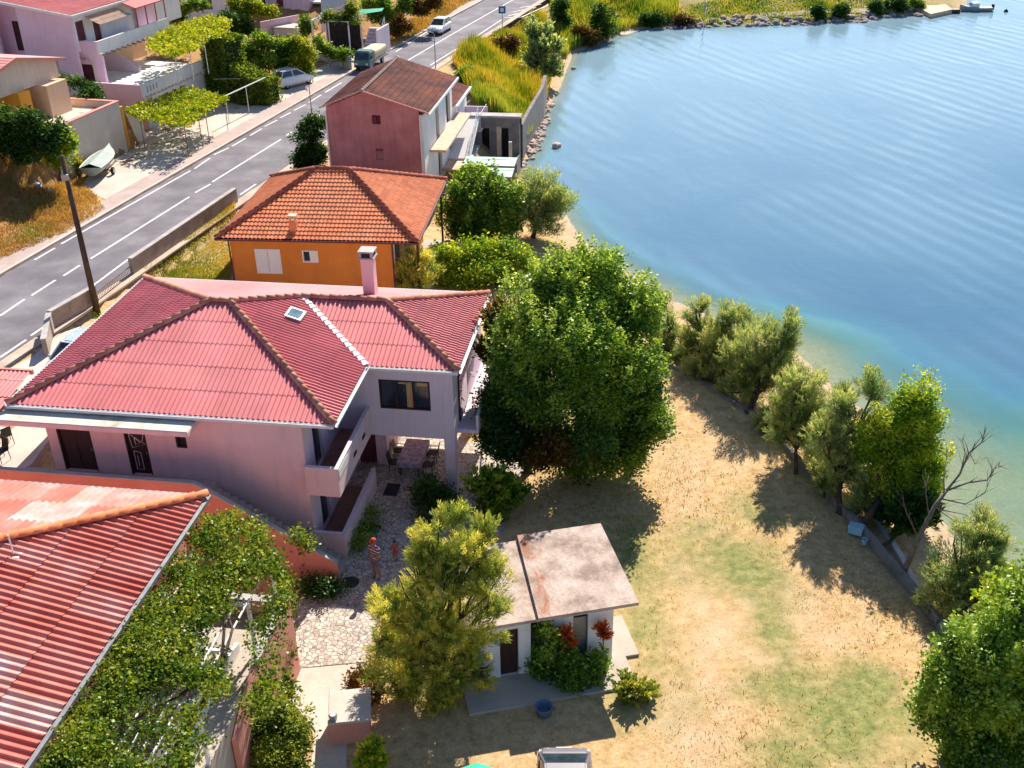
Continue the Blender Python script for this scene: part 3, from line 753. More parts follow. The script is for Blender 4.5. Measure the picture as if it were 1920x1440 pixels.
MT['slab_top'] = pmat('slab_top', [(0.38, 0.35, 0.27), (0.60, 0.57, 0.48), (0.66, 0.63, 0.55)], 1.1, 0.9, 0.2, 20, fine=0.12, streak=0.0)
MT['roof_red'] = pmat('roof_red', [(0.62, 0.155, 0.165), (0.74, 0.225, 0.23)], 0.5, 0.6, 0.1, 30, fine=0.10, streak=0.2, streak_col=(0.42, 0.13, 0.14), detail=8, tint=[(0.9, 0.88, 0.88), (1.08, 1.05, 1.05)], spec=0.4)
MT['ridge_red'] = pmat('ridge_red', [(0.50, 0.20, 0.13), (0.66, 0.33, 0.24)], 2, 0.8, 0.2, 30, tint=[(0.7, 0.65, 0.65), (1.15, 1.1, 1.05)])
MT['roof_orange'] = pmat('roof_orange', [(0.66, 0.19, 0.075), (0.78, 0.27, 0.125)], 1.5, 0.8, 0.2, 30, fine=0.07, tint=[(0.86, 0.82, 0.8), (1.1, 1.1, 1.12)])
MT['ridge_dark'] = pmat('ridge_dark', [(0.28, 0.07, 0.05), (0.44, 0.13, 0.08)], 2, 0.8, 0.2, 30, tint=[(0.8, 0.8, 0.8), (1.1, 1.1, 1.1)])
MT['roof_faded'] = pmat('roof_faded', [(0.52, 0.12, 0.08), (0.58, 0.16, 0.12), (0.62, 0.23, 0.19)], 0.8, 0.75, 0.15, 30, fine=0.1, lo=.35, hi=.65, tint=[(0.82, 0.72, 0.7), (0.95, .9, .9), (1.0, 1.1, 1.1), (1.08, 1.8, 2.1), (1.1, 2.2, 2.6)])
MT['roof_old'] = pmat('roof_old', [(0.17, 0.06, 0.055), (0.30, 0.11, 0.085), (0.44, 0.13, 0.06)], 0.35, 0.85, 0.3, 16, fine=0.18, tint=[(0.75, 0.75, 0.78), (1.12, 1.1, 1.05)], lo=.35, hi=.68)
MT['white_paint'] = pmat('white_paint', [(0.74, 0.73, 0.72), (0.82, 0.81, 0.80)], 2, 0.6, fine=0.04)
MT['white_metal'] = pmat('white_metal', [(0.70, 0.70, 0.70), (0.80, 0.80, 0.80)], 3, 0.4, fine=0.03, spec=0.5)
MT['grey_metal'] = pmat('grey_metal', [(0.30, 0.30, 0.31), (0.42, 0.42, 0.43)], 3, 0.45, fine=0.05, metallic=0.6)
MT['rusty_metal'] = pmat('rusty_metal', [(0.12, 0.07, 0.05), (0.24, 0.14, 0.09)], 5, 0.85, fine=0.1)
MT['dark_wood'] = pmat('dark_wood', [(0.035, 0.015, 0.014), (0.07, 0.03, 0.025)], 3, 0.6, 0.2, 20, stretch=(6, 6, 0.6))
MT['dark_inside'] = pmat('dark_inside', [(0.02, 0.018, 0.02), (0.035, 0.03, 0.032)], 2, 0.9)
MT['maroon'] = pmat('maroon', [(0.10, 0.02, 0.03), (0.16, 0.04, 0.05)], 2, 0.6, 0.1, 20)
MT['red_iron'] = pmat('red_iron', [(0.42, 0.05, 0.06), (0.55, 0.09, 0.08)], 2, 0.6)
MT['floor_tile'] = pmat('floor_tile', [(0.22, 0.11, 0.09), (0.34, 0.18, 0.14)], 2, 0.7, 0.1, 20)
MT['rooftile_pale'] = pmat('rooftile_pale', [(0.55, 0.36, 0.24), (0.72, 0.55, 0.42)], 2, 0.85, 0.2, 20)
MT['green_sheet'] = pmat('green_sheet', [(0.36, 0.54, 0.46), (0.50, 0.68, 0.60)], 1.0, 0.6, 0.1, 20, streak=0.0, fine=0.1, tint=[(.85, .9, .88), (1.1, 1.1, 1.1)])
MT['curtain'] = pmat('curtain', [(0.50, 0.28, 0.12), (0.62, 0.40, 0.22)], 3, 0.9, stretch=(8, 8, 0.3))
MT['tarp_beige'] = pmat('tarp_beige', [(0.58, 0.48, 0.30), (0.70, 0.60, 0.42)], 2, 0.8, 0.2, 6)
def glass(name, col=(0.02, 0.03, 0.045), rough=0.06):
    m, nt, N, K, bs = new_mat(name)
    tc = N.new("ShaderNodeTexCoord").outputs['Object']; n = noise(N, K, tc, 1.3, 3)
    r = ramp(N, [tuple(c * .6 for c in col), tuple(c * 1.6 for c in col)], .3, .7); K.new(n.outputs[0], r.inputs[0]); K.new(r.outputs[0], bs.inputs['Base Color'])
    bs.inputs['Roughness'].default_value = rough; bs.inputs['Specular IOR Level'].default_value = 0.6
    return m
MT['glass'] = glass('window_glass'); MT['car_glass'] = glass('car_glass', (0.03, 0.045, 0.06))
MT['sky_glass'] = glass('skylight_glass', (0.10, 0.17, 0.22), 0.05)

def wall_panel(name, parent, u0, u1, v0, v1, z0, z1, mat, b=0.0):
    mb = MB(); mb.box(u0, u1, v0, v1, z0, z1); return mb.build(name, mat, parent)

def window_v(parent, u0, u1, z0, z1, v, frame='white_paint', pane='glass', dep=0.12, nmull=1, name='window', out=0.03):
    """window in a wall whose outer face is the plane v (outside is towards -v)"""
    f = 0.07; mb = MB()
    mb.box(u0, u1, v - out, v + dep, z1 - f, z1); mb.box(u0, u1, v - out, v + dep, z0, z0 + f)
    mb.box(u0, u0 + f, v - out, v + dep, z0 + f, z1 - f); mb.box(u1 - f, u1, v - out, v + dep, z0 + f, z1 - f)
    for k in range(1, nmull + 1):
        c = u0 + (u1 - u0) * k / (nmull + 1); mb.box(c - .03, c + .03, v - out + .01, v + dep - .01, z0 + f, z1 - f)
    w = mb.build(name, MT[frame], parent)
    MB().box(u0 + f, u1 - f, v + dep * .4, v + dep * .4 + .02, z0 + f, z1 - f).build('pane', MT[pane], w)
    return w
def door_u(parent, v0, v1, z0, z1, u, mat='dark_wood', name='door', dep=0.06):
    """door on a wall facing +u"""
    mb = MB(); mb.box(u - .02, u + dep * .4, v0, v1, z0, z1)
    for a, b in ((z0 + .15, z0 + .85), (z0 + 1.0, z1 - .15)):
        mb.box(u + dep * .4, u + dep * .8, v0 + .12, v1 - .12, a, b)
    d = mb.build(name, MT[mat], parent)
    return d

# ================================================================ the pink house in the middle
MFo = P(17, 753, 6.2); MF = Frame(MFo, 8.6)
house = thing('house', 'two storey pink house with broad red corrugated hip roof and a wing on pillars', 'house', (MFo.x, MFo.y, 0), MF.a)
ZE, SL, UR, VF, VB, WU, WV = 6.2, 0.31, 13.0, -0.15, 12.0, 16.8, 4.45
hd = (VB - VF) / 2; vm = (VB + VF) / 2; zr = ZE + SL * hd
wh = (VB - WV) / 2; wm = (VB + WV) / 2; wz = ZE + SL * wh
Lp = (0.0 + hd, vm, zr); Rp = (UR - hd, vm, zr)
Wl = (UR - wh, wm, wz); Wr = (WU - wh, wm, wz)
FL, FR, BLc = (0, VF, ZE), (UR, VF, ZE), (0, VB, ZE)
VC, WF, WB = (UR, WV, ZE), (WU, WV, ZE), (WU, VB, ZE)
mid_b = (Wl[0], VB, ZE)
mb = MB()
roof_plane(mb, [FL, FR, Rp, Lp], (1, 0, 0), 0.205, 0.030, 1.28, 0.012, 1.05, 6, 1)
roof_plane(mb, [FL, Lp, BLc], (0, 1, 0), 0.205, 0.030, 0.42, 0.03, 0.4, 6, 2)
roof_plane(mb, [FR, VC, Wl, Rp], (0, 1, 0), 0.205, 0.034, 1.28, 0.012, 1.05, 6, 3)
roof_plane(mb, [BLc, mid_b, Wl, Rp, Lp], (1, 0, 0), 0.205, 0.030, 1.28, 0.012, 1.05, 4, 4)
roof_plane(mb, [mid_b, WB, Wr, Wl], (1, 0, 0), 0.205, 0.030, 1.28, 0.012, 1.05, 4, 5)
roof_plane(mb, [VC, WF, Wr, Wl], (1, 0, 0), 0.205, 0.030, 1.28, 0.012, 1.05, 6, 6)
roof_plane(mb, [WF, WB, Wr], (0, 1, 0), 0.205, 0.034, 0.42, 0.03, 0.4, 6, 7)
roof = mb.build('roof', MT['roof_red'], house, True)
mb = MB()
for k, (a, b) in enumerate(((FL, Lp), (FR, Rp), (BLc, Lp), (WF, Wr), (WB, Wr), (Lp, Rp), (Rp, Wl), (Wl, Wr))): ridge_run(mb, a, b, 0.13, 0.4, 0.05, 6, k)
mb.build('ridge_cap', MT['ridge_red'], roof, True)
mb = MB(); a, b = Vector(VC), Vector(Wl); d = (b - a); side = d.cross(Vector((0, 0, 1))).normalized() * 0.14
n = 16
for i in range(n):
    p, q = a + d * (i / n) + Vector((0, 0, .05)), a + d * ((i + .8) / n) + Vector((0, 0, .05))
    mb.slab([p - side, p + side, q + side * .6, q - side * .6], (0, 0, .03))
mb.build('valley_flashing', MT['white_metal'], roof)
# eaves: soffit slab and white gutter all round
outl = [(0, VF), (UR, VF), (UR, WV), (WU, WV), (WU, VB), (0, VB)]
mb = MB()
mb.box(0.06, UR - 0.06, VF + 0.06, VB - .06, ZE - 0.16, ZE - 0.05); mb.box(UR - 0.06, WU - .06, WV + 0.06, VB - .06, ZE - 0.163, ZE - 0.053)
mb.build('soffit', MT['lilac_wall'], house)
mb = MB()
for i in range(6):
    a, b = Vector(outl[i] + (ZE - .06,)), Vector(outl[(i + 1) % 6] + (ZE - .06,)); d = (b - a).normalized(); o_ = Vector((d.y, -d.x, 0))
    a += o_ * .02; b += o_ * .02
    prof = [(0, .05), (0, -.07), (.10, -.09), (.13, .045), (.105, .045), (.09, -.06), (.02, -.05), (.02, .05)]
    ring = lambda p, e: [p + o_ * x + Vector((0, 0, z)) for x, z in prof]
    A, B = ring(a, 0), ring(b, 0); m = len(prof)
    mb.idx(A + B, [(k, (k + 1) % m, m + (k + 1) % m, m + k) for k in range(m)] + [tuple(range(m)), tuple(range(2 * m - 1, m - 1, -1))])
mb.build('gutter', MT['white_metal'], house)
# walls
U0, U1, V0 = 1.15, 11.6, 0.12
d1a, d1b = MF.hv(107, 800, V0), MF.hv(185, 880, V0); d1u = (MF.hv(123, 877, V0).x, d1b.x)
d2u = (MF.hv(247, 885, V0).x, MF.hv(287, 887, V0).x)
w3 = MF.hv(325, 818, V0), MF.hv(353, 841, V0)
Z2 = 3.1
holes = [(d1u[0], d1u[1], Z2, 5.2), (d2u[0], d2u[1], Z2, 5.2), (w3[0].x + .05, w3[1].x - .02, w3[1].z, w3[0].z + .05)]
mb = MB()
mb.wallv(V0, V0 + .3, U0, U1, 0, ZE - .16, holes)
mb.box(U0, U0 + .3, V0 + .3, 11.6, 0, ZE - .16)
mb.box(U0 + .3, U1, 11.3, 11.6, 0, ZE - .16)
mb.build('wall', MT['pink_wall'], house)
mb = MB()       # right wall, recessed behind the balconies
mb.wallv(U1 - .3, U1, V0 + .3, 11.3, 0, ZE - .16, [(1.2, 2.2, Z2, 5.2), (1.2, 2.2, .12, 2.2), (3.0, 4.1, Z2 + .9, 5.1)], axis='u')
mb.build('side_wall', MT['lilac_wall'], house)
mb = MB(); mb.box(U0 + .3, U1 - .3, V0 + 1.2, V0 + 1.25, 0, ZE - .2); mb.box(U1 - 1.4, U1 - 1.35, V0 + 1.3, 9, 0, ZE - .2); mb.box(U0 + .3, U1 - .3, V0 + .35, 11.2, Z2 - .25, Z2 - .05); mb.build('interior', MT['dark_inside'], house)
for k, du in enumerate((d1u, d2u)):
    mb = MB(); mb.box(du[0] + .06, du[1] - .06, V0 + .12, V0 + .17, Z2 + .02, 5.14)
    mb.box(du[0], du[0] + .06, V0 + .02, V0 + .2, Z2, 5.2); mb.box(du[1] - .06, du[1], V0 + .02, V0 + .2, Z2, 5.2); mb.box(du[0] + .06, du[1] - .06, V0 + .02, V0 + .2, 5.14, 5.2)
    if k == 0:
        c = (du[0] + du[1]) / 2
        for z in np.arange(Z2 + .1, 5.05, .085):
            for (a, b) in ((du[0] + .12, c - .04), (c + .04, du[1] - .12)): mb.slab([(a, V0 + .09, z), (b, V0 + .09, z), (b, V0 + .12, z + .06), (a, V0 + .12, z + .06)], (0, .01, .004))
    door = mb.build('door', MT['dark_wood'], house)
    if k == 1:
        tag(door, 'dark door with white metal scrollwork')
        mb = MB(); u0, u1 = du[0] + .14, du[1] - .14; y = V0 + .105; um = (u0 + u1) / 2
        for pts in ([(u0, 4.95), (u1, 4.5), (u0 + .06, 4.3), (u0, 4.95)], [(um - .1, 4.78), (um + .12, 4.55), (um - .08, 4.45), (um - .1, 4.78)], [(u1, 4.95), (u1 - .1, 4.62)], [(u0 + .08, 4.15), (u0 + .08, 3.3), (um + .06, 3.3), (um + .06, 4.1), (u0 + .08, 4.15)], [(u0 + .2, 3.95), (u0 + .2, 3.45)]):
            mb.tube([(a, y, z) for a, z in pts], 0.013, 5)
        mb.build('door_grille', MT['white_metal'], door)
    MB().lathe([(.02, 0), (.02, .12)], 8, (du[1] - .13, V0 + .06, 4.05)).build('handle', MT['grey_metal'], door)
window_v(house, w3[0].x + .05, w3[1].x - .02, w3[1].z, w3[0].z + .05, V0 + .05, 'dark_wood', 'glass', .15, 0)
# wing upstairs, on pillars
WV0, WUR, WZ0 = 4.62, 16.5, 2.8
wa, wb, wc = MF.hv(709, 712, WV0), MF.hv(805, 715, WV0), MF.hv(711, 765, WV0)
wu0, wu1, wz0, wz1 = wa.x, wb.x, wc.z, (wa.z + wb.z) / 2
mb = MB()
mb.wallv(WV0, WV0 + .28, U1 + .003, WUR, WZ0, ZE - .165, [(wu0, wu1, wz0, wz1)])
mb.wallv(WUR - .28, WUR, WV0 + .28, 11.4, WZ0, ZE - .165, [(5.6, 7.4, 3.1, 5.3)], axis='u')
mb.box(U1 + .003, WUR - .28, 11.12, 11.4, WZ0, ZE - .165)
mb.box(U1 + .003, WUR - .28, WV0 + .28, 11.12, WZ0, WZ0 + .22)
mb.build('wing_wall', MT['lilac_wall'], house)
win = window_v(house, wu0, wu1, wz0, wz1, WV0 + .03, 'dark_wood', 'glass', .18, 2, 'window')
tag(win, 'wide dark framed window with a pale curtain')
mb = MB(); cu = wu0 + (wu1 - wu0) * .58
for k in range(5): mb.box(cu - .1 + k * .055, cu - .1 + k * .055 + .05, WV0 + .06 + .012 * (k % 2), WV0 + .08 + .012 * (k % 2), wz0 + .08, wz1 - .08)
mb.box(wu0 + (wu1 - wu0) * .74, wu1 - .1, WV0 + .06, WV0 + .08, wz1 - .26, wz1 - .09); mb.box(wu0 + (wu1 - wu0) * .38, cu - .12, WV0 + .06, WV0 + .08, wz1 - .2, wz1 - .12)
mb.build('curtain', MT['curtain'], win)
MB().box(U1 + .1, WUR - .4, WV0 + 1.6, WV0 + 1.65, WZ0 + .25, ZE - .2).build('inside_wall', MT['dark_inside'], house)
sw_ = MB(); sw_.box(WUR + .005, WUR + .05, 5.6, 7.4, 3.1, 5.3); f_ = sw_.build('window', MT['dark_wood'], house); MB().box(WUR + .051, WUR + .06, 5.7, 7.3, 3.2, 5.2).build('pane', MT['glass'], f_)
for (u, v) in ((WUR - .24, WV0 + .22), (WUR - .24, 11.15)):
    MB().cbox(u - .24, u + .24, v - .22, v + .22, 0, WZ0, .03).build('pillar', MT['lilac_wall'], house)
mb = MB(); mb.box(WUR + .003, WUR + .9, 5.2, 11.2, WZ0 + .0, WZ0 + .18); mb.box(WUR + .8, WUR + .9, 5.2, 11.2, WZ0 + .18, WZ0 + .9); mb.build('side_balcony', MT['lilac_wall'], house)
mb = MB(); mb.wallv(6.4, 6.6, U1 + .003, 13.0, .1, WZ0, [(U1 + .1, U1 + .9, .1, 2.2)]); mb.box(12.8, 13.0, 6.6, 9.3, .1, WZ0); mb.box(U1 + .003, 13.0, 9.3, 9.5, .1, WZ0)
mb.build('ground_floor_room', MT['pink_wall'], house)
MB().box(U1 + .1, U1 + .9, 6.5, 6.55, .12, 2.2).build('door', MT['maroon'], house)
# balconies on the courtyard side
BU, BV = 12.93, 4.45
for zf, zt, nm in ((Z2 - .2, 4.15, 'balcony'), (0.0, 1.08, 'balcony')):
    mb = MB(); v0 = V0 - .25
    mb.box(U1 + .004, BU - .12, v0 + .12, BV, zf, zf + .2)
    mb.box(U1 + .004, BU, v0, v0 + .12, zf, zt); mb.box(BU - .12, BU, v0 + .12, BV + .16, zf, zt)
    bal = mb.build(nm, MT['pink_wall'], house)
    MB().box(U1 + .004, BU - .12, v0 + .12, BV, zf + .2, zf + .215).build('balcony_floor', MT['floor_tile'], bal)
    mb = MB(); mb.box(U1 + .004, BU + .02, v0 - .02, v0 + .14, zt, zt + .05); mb.box(BU - .14, BU + .02, v0 + .14, BV + .14, zt, zt + .05); mb.build('coping', MT['lilac_wall'], bal)
    if zf > 1:
        MB().box(BU + .003, BU + .02, v0 + .1, v0 + 1.3, zt - .45, zt - .08).build('panel', MT['white_paint'], bal)
        for va in (1.9, 3.2): MB().box(BU + .003, BU + .03, va, va + .4, zt - .75, zt - .6).build('vent', MT['dark_inside'], bal)
for z0 in (Z2 + .02, .22):
    MB().box(U1 - .2, U1 - .12, 1.2, 2.2, z0, z0 + 2.0).build('door', MT['glass'], house)
MB().box(U1 - .2, U1 - .12, 3.0, 4.1, Z2 + .9, 5.1).build('window', MT['glass'], house)
# concrete canopy over the upper doors, terrace and stair
MB().cbox(-0.15, 7.62, -1.0, V0 - .003, 5.74, 5.96, .02).build('canopy', MT['pink_wall'], house)
MB().box(-0.13, 7.6, -0.98, V0 - .02, 5.963, 5.98).build('canopy_top', MT['slab_top'], house)
TV = -1.62
mb = MB(); mb.box(-.1, 7.9, TV, V0 - .003, 0.0, Z2)
n = 18
for i in range(n):
    u = 7.9 + (13.0 - 7.9) * i / n; mb.box(u, u + 5.1 / n, TV, V0 - .28, 0.0, Z2 * (n - i - 1) / n + .02)
mb.build('stair', MT['concrete'], house)
mb = MB(); pw = .14
prof = [(-.2, 0), (13.08, 0), (13.08, .95), (7.9, 4.2), (-.2, 4.2)]
mb.slab([(u, TV - pw, z) for u, z in prof], (0, pw - .003, 0))
mb.build('parapet', MT['salmon_wall'], house)
mb = MB(); e = .03
for (a, b) in (((-.22, 4.2), (7.9, 4.2)), ((7.9, 4.2), (13.1, .95))):
    mb.slab([(a[0], TV - pw - e, a[1] + .003), (a[0], TV + e, a[1] + .003), (b[0], TV + e, b[1] + .003), (b[0], TV - pw - e, b[1] + .003)], (0, 0, .06))
mb.build('parapet_coping', MT['coping'], house)
# chimney and skylight
cu_, cv_ = MF.L(695, 548, 6.85)[:2]
zc0 = ZE + SL * (VB - cv_) - .3
mb = MB(); mb.cbox(cu_ - .27, cu_ + .27, cv_ - .27, cv_ + .27, zc0, 8.55, .02); ch = mb.build('chimney', MT['pink_wall'], house)
mb = MB(); mb.cbox(cu_ - .36, cu_ + .36, cv_ - .36, cv_ + .36, 8.55, 8.63, .015)
for a in (-.26, .26):
    for b in (-.26, .26): mb.box(cu_ + a - .06, cu_ + a + .06, cv_ + b - .06, cv_ + b + .06, 8.63, 8.86)
mb.cbox(cu_ - .36, cu_ + .36, cv_ - .36, cv_ + .36, 8.86, 8.93, .015)
mb.build('chimney_cap', MT['coping'], ch); MB().box(cu_ - .3, cu_ + .3, cv_ - .3, cv_ + .3, 8.632, 8.85).build('flue', MT['dark_inside'], ch)
sk = MF.L(555, 595, 7.25); zf = lambda u: ZE + SL * (UR - u)
u0, u1, v0, v1 = sk.x - .33, sk.x + .33, sk.y - .42, sk.y + .42
mb = MB(); mb.slab([(u0, v0, zf(u0) + .06), (u1, v0, zf(u1) + .06), (u1, v1, zf(u1) + .06), (u0, v1, zf(u0) + .06)], (0, 0, .1)); skl = mb.build('skylight', MT['grey_metal'], house)
u0 += .07; u1 -= .07; v0 += .07; v1 -= .07
MB().slab([(u0, v0, zf(u0) + .163), (u1, v0, zf(u1) + .163), (u1, v1, zf(u1) + .163), (u0, v1, zf(u0) + .163)], (0, 0, .012)).build('pane', MT['sky_glass'], skl)
patio = MB(); patio.prism([tuple(MF.w(u, v)[:2]) for u, v in ((11.6, 2.0), (18.8, 2.0), (19.5, 13.5), (11.6, 13.5))], -.1, .058); tag(patio.build('patio_paving', MT['crazy']), 'stone patio under and beside the raised wing of the pink house', 'paving', kind='structure')

# ================================================================ orange bungalow
OFo = P(405, 446, 4.6); OF = Frame(OFo, 5.75)
oh = thing('house', 'orange bungalow with clay tile hip roof and white shutters beside the block wall', 'house', (OFo.x, OFo.y, 0), OF.a)
OE = 4.6; OU = OF.L(782, 454, OE).x; OV = OF.L(835, 336, OE).y
best = min(((abs(OF.L(624, 316, z).y - OV / 2), z) for z in np.arange(5.5, 9, .05)))[1]
ru0, ru1 = OF.L(593, 316, best).x, OF.L(655, 316, best).x
A, B, C, D = (0, 0, OE), (OU, 0, OE), (OU, OV, OE), (0, OV, OE); R0, R1 = (ru0, OV / 2, best), (ru1, OV / 2, best)
mb = MB()
roof_plane(mb, [A, B, R1, R0], (1, 0, 0), 0.235, 0.03, 0.34, 0.035, 0.235, 6, 11, shape='abs')
roof_plane(mb, [B, C, R1], (0, 1, 0), 0.235, 0.03, 0.34, 0.035, 0.235, 6, 12, shape='abs')
roof_plane(mb, [C, D, R0, R1], (1, 0, 0), 0.235, 0.03, 0.34, 0.035, 0.235, 4, 13, shape='abs')
roof_plane(mb, [D, A, R0], (0, 1, 0), 0.235, 0.03, 0.34, 0.035, 0.235, 4, 14, shape='abs')
rf = mb.build('roof', MT['roof_orange'], oh, True)
mb = MB()
for k, (a, b) in enumerate(((A, R0), (B, R1), (C, R1), (D, R0), (R0, R1))): ridge_run(mb, a, b, 0.13, 0.4, 0.06, 6, 20 + k)
mb.build('ridge_cap', MT['ridge_dark'], rf, True)
MB().box(.05, OU - .05, .05, OV - .05, OE - .14, OE - .04).build('soffit', MT['dark_wood'], oh)
mb = MB()
for (x0, x1, y0, y1) in ((-.06, OU + .06, -.12, -.0), (OU, OU + .12, 0, OV), (-.12, 0, 0, OV)): mb.box(x0, x1, y0, y1, OE - .12, OE - .02)
mb.build('gutter', MT['maroon'], oh)
ov0, ou0, ou1 = .55, .55, OU - 1.6
s1, s2 = OF.hv(477, 466, ov0), OF.hv(531, 513, ov0); s1b, s2b = OF.hv(483, 511, ov0), OF.hv(524, 466, ov0)
b1, b2 = OF.hv(566, 469, ov0), OF.hv(598, 492, ov0)
wn_ = [((s1.x + s1b.x) / 2, (s2.x + s2b.x) / 2, s2.z, s1.z), (b1.x, b2.x, b2.z, b1.z)]
mb = MB(); mb.wallv(ov0, ov0 + .3, ou0, ou1, 0.6, OE - .14, wn_); mb.box(ou0, ou0 + .3, ov0 + .3, OV - .5, .6, OE - .14); mb.box(ou1 - .3, ou1, ov0 + .3, OV - .5, .3, OE - .14); mb.box(ou0 + .3, ou1 - .3, OV - .8, OV - .5, .6, OE - .14)
mb.build('wall', MT['orange_wall'], oh)
w = window_v(oh, *wn_[0][:2], wn_[0][2], wn_[0][3], ov0, 'white_paint', 'glass', .2, 0, 'window', .05)
mb = MB(); u0, u1, z0, z1 = wn_[0]; c = (u0 + u1) / 2
for a, b in ((u0 + .07, c - .012), (c + .012, u1 - .07)):
    mb.box(a, b, ov0 - .07, ov0 - .04, z0 + .06, z1 - .06)
    for z in np.arange(z0 + .12, z1 - .14, .09): mb.slab([(a + .07, ov0 - .085, z), (b - .07, ov0 - .085, z), (b - .07, ov0 - .072, z + .06), (a + .07, ov0 - .072, z + .06)], (0, .006, .003))
mb.build('shutter', MT['white_paint'], w)
w = window_v(oh, wn_[1][0], wn_[1][1], wn_[1][2], wn_[1][3], ov0, 'white_paint', 'glass', .2, 1, 'window', .05)
u0, u1, z0, z1 = wn_[1]; c = (u0 + u1) / 2
MB().box(c + .02, u1 - .05, ov0 - .06, ov0 - .03, z0 + .05, z1 - .05).build('shutter', MT['white_paint'], w)
mb = MB(); mb.box(ou1 + .003, ou1 + .06, 1.0, 2.6, 2.2, 4.1); f_ = mb.build('window', MT['white_paint'], oh); MB().box(ou1 + .061, ou1 + .07, 1.12, 2.48, 2.3, 4.0).build('pane', MT['glass'], f_)
mb = MB(); mb.box(ou1 + .003, ou1 + .06, 3.6, 5.6, 1.0, 3.6); f_ = mb.build('door', MT['white_paint'], oh); MB().box(ou1 + .061, ou1 + .07, 3.7, 5.5, 1.1, 3.5).build('pane', MT['glass'], f_)
for u, z in ((ou0 - .06, 1.2), (ou1 + .06, .6)): MB().tube([(u, ov0 - .06, OE - .1), (u, ov0 - .06, z)], .05, 8).build('downpipe', MT['maroon'], oh)
mb = MB(); mb.box(ou1 + .07, OU + .2, 1.0, OV - .5, 0.2, .62); mb.build('porch', MT['concrete'], oh)
for v in (1.2, OV - .9): MB().box(OU - .3, OU - .18, v, v + .12, .623, OE - .14).build('porch_post', MT['dark_wood'], oh)
slp = (best - OE) / (OV / 2)
cz = 0
for v in np.arange(.5, 5, .05):
    z = OE + slp * v; q = OF.L(551, 430, z)
    if q.y <= v: break
q = (q.x, v, z)
mb = MB(); mb.cbox(q[0] - .2, q[0] + .2, q[1] - .2, q[1] + .2, z - .3, z + .55, .02); chm = mb.build('chimney', MT['roof_orange'], oh)
mb = MB()
for a in (-.14, .14):
    for b in (-.14, .14): mb.box(q[0] + a - .04, q[0] + a + .04, q[1] + b - .04, q[1] + b + .04, z + .55, z + .8)
mb.cbox(q[0] - .25, q[0] + .25, q[1] - .25, q[1] + .25, z + .8, z + .87, .015); mb.build('chimney_cap', MT['rooftile_pale'], chm)

# ================================================================ old red house on the shore
RFo = P(803, 214, 7.6); HF = Frame(RFo, 8.7)
rh = thing('house', 'tall old house with dull red gable wall and rusty brown roof beside the road', 'house', (RFo.x, RFo.y, 0), HF.a)
pe, le = HF.hv(677, 172, 0), HF.hv(600, 203, 0)
RV = HF.L(858, 145, 7.6).y
gz = 2.2
re_ = (0, 0, 7.6); ov = .25
pk0, pk1 = (pe.x, 0, pe.z), (pe.x, RV, pe.z)
l0, l1 = (le.x, 0, le.z), (le.x, RV, le.z)
mb = MB()
roof_plane(mb, [re_, (0, RV, 7.6), pk1, pk0], (0, 1, 0), .22, .025, .42, .03, .5, 4, 31)
roof_plane(mb, [l0, pk0, pk1, l1], (0, 1, 0), .22, .025, .42, .03, .5, 4, 32)
rf = mb.build('roof', MT['roof_old'], rh, True)
mb = MB(); ridge_run(mb, pk0, pk1, .13, .45, .05, 6, 40); mb.build('ridge_cap', MT['rooftile_pale'], rf, True)
mb = MB(); ridge_run(mb, l0, pk0, .08, .35, .03, 6, 41); ridge_run(mb, pk0, re_, .08, .35, .03, 6, 42); mb.build('verge', MT['salmon_wall'], rf, True)
zs = lambda u: (pe.z + (7.6 - pe.z) * (u - pe.x) / (0 - pe.x) if u > pe.x else pe.z + (le.z - pe.z) * (u - pe.x) / (le.x - pe.x)) - .08
ul, ur = le.x + .35, -.7
mb = MB(); y0 = .2
a_, b_ = HF.hv(697, 216, y0), HF.hv(714, 233, y0); c_1, c_2 = HF.hv(704, 278, y0), HF.hv(719, 300, y0)
mb.wallv(y0, y0 + .3, ul, ur, 0, min(le.z, 7.6) - .15, [(a_.x, b_.x, b_.z, a_.z), (c_1.x, c_2.x, c_2.z, c_1.z)])
zb = min(le.z, 7.6) - .15
mb.slab([(ul, y0, zb), (ur, y0, zb), (ur, y0, zs(ur)), (pe.x, y0, pe.z - .08), (ul, y0, zs(ul))], (0, .3, 0))
mb.slab([(ul, RV - .5, 0), (ur, RV - .5, 0), (ur, RV - .5, zs(ur)), (pe.x, RV - .5, pe.z - .08), (ul, RV - .5, zs(ul))], (0, .3, 0))
mb.box(ul, ul + .3, y0 + .3, RV - .5, 0, zs(ul) - .1)
mb.build('wall', MT['red_wall'], rh)
mb = MB(); mb.box(a_.x, b_.x, y0 + .2, y0 + .25, b_.z, a_.z); mb.box(a_.x + .02, (a_.x + b_.x) / 2, y0 + .05, y0 + .12, b_.z + .02, a_.z - .1); mb.build('window', MT['maroon'], rh)
mb = MB(); mb.box(c_1.x, c_2.x, y0 + .1, y0 + .15, c_2.z, c_1.z - .2); mb.box(c_1.x, c_2.x, y0 + .24, y0 + .29, c_1.z - .2, c_1.z); mb.build('window', MT['red_wall'], rh)
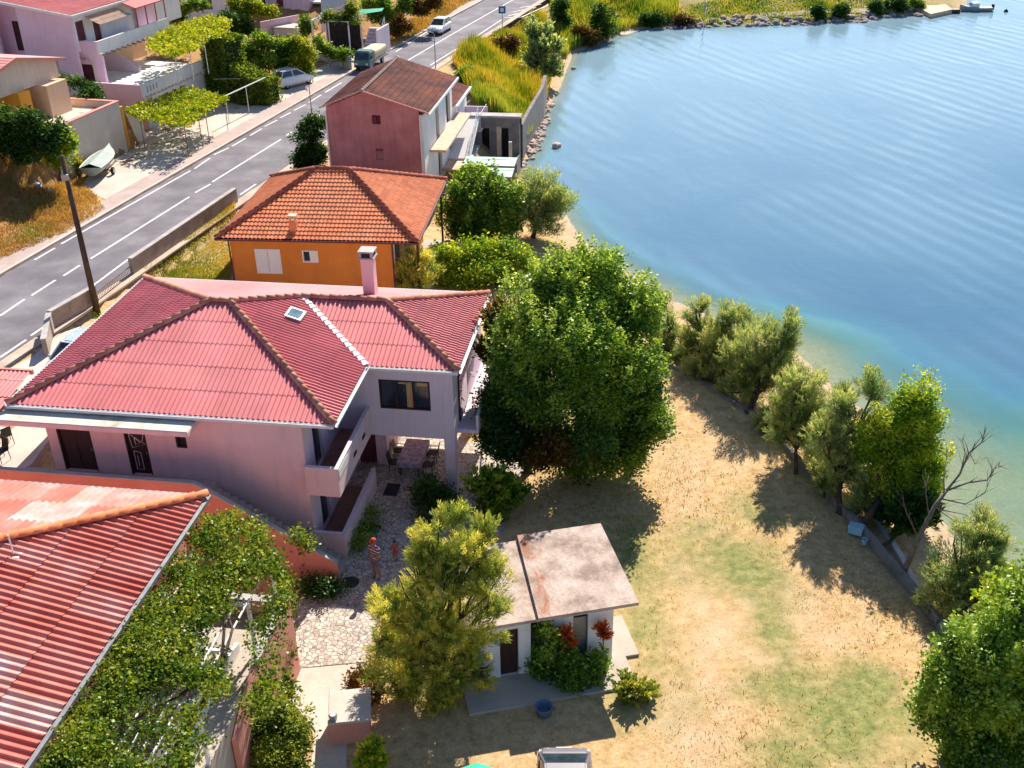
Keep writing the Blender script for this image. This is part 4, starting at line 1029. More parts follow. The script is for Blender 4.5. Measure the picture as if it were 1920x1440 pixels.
# sea side front: white wall with tall dark openings
fr = ur
ops = []
for (xa, xb, yt, yb) in ((811, 817, 213, 250), (830, 838, 183, 222)):
    p0, p1 = HF.hu(xa, yt, fr), HF.hu(xb, yb, fr); ops.append((min(HF.hu(xa, (yt + yb) / 2, fr).y, HF.hu(xb, (yt + yb) / 2, fr).y), max(HF.hu(xa, (yt + yb) / 2, fr).y, HF.hu(xb, (yt + yb) / 2, fr).y), 4.6, 6.9))
p0, p1 = HF.hu(816, 300, fr), HF.hu(823, 300, fr); ops.append((p0.y, p1.y, 1.0, 3.6))
p0, p1 = HF.hu(838, 290, fr), HF.hu(842, 290, fr); ops.append((p0.y, p1.y, 1.0, 3.6))
mb = MB(); mb.wallv(fr, fr + .25, y0, RV - .2, 0, 7.45, ops, axis='u'); mb.build('front_wall', MT['white_wall'], rh)
for o_ in ops: MB().box(fr + .02, fr + .06, o_[0] + .02, o_[1] - .02, o_[2], o_[3]).build('shutter', MT['dark_wood'], rh)
mb = MB(); mb.box(-.02, .1, -.05, RV + .05, 7.46, 7.62); mb.build('gutter', MT['white_metal'], rh)
for u, za_, zb_ in ((ul - .04, le.z - .2, 1), (ur + .06, 7.3, .3)): MB().tube([(u, y0 - .06, za_), (u, y0 - .06, zb_)], .06, 8).build('downpipe', MT['white_paint'], rh)
# long concrete balcony slab with white panels below it, and the lean-to block behind
k0, k1, k2 = HF.L(808, 281, 4.6), HF.L(836, 282, 4.6), HF.L(873, 211, 4.6)
bw = 1.0 #(.9, min(1.6, k1.x - fr))
mb = MB(); mb.cbox(fr + .255, .72, k0.y, k2.y, 4.42, 4.6, .02); bs_ = mb.build('balcony', MT['rooftile_pale'], rh)
# lower annex behind the house, balcony box, and the white outside ramp going down on the sea side
mb = MB(); AV = 16.3
mb.wallv(-.75, -.5, RV + .1, AV, 0, 5.3, [(RV + 2.2, RV + 2.9, 3.2, 5.1)], axis='u'); mb.box(-5, -.75, AV - .25, AV, 0, 5.6); mb.box(-5, -4.75, RV + .1, AV - .25, 0, 5.6); mb.build('annex_wall', MT['white_wall'], rh)
MB().box(-.7, -.65, RV + 2.2, RV + 2.9, 3.2, 5.1).build('shutter', MT['dark_wood'], rh)
mb = MB(); roof_plane(mb, [(-.25, RV + .1, 5.45), (-.25, AV + .2, 5.45), (-5.1, AV + .2, 6.9), (-5.1, RV + .1, 6.9)], (0, 1, 0), .22, .025, .42, .02, .5, 4, 33); mb.build('annex_roof', MT['roof_old'], rh, True)
mb = MB(); mb.box(-.25, -.08, RV, AV + .25, 5.28, 5.44); mb.build('gutter', MT['white_metal'], rh)
mb = MB(); mb.box(-.497, 1.35, 12.3, 15.6, 2.9, 3.05); mb.box(-.497, 1.35, 12.3, 12.42, 3.053, 4.1); mb.box(-.497, 1.35, 15.48, 15.6, 3.053, 4.1); mb.build('terrace_box', MT['lilac_wall'], rh)
mb = MB(); mb.slab([(-.445, 7.9, 2.0), (1.25, 7.9, 2.0), (1.25, 12.29, 3.9), (-.445, 12.29, 3.9)], (0, 0, .15)); mb.slab([(-.2, 7.9, 0), (1.2, 7.9, 0), (1.2, 12.29, 0), (-.2, 12.29, 0)], (0, 0, 1.9)); mb.build('outside_ramp', MT['white_paint'], rh)
mb = MB()
for i in range(7):
    v = 8.0 + 4.2 * i / 6; z = 2.15 + 1.9 * i / 6; mb.tube([(1.2, v, z), (1.2, v, z + .95)], .02, 5)
for h_ in (.5, .95): mb.tube([(1.2, 8.0, 2.15 + h_), (1.2, 12.2, 4.05 + h_)], .022, 5)
for i in range(5): mb.tube([(1.28, 12.5 + i * .7, 3.05), (1.28, 12.5 + i * .7, 4.3)], .02, 5)
mb.tube([(1.28, 12.4, 4.3), (1.28, 15.5, 4.3)], .022, 5)
mb.build('railing', MT['white_metal'], rh)
MB().cbox(-.44, 1.25, 5.6, 7.85, 1.85, 2.0, .02).build('landing', MT['rooftile_pale'], rh)
# ================================================================ neighbour with the faded corrugated roof, bottom left
NR = P(387, 930, 5.8); NF = Frame(NR, 8.6)
nh = thing('house', 'house under a faded red and white corrugated roof with tiled hip, beside the pergola', 'house', (NR.x, NR.y, 0), NF.a)
ne, nsl = 5.8, .25; D_ = 9.0
ap = (-D_, -D_, ne + nsl * D_)
mb = MB(); roof_plane(mb, [(0, 0, ne), (0, -18.5, ne), (-D_, -18.5, ne + nsl * D_), ap], (0, 1, 0), .26, .042, 1.55, .03, 1.04, 8, 52)
roof_plane(mb, [(0, 0, ne), ap, (-D_ - 9, -D_, ne + nsl * D_), (-18, 0, ne)], (1, 0, 0), .26, .042, 1.55, .03, 1.04, 6, 57)
rf = mb.build('roof', MT['roof_faded'], nh, True)
mb = MB(); ridge_run(mb, (0, 0, ne), ap, .15, .42, .09, 6, 50); mb.build('ridge_cap', MT['roof_orange'], rf, True)
mb = MB(); mb.box(.0, .13, -18.5, .1, ne - .15, ne - .02); mb.box(-18, 0, .0, .12, ne - .15, ne - .02); mb.build('gutter', MT['grey_metal'], nh)
MB().box(-17.9, -.05, -18.4, -.05, ne - .2, ne - .16).build('soffit', MT['salmon_wall'], nh)
mb = MB(); mb.box(-17.5, -.7, -18, -18 + .3, 0, ne - .2); mb.wallv(-1.0, -.7, -17.7, -.7, 0, ne - .2, [(-9, -8, 2.9, 5.0), (-6, -4.6, 3.7, 5.0), (-13, -11.6, 3.7, 5.0)], axis='u'); mb.box(-17.5, -1.0, -1.0, -.7, 0, ne - .2); mb.build('wall', MT['salmon_wall'], nh)
for v0, v1, z0 in ((-9, -8, 2.95), (-6, -4.6, 3.7), (-13, -11.6, 3.7)): MB().box(-.95, -.9, v0, v1, z0, 5.0).build('window' if z0 > 3 else 'door', MT['glass'] if z0 > 3 else MT['dark_wood'], nh)
p = NF.L(0, 1080, 6.6)
mb = MB(); mb.tube([(-3.9, -4.9, 6.6), (-3.9, -4.9, 7.5)], .025, 6); mb.cbox(-4.0, -3.7, -5.05, -4.75, 6.62, 6.75, .02); mb.build('vent_pipe', MT['white_metal'], nh)
# raised terrace under the vine
we = NF.L(564, 1258, 0); wt = we.x
tz = 2.7
terr = thing('terrace', 'raised salmon masonry terrace with parapet and steps under the grape vine', 'terrace', (NR.x, NR.y, 0), NF.a)
v1 = we.y
mb = MB(); mb.box(-.695, wt - .25, -18, v1 - .35, 0, tz); mb.build('deck', MT['concrete'], terr)
mb = MB(); 
mb.slab([(wt - .22, v1, 0), (wt, v1, 0), (wt, v1, 3.3), (wt - .22, v1, 3.3)], (0, -.3, 0))
mb.slab([(wt - .2, v1 - .302, 0), (wt - .2, -7.0, 0), (wt - .2, -7.0, 2.2), (wt - .2, -4.9, 3.3), (wt - .2, v1 - .302, 3.3)], (.2, 0, 0))
mb.box(-.69, wt - .23, v1 - .3, v1 - .05, 0, 3.25)
mb.build('parapet', MT['salmon_wall'], terr)
mb = MB(); mb.box(wt - .26, wt + .03, -4.9, v1 + .02, 3.303, 3.36); mb.box(-.69, wt - .262, v1 - .33, v1 - .02, 3.253, 3.31); mb.build('coping', MT['coping'], terr)
mb = MB()
for i in range(12): mb.box(wt - 1.5, wt - .26, -8.5 - .3 * (i + 1), -8.5 - .3 * i + .0, 2.7, 2.72)
s0 = NF.L(448, 1262, 2.0); s1 = NF.L(352, 1420, 2.9)
for i in range(14): mb.box(s0.x - 1.3, s0.x - .15, s0.y - .28 * (i + 1), s0.y - .28 * i, 2.72 , 2.74 + .02 * i)
mb.build('step', MT['concrete_pale'], terr)
mb = MB(); mb.slab([(s0.x - .12, s0.y + .3, 2.72), (s0.x - .12, s0.y - 5.5, 2.72), (s0.x - .12, s0.y - 5.5, 4.3), (s0.x - .12, s0.y + .3, 3.0)], (.15, 0, 0)); mb.build('stair_wall', MT['white_wall'], terr)
# pergola
pg = thing('pergola', 'white slatted pergola frame carrying the grape vine over the terrace', 'pergola', (NR.x, NR.y, 0), NF.a)
for v in np.arange(-14.5, v1 - .2, 2.0): MB().box(.15, wt - .2, v, v + .09, 5.12, 5.22).build('beam', MT['white_paint'], pg)
mb = MB()
for u in np.arange(.35, wt - .2, .33): mb.box(u, u + .05, -14.5, v1 - .3, 5.223, 5.27)
mb.build('slat', MT['white_paint'], pg)
for v in (-12.4, -8.4, -4.4, v1 - .5):
    MB().box(wt - .32, wt - .22, v, v + .1, 2.7, 5.118).build('post', MT['white_paint'], pg)

# ================================================================ shed with two concrete roof slabs
SF_o = P(1198, 1130, 2.75)
sa = math.degrees(math.atan2(-(P(1198, 1130, 2.75).y - P(1010, 1160, 2.75).y), (P(1198, 1130, 2.75).x - P(1010, 1160, 2.75).x)))
SF = Frame(SF_o, sa)
shd = thing('shed', 'white garden shed with two stained concrete roof slabs on the lawn', 'shed', (SF_o.x, SF_o.y, 0), SF.a)
su0 = SF.L(1010, 1160, 2.75).x; sv1 = SF.L(1148, 983, 2.75).y; lu = SF.L(985, 1010, 2.75)
xw = SF.L(925, 1012, 2.5)
MT['shed_roof'] = pmat('shed_roof', [(0.30, 0.22, 0.18), (0.48, 0.37, 0.31), (0.58, 0.47, 0.41)], 1.2, .95, .4, 9, fine=.2, lo=.35, hi=.65)
ms_ = MT['shed_roof']; nt = ms_.node_tree; N, K = nt.nodes, nt.links; b_ = N["Principled BSDF"]
lk = b_.inputs['Base Color'].links[0].from_socket
tcs = N.new("ShaderNodeTexCoord").outputs['Object']; sx = N.new("ShaderNodeSeparateXYZ"); K.new(tcs, sx.inputs[0])
nz = noise(N, K, tcs, 2.2, 8, .75, (1, .45, 1), dist=.8)
gx_ = mathn(N, K, 'ABSOLUTE', mathn(N, K, 'SUBTRACT', sx.outputs[0], su0 + .42)); gx_ = mathn(N, K, 'MULTIPLY', gx_, 1.1)
ff = mathn(N, K, 'MULTIPLY', mathn(N, K, 'SUBTRACT', nz.outputs[0], mathn(N, K, 'ADD', mathn(N, K, 'MULTIPLY', gx_, .28), .40)), 6.0, True)
oc = mixc(N, K, mathn(N, K, 'MULTIPLY', ff, .85), lk, (.34, .12, .05)); K.new(oc, b_.inputs['Base Color'])
pz = lambda v: 2.75 + .12 * v / sv1
mb = MB(); mb.slab([(su0, 0, 2.63), (0, 0, 2.63), (-.05, sv1, 2.75), (su0 + .25, sv1, 2.75)], (0, 0, .13)); mb.build('roof', MT['shed_roof'], shd)
mb = MB(); mb.slab([(su0 - 2.3, .12, 2.50), (su0 + .05, .12, 2.50), (su0 + .25, sv1 - .1, 2.6), (su0 - 2.2, sv1 - .1, 2.6)], (0, 0, .12)); mb.build('roof', MT['shed_roof'], shd)
wv = .35
dq = SF.hv(937, 1200, wv).x, SF.hv(972, 1200, wv).x; d2 = SF.hv(995, 1180, wv).x, SF.hv(1018, 1180, wv).x; d3 = SF.hv(1075, 1160, wv).x, SF.hv(1103, 1160, wv).x
ue = SF.hv(1150, 1160, wv).x
mb = MB(); mb.wallv(wv, wv + .2, su0 - 2.1, ue, 0, 2.49, [(dq[0], dq[1], .1, 2.15), (d2[0], d2[1], .1, 2.3), (d3[0], d3[1], .1, 2.3)])
mb.box(su0 - 2.1, su0 - 1.9, wv + .2, sv1 - .4, 0, 2.49); mb.box(ue - .2, ue, wv + .2, sv1 - .4, 0, 2.6); mb.box(su0 - 1.9, ue - .2, sv1 - .6, sv1 - .4, 0, 2.55); mb.box(su0 + .03, ue, wv + .003, wv + .2, 2.493, 2.628)
mb.build('wall', MT['white_wall'], shd)
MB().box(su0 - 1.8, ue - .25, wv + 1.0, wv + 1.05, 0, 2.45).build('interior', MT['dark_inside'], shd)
for d_, m_ in ((dq, 'dark_wood'), (d2, 'dark_wood'), (d3, 'grey_metal')): MB().box(d_[0] + .04, d_[1] - .04, wv + .12, wv + .17, .1, 2.1).build('door', MT[m_], shd)
mb = MB(); mb.box(su0 - 2.6, ue + .5, -1.05, wv, -.1, .1); mb.box(ue + .003, ue + 1.0, wv, 2.4, -.1, .095); mb.build('plinth', MT['concrete'], shd)
# masonry box with a concrete lid
bxo = P(660, 1395, 0)
bx = thing('masonry_box', 'low salmon masonry box with a pale concrete lid beside the path', 'cistern', (bxo.x, bxo.y, 0), math.radians(-6))
w_ = 72 / (FPX / depth(bxo)); dpt = 1.3
MB().cbox(-w_ / 2, w_ / 2, 0, dpt, 0, .95, .02).build('body', MT['salmon_wall'], bx)
MB().cbox(-w_ / 2 - .06, w_ / 2 + .06, -.06, dpt + .06, .953, 1.05, .02).build('lid', MT['concrete_pale'], bx)
MB().lathe([(.0, 0), (.12, 0), (.14, .16), (.1, .2)], 12, (-w_ / 2 + .12, .12, 1.053)).build('pot', MT['grey_metal'], bx)

# ================================================================ walls along road and sea
def path_wall(name, label, pts, h, th, mat, cap=None, cat='wall', z0=None, capmat='coping'):
    """upright wall following ground points; h above the first z"""
    t = thing(name, label, cat, (pts[0].x, pts[0].y, pts[0].z))
    O = pts[0]; mb = MB(); mc_ = MB()
    for a, b in zip(pts[:-1], pts[1:]):
        d = (b - a); d.z = 0; d.normalize(); r = Vector((d.y, -d.x, 0)) * th / 2
        q = [a - r - O, a + r - O, b + r - O, b - r - O]
        mb.slab([(p.x, p.y, (z0 if z0 is not None else p.z + O.z) - O.z) for p in q], (0, 0, h + ((0 if z0 is None else O.z - z0))))
        if cap:
            r2 = r * (1 + cap / th); zc = h + (0 if z0 is None else 0)
            q = [a - r2 - O, a + r2 - O, b + r2 - O, b - r2 - O]
            mc_.slab([(p.x, p.y, p.z + h + .002 if z0 is None else h + .002) for p in q], (0, 0, .06))
    mb.build('masonry', MT[mat], t)
    if cap: mc_.build('coping', MT[capmat], t)
    return t
def seg_pts(a, b, za, zb=None, n=1, zt=None):
    return [P(a[0] + (b[0] - a[0]) * i / n, a[1] + (b[1] - a[1]) * i / n, za) for i in range(n + 1)]
tw = 3.5
A = P(92, 585, tw); B = P(176, 537, tw); C_ = P(243, 486, tw); D2 = P(440, 354, tw)
for (a, b, lab) in ((A, B, 'short grey block wall beside the utility pole'), (C_, D2, 'long grey block wall between the road and the orange bungalow')):
    path_wall('wall', lab, [Vector((a.x, a.y, 1.2)), Vector((b.x, b.y, 1.2))], tw - 1.2, .25, 'block_wall', .06)
E2 = P(92, 600, tw); 
path_wall('wall', 'short return of the block wall at the parking place', [Vector((A.x + .05, A.y - .2, 1.2)), Vector((A.x + .9, A.y - 3.2, 1.2))], tw - 1.2, .22, 'block_wall', .05)
gt = thing('gate', 'dark metal yard gate in the gap of the roadside wall', 'gate', (B.x, B.y, 1.9), math.atan2((C_ - B).x, (C_ - B).y) - math.pi / 2)
Lg = (C_ - B).length
mb = MB()
for z in (.1, 1.2): mb.tube([(.15, 0, z), (Lg - .15, 0, z)], .025, 6)
for i in range(int(Lg / .16)): mb.tube([(.15 + i * .16, 0, .1), (.15 + i * .16, 0, 1.2)], .012, 5)
mb.build('gate_leaf', MT['rusty_metal'], gt)
# low wall between lawn and beach
sp = [P(x, y, .32) for x, y in ((1255, 684), (1335, 724), (1412, 772), (1465, 822), (1517, 878), (1570, 935), (1627, 995), (1665, 1040), (1700, 1080), (1745, 1133), (1795, 1198), (1870, 1295), (1960, 1415))]
swl = path_wall('sea_wall', 'low grey wall dividing the lawn from the narrow beach', [Vector((p.x, p.y, -.4)) for p in sp], .72, .2, 'old_wall', None)
kp = [P(x, y, -.2) for x, y in ((1615, 935), (1650, 985), (1690, 1050), (1722, 1110))]
path_wall('kerb_wall', 'broken white kerb of a small path on the beach', [Vector((p.x, p.y, -.45)) for p in kp], .42, .22, 'concrete_pale', None)
tb = P(1610, 1003, .12)
for (px, py, w, lab) in ((1604, 998, .55, 'pale blue plastic crate on the shaded lawn by the low wall'), (1620, 1020, .25, 'small light blue bucket beside the plastic crate')):
    q = P(px, py, 0); t = thing('crate' if w > .3 else 'bucket', lab, 'crate' if w > .3 else 'bucket', q, .5)
    MT.setdefault('blue_plastic', pmat('blue_plastic', [(.30, .52, .66), (.40, .62, .74)], 2, .5))
    if w > .3:
        mb = MB(); mb.box(-w / 2, w / 2, -w * .4, w * .4, .02, .05)
        for (x0, x1, y0, y1) in ((-w / 2, w / 2, -w * .4, -w * .4 + .03), (-w / 2, w / 2, w * .4 - .03, w * .4), (-w / 2, -w / 2 + .03, -w * .4 + .03, w * .4 - .03), (w / 2 - .03, w / 2, -w * .4 + .03, w * .4 - .03)): mb.box(x0, x1, y0, y1, .05, .3)
        mb.build('body', MT['blue_plastic'], t); MB().cbox(-w / 2 - .02, w / 2 + .02, -w * .42, w * .42, .302, .33, .008).build('lid', MT['blue_plastic'], t)
    else:
        MB().lathe([(.09, 0), (.12, .24), (.13, .25), (.11, .25), (.085, .02)], 14).build('body', MT['blue_plastic'], t)

# roofless ruin and the sea wall below the reeds
RU = Frame(P(975, 316, 0.0), 8.7)
ru = thing('ruin', 'roofless grey masonry room with an open doorway at the foot of the reed field', 'ruin', (RU.o.x, RU.o.y, 0), RU.a)
zt_ = RU.hv(975, 222, 0).z; ua = RU.hv(893, 260, 0).x
do = RU.hv(940, 275, 0).x, RU.hv(954, 275, 0).x; wo = RU.hv(896, 270, 0).x + .3, RU.hv(918, 270, 0).x
mb = MB(); mb.wallv(0, .35, ua - .4, 0, -.3, zt_, [(do[0], do[1], .8, RU.hv(945, 240, 0).z), (wo[0], wo[1], .9, RU.hv(905, 240, 0).z)])
mb.build('front_wall', MT['old_wall'], ru)
zf2 = RU.hv(975, 222, 0).z
MB().box(-.35, .003, -4.5, -.003, -.6, 1.2).build('side_wall', MT['old_wall'], ru); MB().box(ua - .4, ua - .1, -4.2, -.003, -.3, 2.2).build('side_wall', MT['old_wall'], ru)
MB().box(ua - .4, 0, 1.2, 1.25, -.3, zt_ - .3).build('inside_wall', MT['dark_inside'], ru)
mb = MB(); mb.box(ua - .5, .1, -.08, .9, zt_ + .003, zt_ + .16); mb.build('lintel', MT['coping'], ru)
mb = MB(); mb.box(do[0] - .35, do[0], -.05, .0, .8, RU.hv(945, 240, 0).z + .1); mb.build('door_frame', MT['rooftile_pale'], ru)
sw2 = [P(975, 318, 0), P(992, 262, 1.0), P(1010, 205, 1.4), P(1016, 165, 2.2), P(1020, 140, 2.2)]
swp = [Vector((p.x, p.y, -1.0)) for p in (P(977, 232, 2.5), P(990, 207, 2.5), P(1004, 183, 2.5), P(1016, 163, 2.5), P(1022, 140, 2.5))]
path_wall('retaining_wall', 'high grey concrete wall between the reed field and the stony shore', swp, 3.45, .3, 'old_wall', None)
# shed roofs of pale green sheets
gq = [P(872, 303, 2.2), P(955, 308, 2.2), P(957, 338, 2.2), P(862, 330, 2.2)]
GFr = Frame(gq[3], 8.0)
gs = thing('shed', 'lean-to shelter roofed with pale green sheets behind the trees', 'shed', (gq[3].x, gq[3].y, 0), GFr.a)
gu = GFr.loc(gq[2]).x; gv = GFr.loc(gq[0]).y
mb = MB(); roof_plane(mb, [(0, 0, 2.2), (gu, 0, 2.2), (gu, gv * .48, 2.35), (0, gv * .48, 2.35)], (1, 0, 0), .12, .012, 1.2, .02, 1.0, 4, 61); roof_plane(mb, [(-.1, gv * .52, 2.45), (gu, gv * .52, 2.45), (gu, gv, 2.6), (-.1, gv, 2.6)], (1, 0, 0), .12, .012, 1.2, .02, 1.0, 4, 62)
mb.build('roof', MT['green_sheet'], gs)
for (u, v) in ((.1, .1), (gu - .1, .1), (.1, gv - .1), (gu - .1, gv - .1), (gu / 2, .1)): MB().box(u - .05, u + .05, v - .05, v + .05, -.2, 2.18).build('post', MT['rusty_metal'], gs)
MB().box(.2, gu - .1, gv - .3, gv - .2, 0, 2.4).build('back_panel', MT['old_wall'], gs)
po = P(958, 345, 0); pp = thing('post', 'pale concrete post at the corner of the green shelter', 'post', po)
MB().cbox(-.13, .13, -.13, .13, -.2, 3.3, .02).build('shaft', MT['concrete_pale'], pp)

# ================================================================ houses across the road
PFo = P(265, 160, 6.2); PF = Frame(PFo, 16.5)
ph = thing('house', 'large pink house on three levels with white balcony parapets across the road', 'house', (PFo.x, PFo.y, 0), PF.a)
TL = PF.L(388, 105, 6.2).y
mb = MB(); mb.wallv(-.22, 0, .15, TL, 2.6, 5.3, [(2.2, 3.6, 3.9, 4.8), (4.3, 5.0, 3.9, 4.8), (5.3, 6.2, 3.9, 4.8), (7.6, 10.2, 2.7, 4.9)], axis='u'); mb.box(-9, -.22, .15, .4, 2.6, 5.3); mb.box(-9, -.22, TL - .25, TL, 2.6, 5.3); mb.box(-9, 0, .15, TL, 5.303, 5.5)
mb.build('ground_floor_wall', MT['white_wall'], ph)
for a, b, z0, z1, m_ in ((2.2, 3.6, 3.9, 4.8, 'glass'), (4.3, 5.0, 3.9, 4.8, 'glass'), (5.3, 6.2, 3.9, 4.8, 'glass'), (7.6, 10.2, 2.7, 4.9, 'white_paint')): MB().box(-.16, -.12, a, b, z0, z1).build('window' if m_ == 'glass' else 'garage_door', MT[m_], ph)
mb = MB(); mb.box(-.16, .02, 0, TL, 5.2, 6.2); mb.build('terrace_parapet', MT['white_wall'], ph)
mb = MB(); mb.box(-4.6, -.163, -.02, .16, 5.0, 6.2); mb.box(-4.6, -.1, .0, .14, 2.6, 5.0); mb.build('terrace_parapet', MT['purple_wall'], ph)
mb = MB()
for i in range(int(TL / .55)): mb.tube([(.08, .3 + i * .55, 5.18), (.08, .55 + i * .55, 5.18)], .09, 6)
mb.build('tile_trim', MT['rooftile_pale'], ph)
mb = MB()
for k in range(4): mb.box(.023, .03, .6 + k * .45, .75 + k * .45, 5.5, 5.95)
mb.build('lattice', MT['grey_metal'], ph)
# first floor: loggia
bu = PF.L(182, 78, 9.0); B0 = bu.y; B1 = PF.L(312, 33, 9.0).y; bx_ = bu.x
mb = MB(); mb.wallv(-8.2, -8.0, B0, B1 + .5, 5.5, 8.0, [(B0 + .5, B0 + 1.4, 5.5, 7.6)], axis='u'); mb.build('loggia_wall', MT['peach_wall'], ph)
MB().box(-8.15, -8.1, B0 + .5, B0 + 1.4, 5.5, 7.6).build('door', MT['dark_wood'], ph)
ya = B0 + .05
mb = MB(); aw0, aw1 = -8.0, bx_ + .1
mb.wallv(ya, ya + .3, aw0 - 1.2, aw1, 2.6, 8.0, [(aw0 + .9, aw1 - 1.0, 5.6, 7.1)])
c = (aw0 + .9 + aw1 - 1.0) / 2; r = (aw1 - 1.0 - aw0 - .9) / 2
mb.build('arch_wall', MT['purple_wall'], ph)
MB().box(aw0 + .9, aw1 - 1.0, ya + .35, ya + .4, 5.6, 7.1).build('window', MT['maroon'], ph)
mb = MB(); arc = [(c + (r + .12) * math.cos(t), ya - .03, 6.9 + (r + .12) * .8 * math.sin(t)) for t in np.linspace(0, math.pi, 12)]
mb.tube([(c + r + .12, ya - .03, 5.5)] + arc + [(c - r - .12, ya - .03, 5.5)], .12, 6); mb.build('arch', MT['cream_wall'], ph)
mb = MB(); mb.slab([(-8.0, B0 + 4.6, 5.5), (-4.6, B0 + 4.6, 5.5), (-4.6, B0 + 4.6, 5.9), (-8, B0 + 4.6, 7.9)], (0, .25, 0)); mb.build('stair_wall', MT['lilac_wall'], ph)
# balcony
mb = MB(); mb.box(-8.2, bx_, B0 - .05, B1, 7.99, 8.15); mb.box(bx_ - .14, bx_ + .02, B0 - .08, B1, 8.0, 9.0); mb.build('balcony', MT['white_wall'], ph)
mb = MB(); mb.box(-8.4, bx_ - .143, B0 - .1, B0 + .06, 7.9, 9.0); mb.build('balcony_side', MT['purple_wall'], ph)
mb = MB()
for i in range(int((B1 - B0) / .75)): mb.cbox(bx_ - .1, bx_ + .3, B0 + .2 + i * .75, B0 + .4 + i * .75, 7.82, 7.98, .01)
mb.build('joist', MT['old_wall'], ph)
# second floor
ro = PF.L(133, 28, 11.2); rv = ro.y; rux = ro.x; ztop = PF.hv(42, 10, rv).z; ul_ = PF.hv(42, 10, rv).x
rs = (ztop - 11.2) / (rux - ul_)
uw = rux - .35; vw = rv + .25
wq = [PF.hu(143, 70, uw), PF.hu(163, 68, uw), PF.hu(176, 70, uw), PF.hu(194, 70, uw)]
h1 = (PF.hu(143, 55, uw).y, PF.hu(160, 55, uw).y); h2 = (PF.hu(177, 60, uw).y, PF.hu(191, 60, uw).y)
mb = MB(); mb.wallv(uw - .25, uw, vw + .25, vw + 16, 8.15, 11.05, [(h1[0], h1[1], 8.9, 10.5), (h2[0], h2[1], 8.15, 10.3)], axis='u'); mb.build('upper_wall', MT['white_wall'], ph)
for a, b, z0, z1 in ((h1[0], h1[1], 8.9, 10.5), (h2[0], h2[1], 8.15, 10.3)): MB().box(uw - .18, uw - .13, a, b, z0, z1).build('shutter', MT['maroon'], ph)
mb = MB(); zz = lambda u: 11.05 + rs * (rux - u)
ud0, ud1 = PF.hv(27, 60, vw + 1.2).x, PF.hv(52, 60, vw + 1.2).x
mb.slab([(ud1 + .3, vw, 4.6), (uw, vw, 4.6), (uw, vw, zz(uw)), (ud1 + .3, vw, zz(ud1 + .3))], (0, .25, 0)); mb.slab([(ud0 - 14, vw + 1.2, 4.6), (ud1 + .3, vw + 1.2, 4.6), (ud1 + .3, vw + 1.2, zz(ud1)), (ud0 - 14, vw + 1.2, zz(ud0 - 14))], (0, .25, 0))
mb.slab([(ud0 - 9, vw - .2, 4.6), (ud0 - .5, vw - .2, 4.6), (ud0 - .5, vw - .2, zz(ud0)), (ud0 - 9, vw - .2, zz(ud0 - 9))], (0, .25, 0))
mb.box(ud1 + .05, ud1 + .3, vw + .25, vw + 1.2, 4.6, zz(ud1)); mb.box(-8.4, uw - .3, vw + .3, B0, 2.6, 8.1)
mb.build('side_wall', MT['purple_wall'], ph)
zd = PF.hv(40, 40, vw + 1.2).z; zd0 = PF.hv(55, 95, vw + 1.2).z
MB().box(ud0, ud1 - .1, vw + 1.14, vw + 1.198, zd0, zd).build('door', MT['dark_wood'], ph)
mb = MB(); roof_plane(mb, [(rux, rv - .1, 11.2), (rux, rv + 17, 11.2), (rux - 9, rv + 17, 11.2 + 9 * rs), (rux - 9, rv - .1, 11.2 + 9 * rs)], (0, 1, 0), .3, .03, .6, .03, .6, 4, 71); mb.build('roof', MT['roof_red'], ph, True)
mb = MB(); mb.box(rux - .02, rux + .16, rv - .15, rv + 17, 11.0, 11.16); mb.slab([(rux, rv - .2, 10.98), (rux - 9, rv - .2, 10.98 + 9 * rs), (rux - 9, rv - .2, 11.2 + 9 * rs), (rux, rv - .2, 11.2)], (0, .12, 0)); mb.build('fascia', MT['white_paint'], ph)
# sloping tiled awning and the red porch roof on red posts
aw = [PF.hu(157, 33, uw + .02), PF.hu(208, 18, uw + .02)]
a0, a1 = aw[0].y, aw[1].y
mb = MB(); roof_plane(mb, [(uw + .05, a0, 10.7), (uw + 1.35, a0 + .1, 10.1), (uw + 1.35, a1 + .9, 10.1), (uw + .05, a1 + .6, 10.7)], (0, 1, 0), .25, .03, .5, .03, .5, 4, 72); mb.build('awning', MT['rooftile_pale'], ph)
mb = MB(); mb.slab([(uw + .05, a1 + 1.0, 11.1), (bx_ + .1, a1 + 1.0, 10.55), (bx_ + .1, B1 + .2, 10.55), (uw + .05, B1 + .2, 11.1)], (0, 0, .08)); mb.build('porch_roof', MT['red_iron'], ph)
mb = MB()
for k in range(4): mb.box(bx_ - .1, bx_ - .02, a1 + 1.15 + k * (B1 - a1 - 1.2) / 3.1, a1 + 1.23 + k * (B1 - a1 - 1.2) / 3.1, 9.0, 10.58)
mb.build('porch_post', MT['red_iron'], ph)
mb = MB(); mb.box(uw + .1, uw + .3, a1 + 3.5, B1 + .1, 8.15, 10.9); mb.box(uw + .31, uw + .35, a1 + 3.0, a1 + 3.4, 8.2, 10.2); mb.build('porch_wall', MT['purple_wall'], ph)

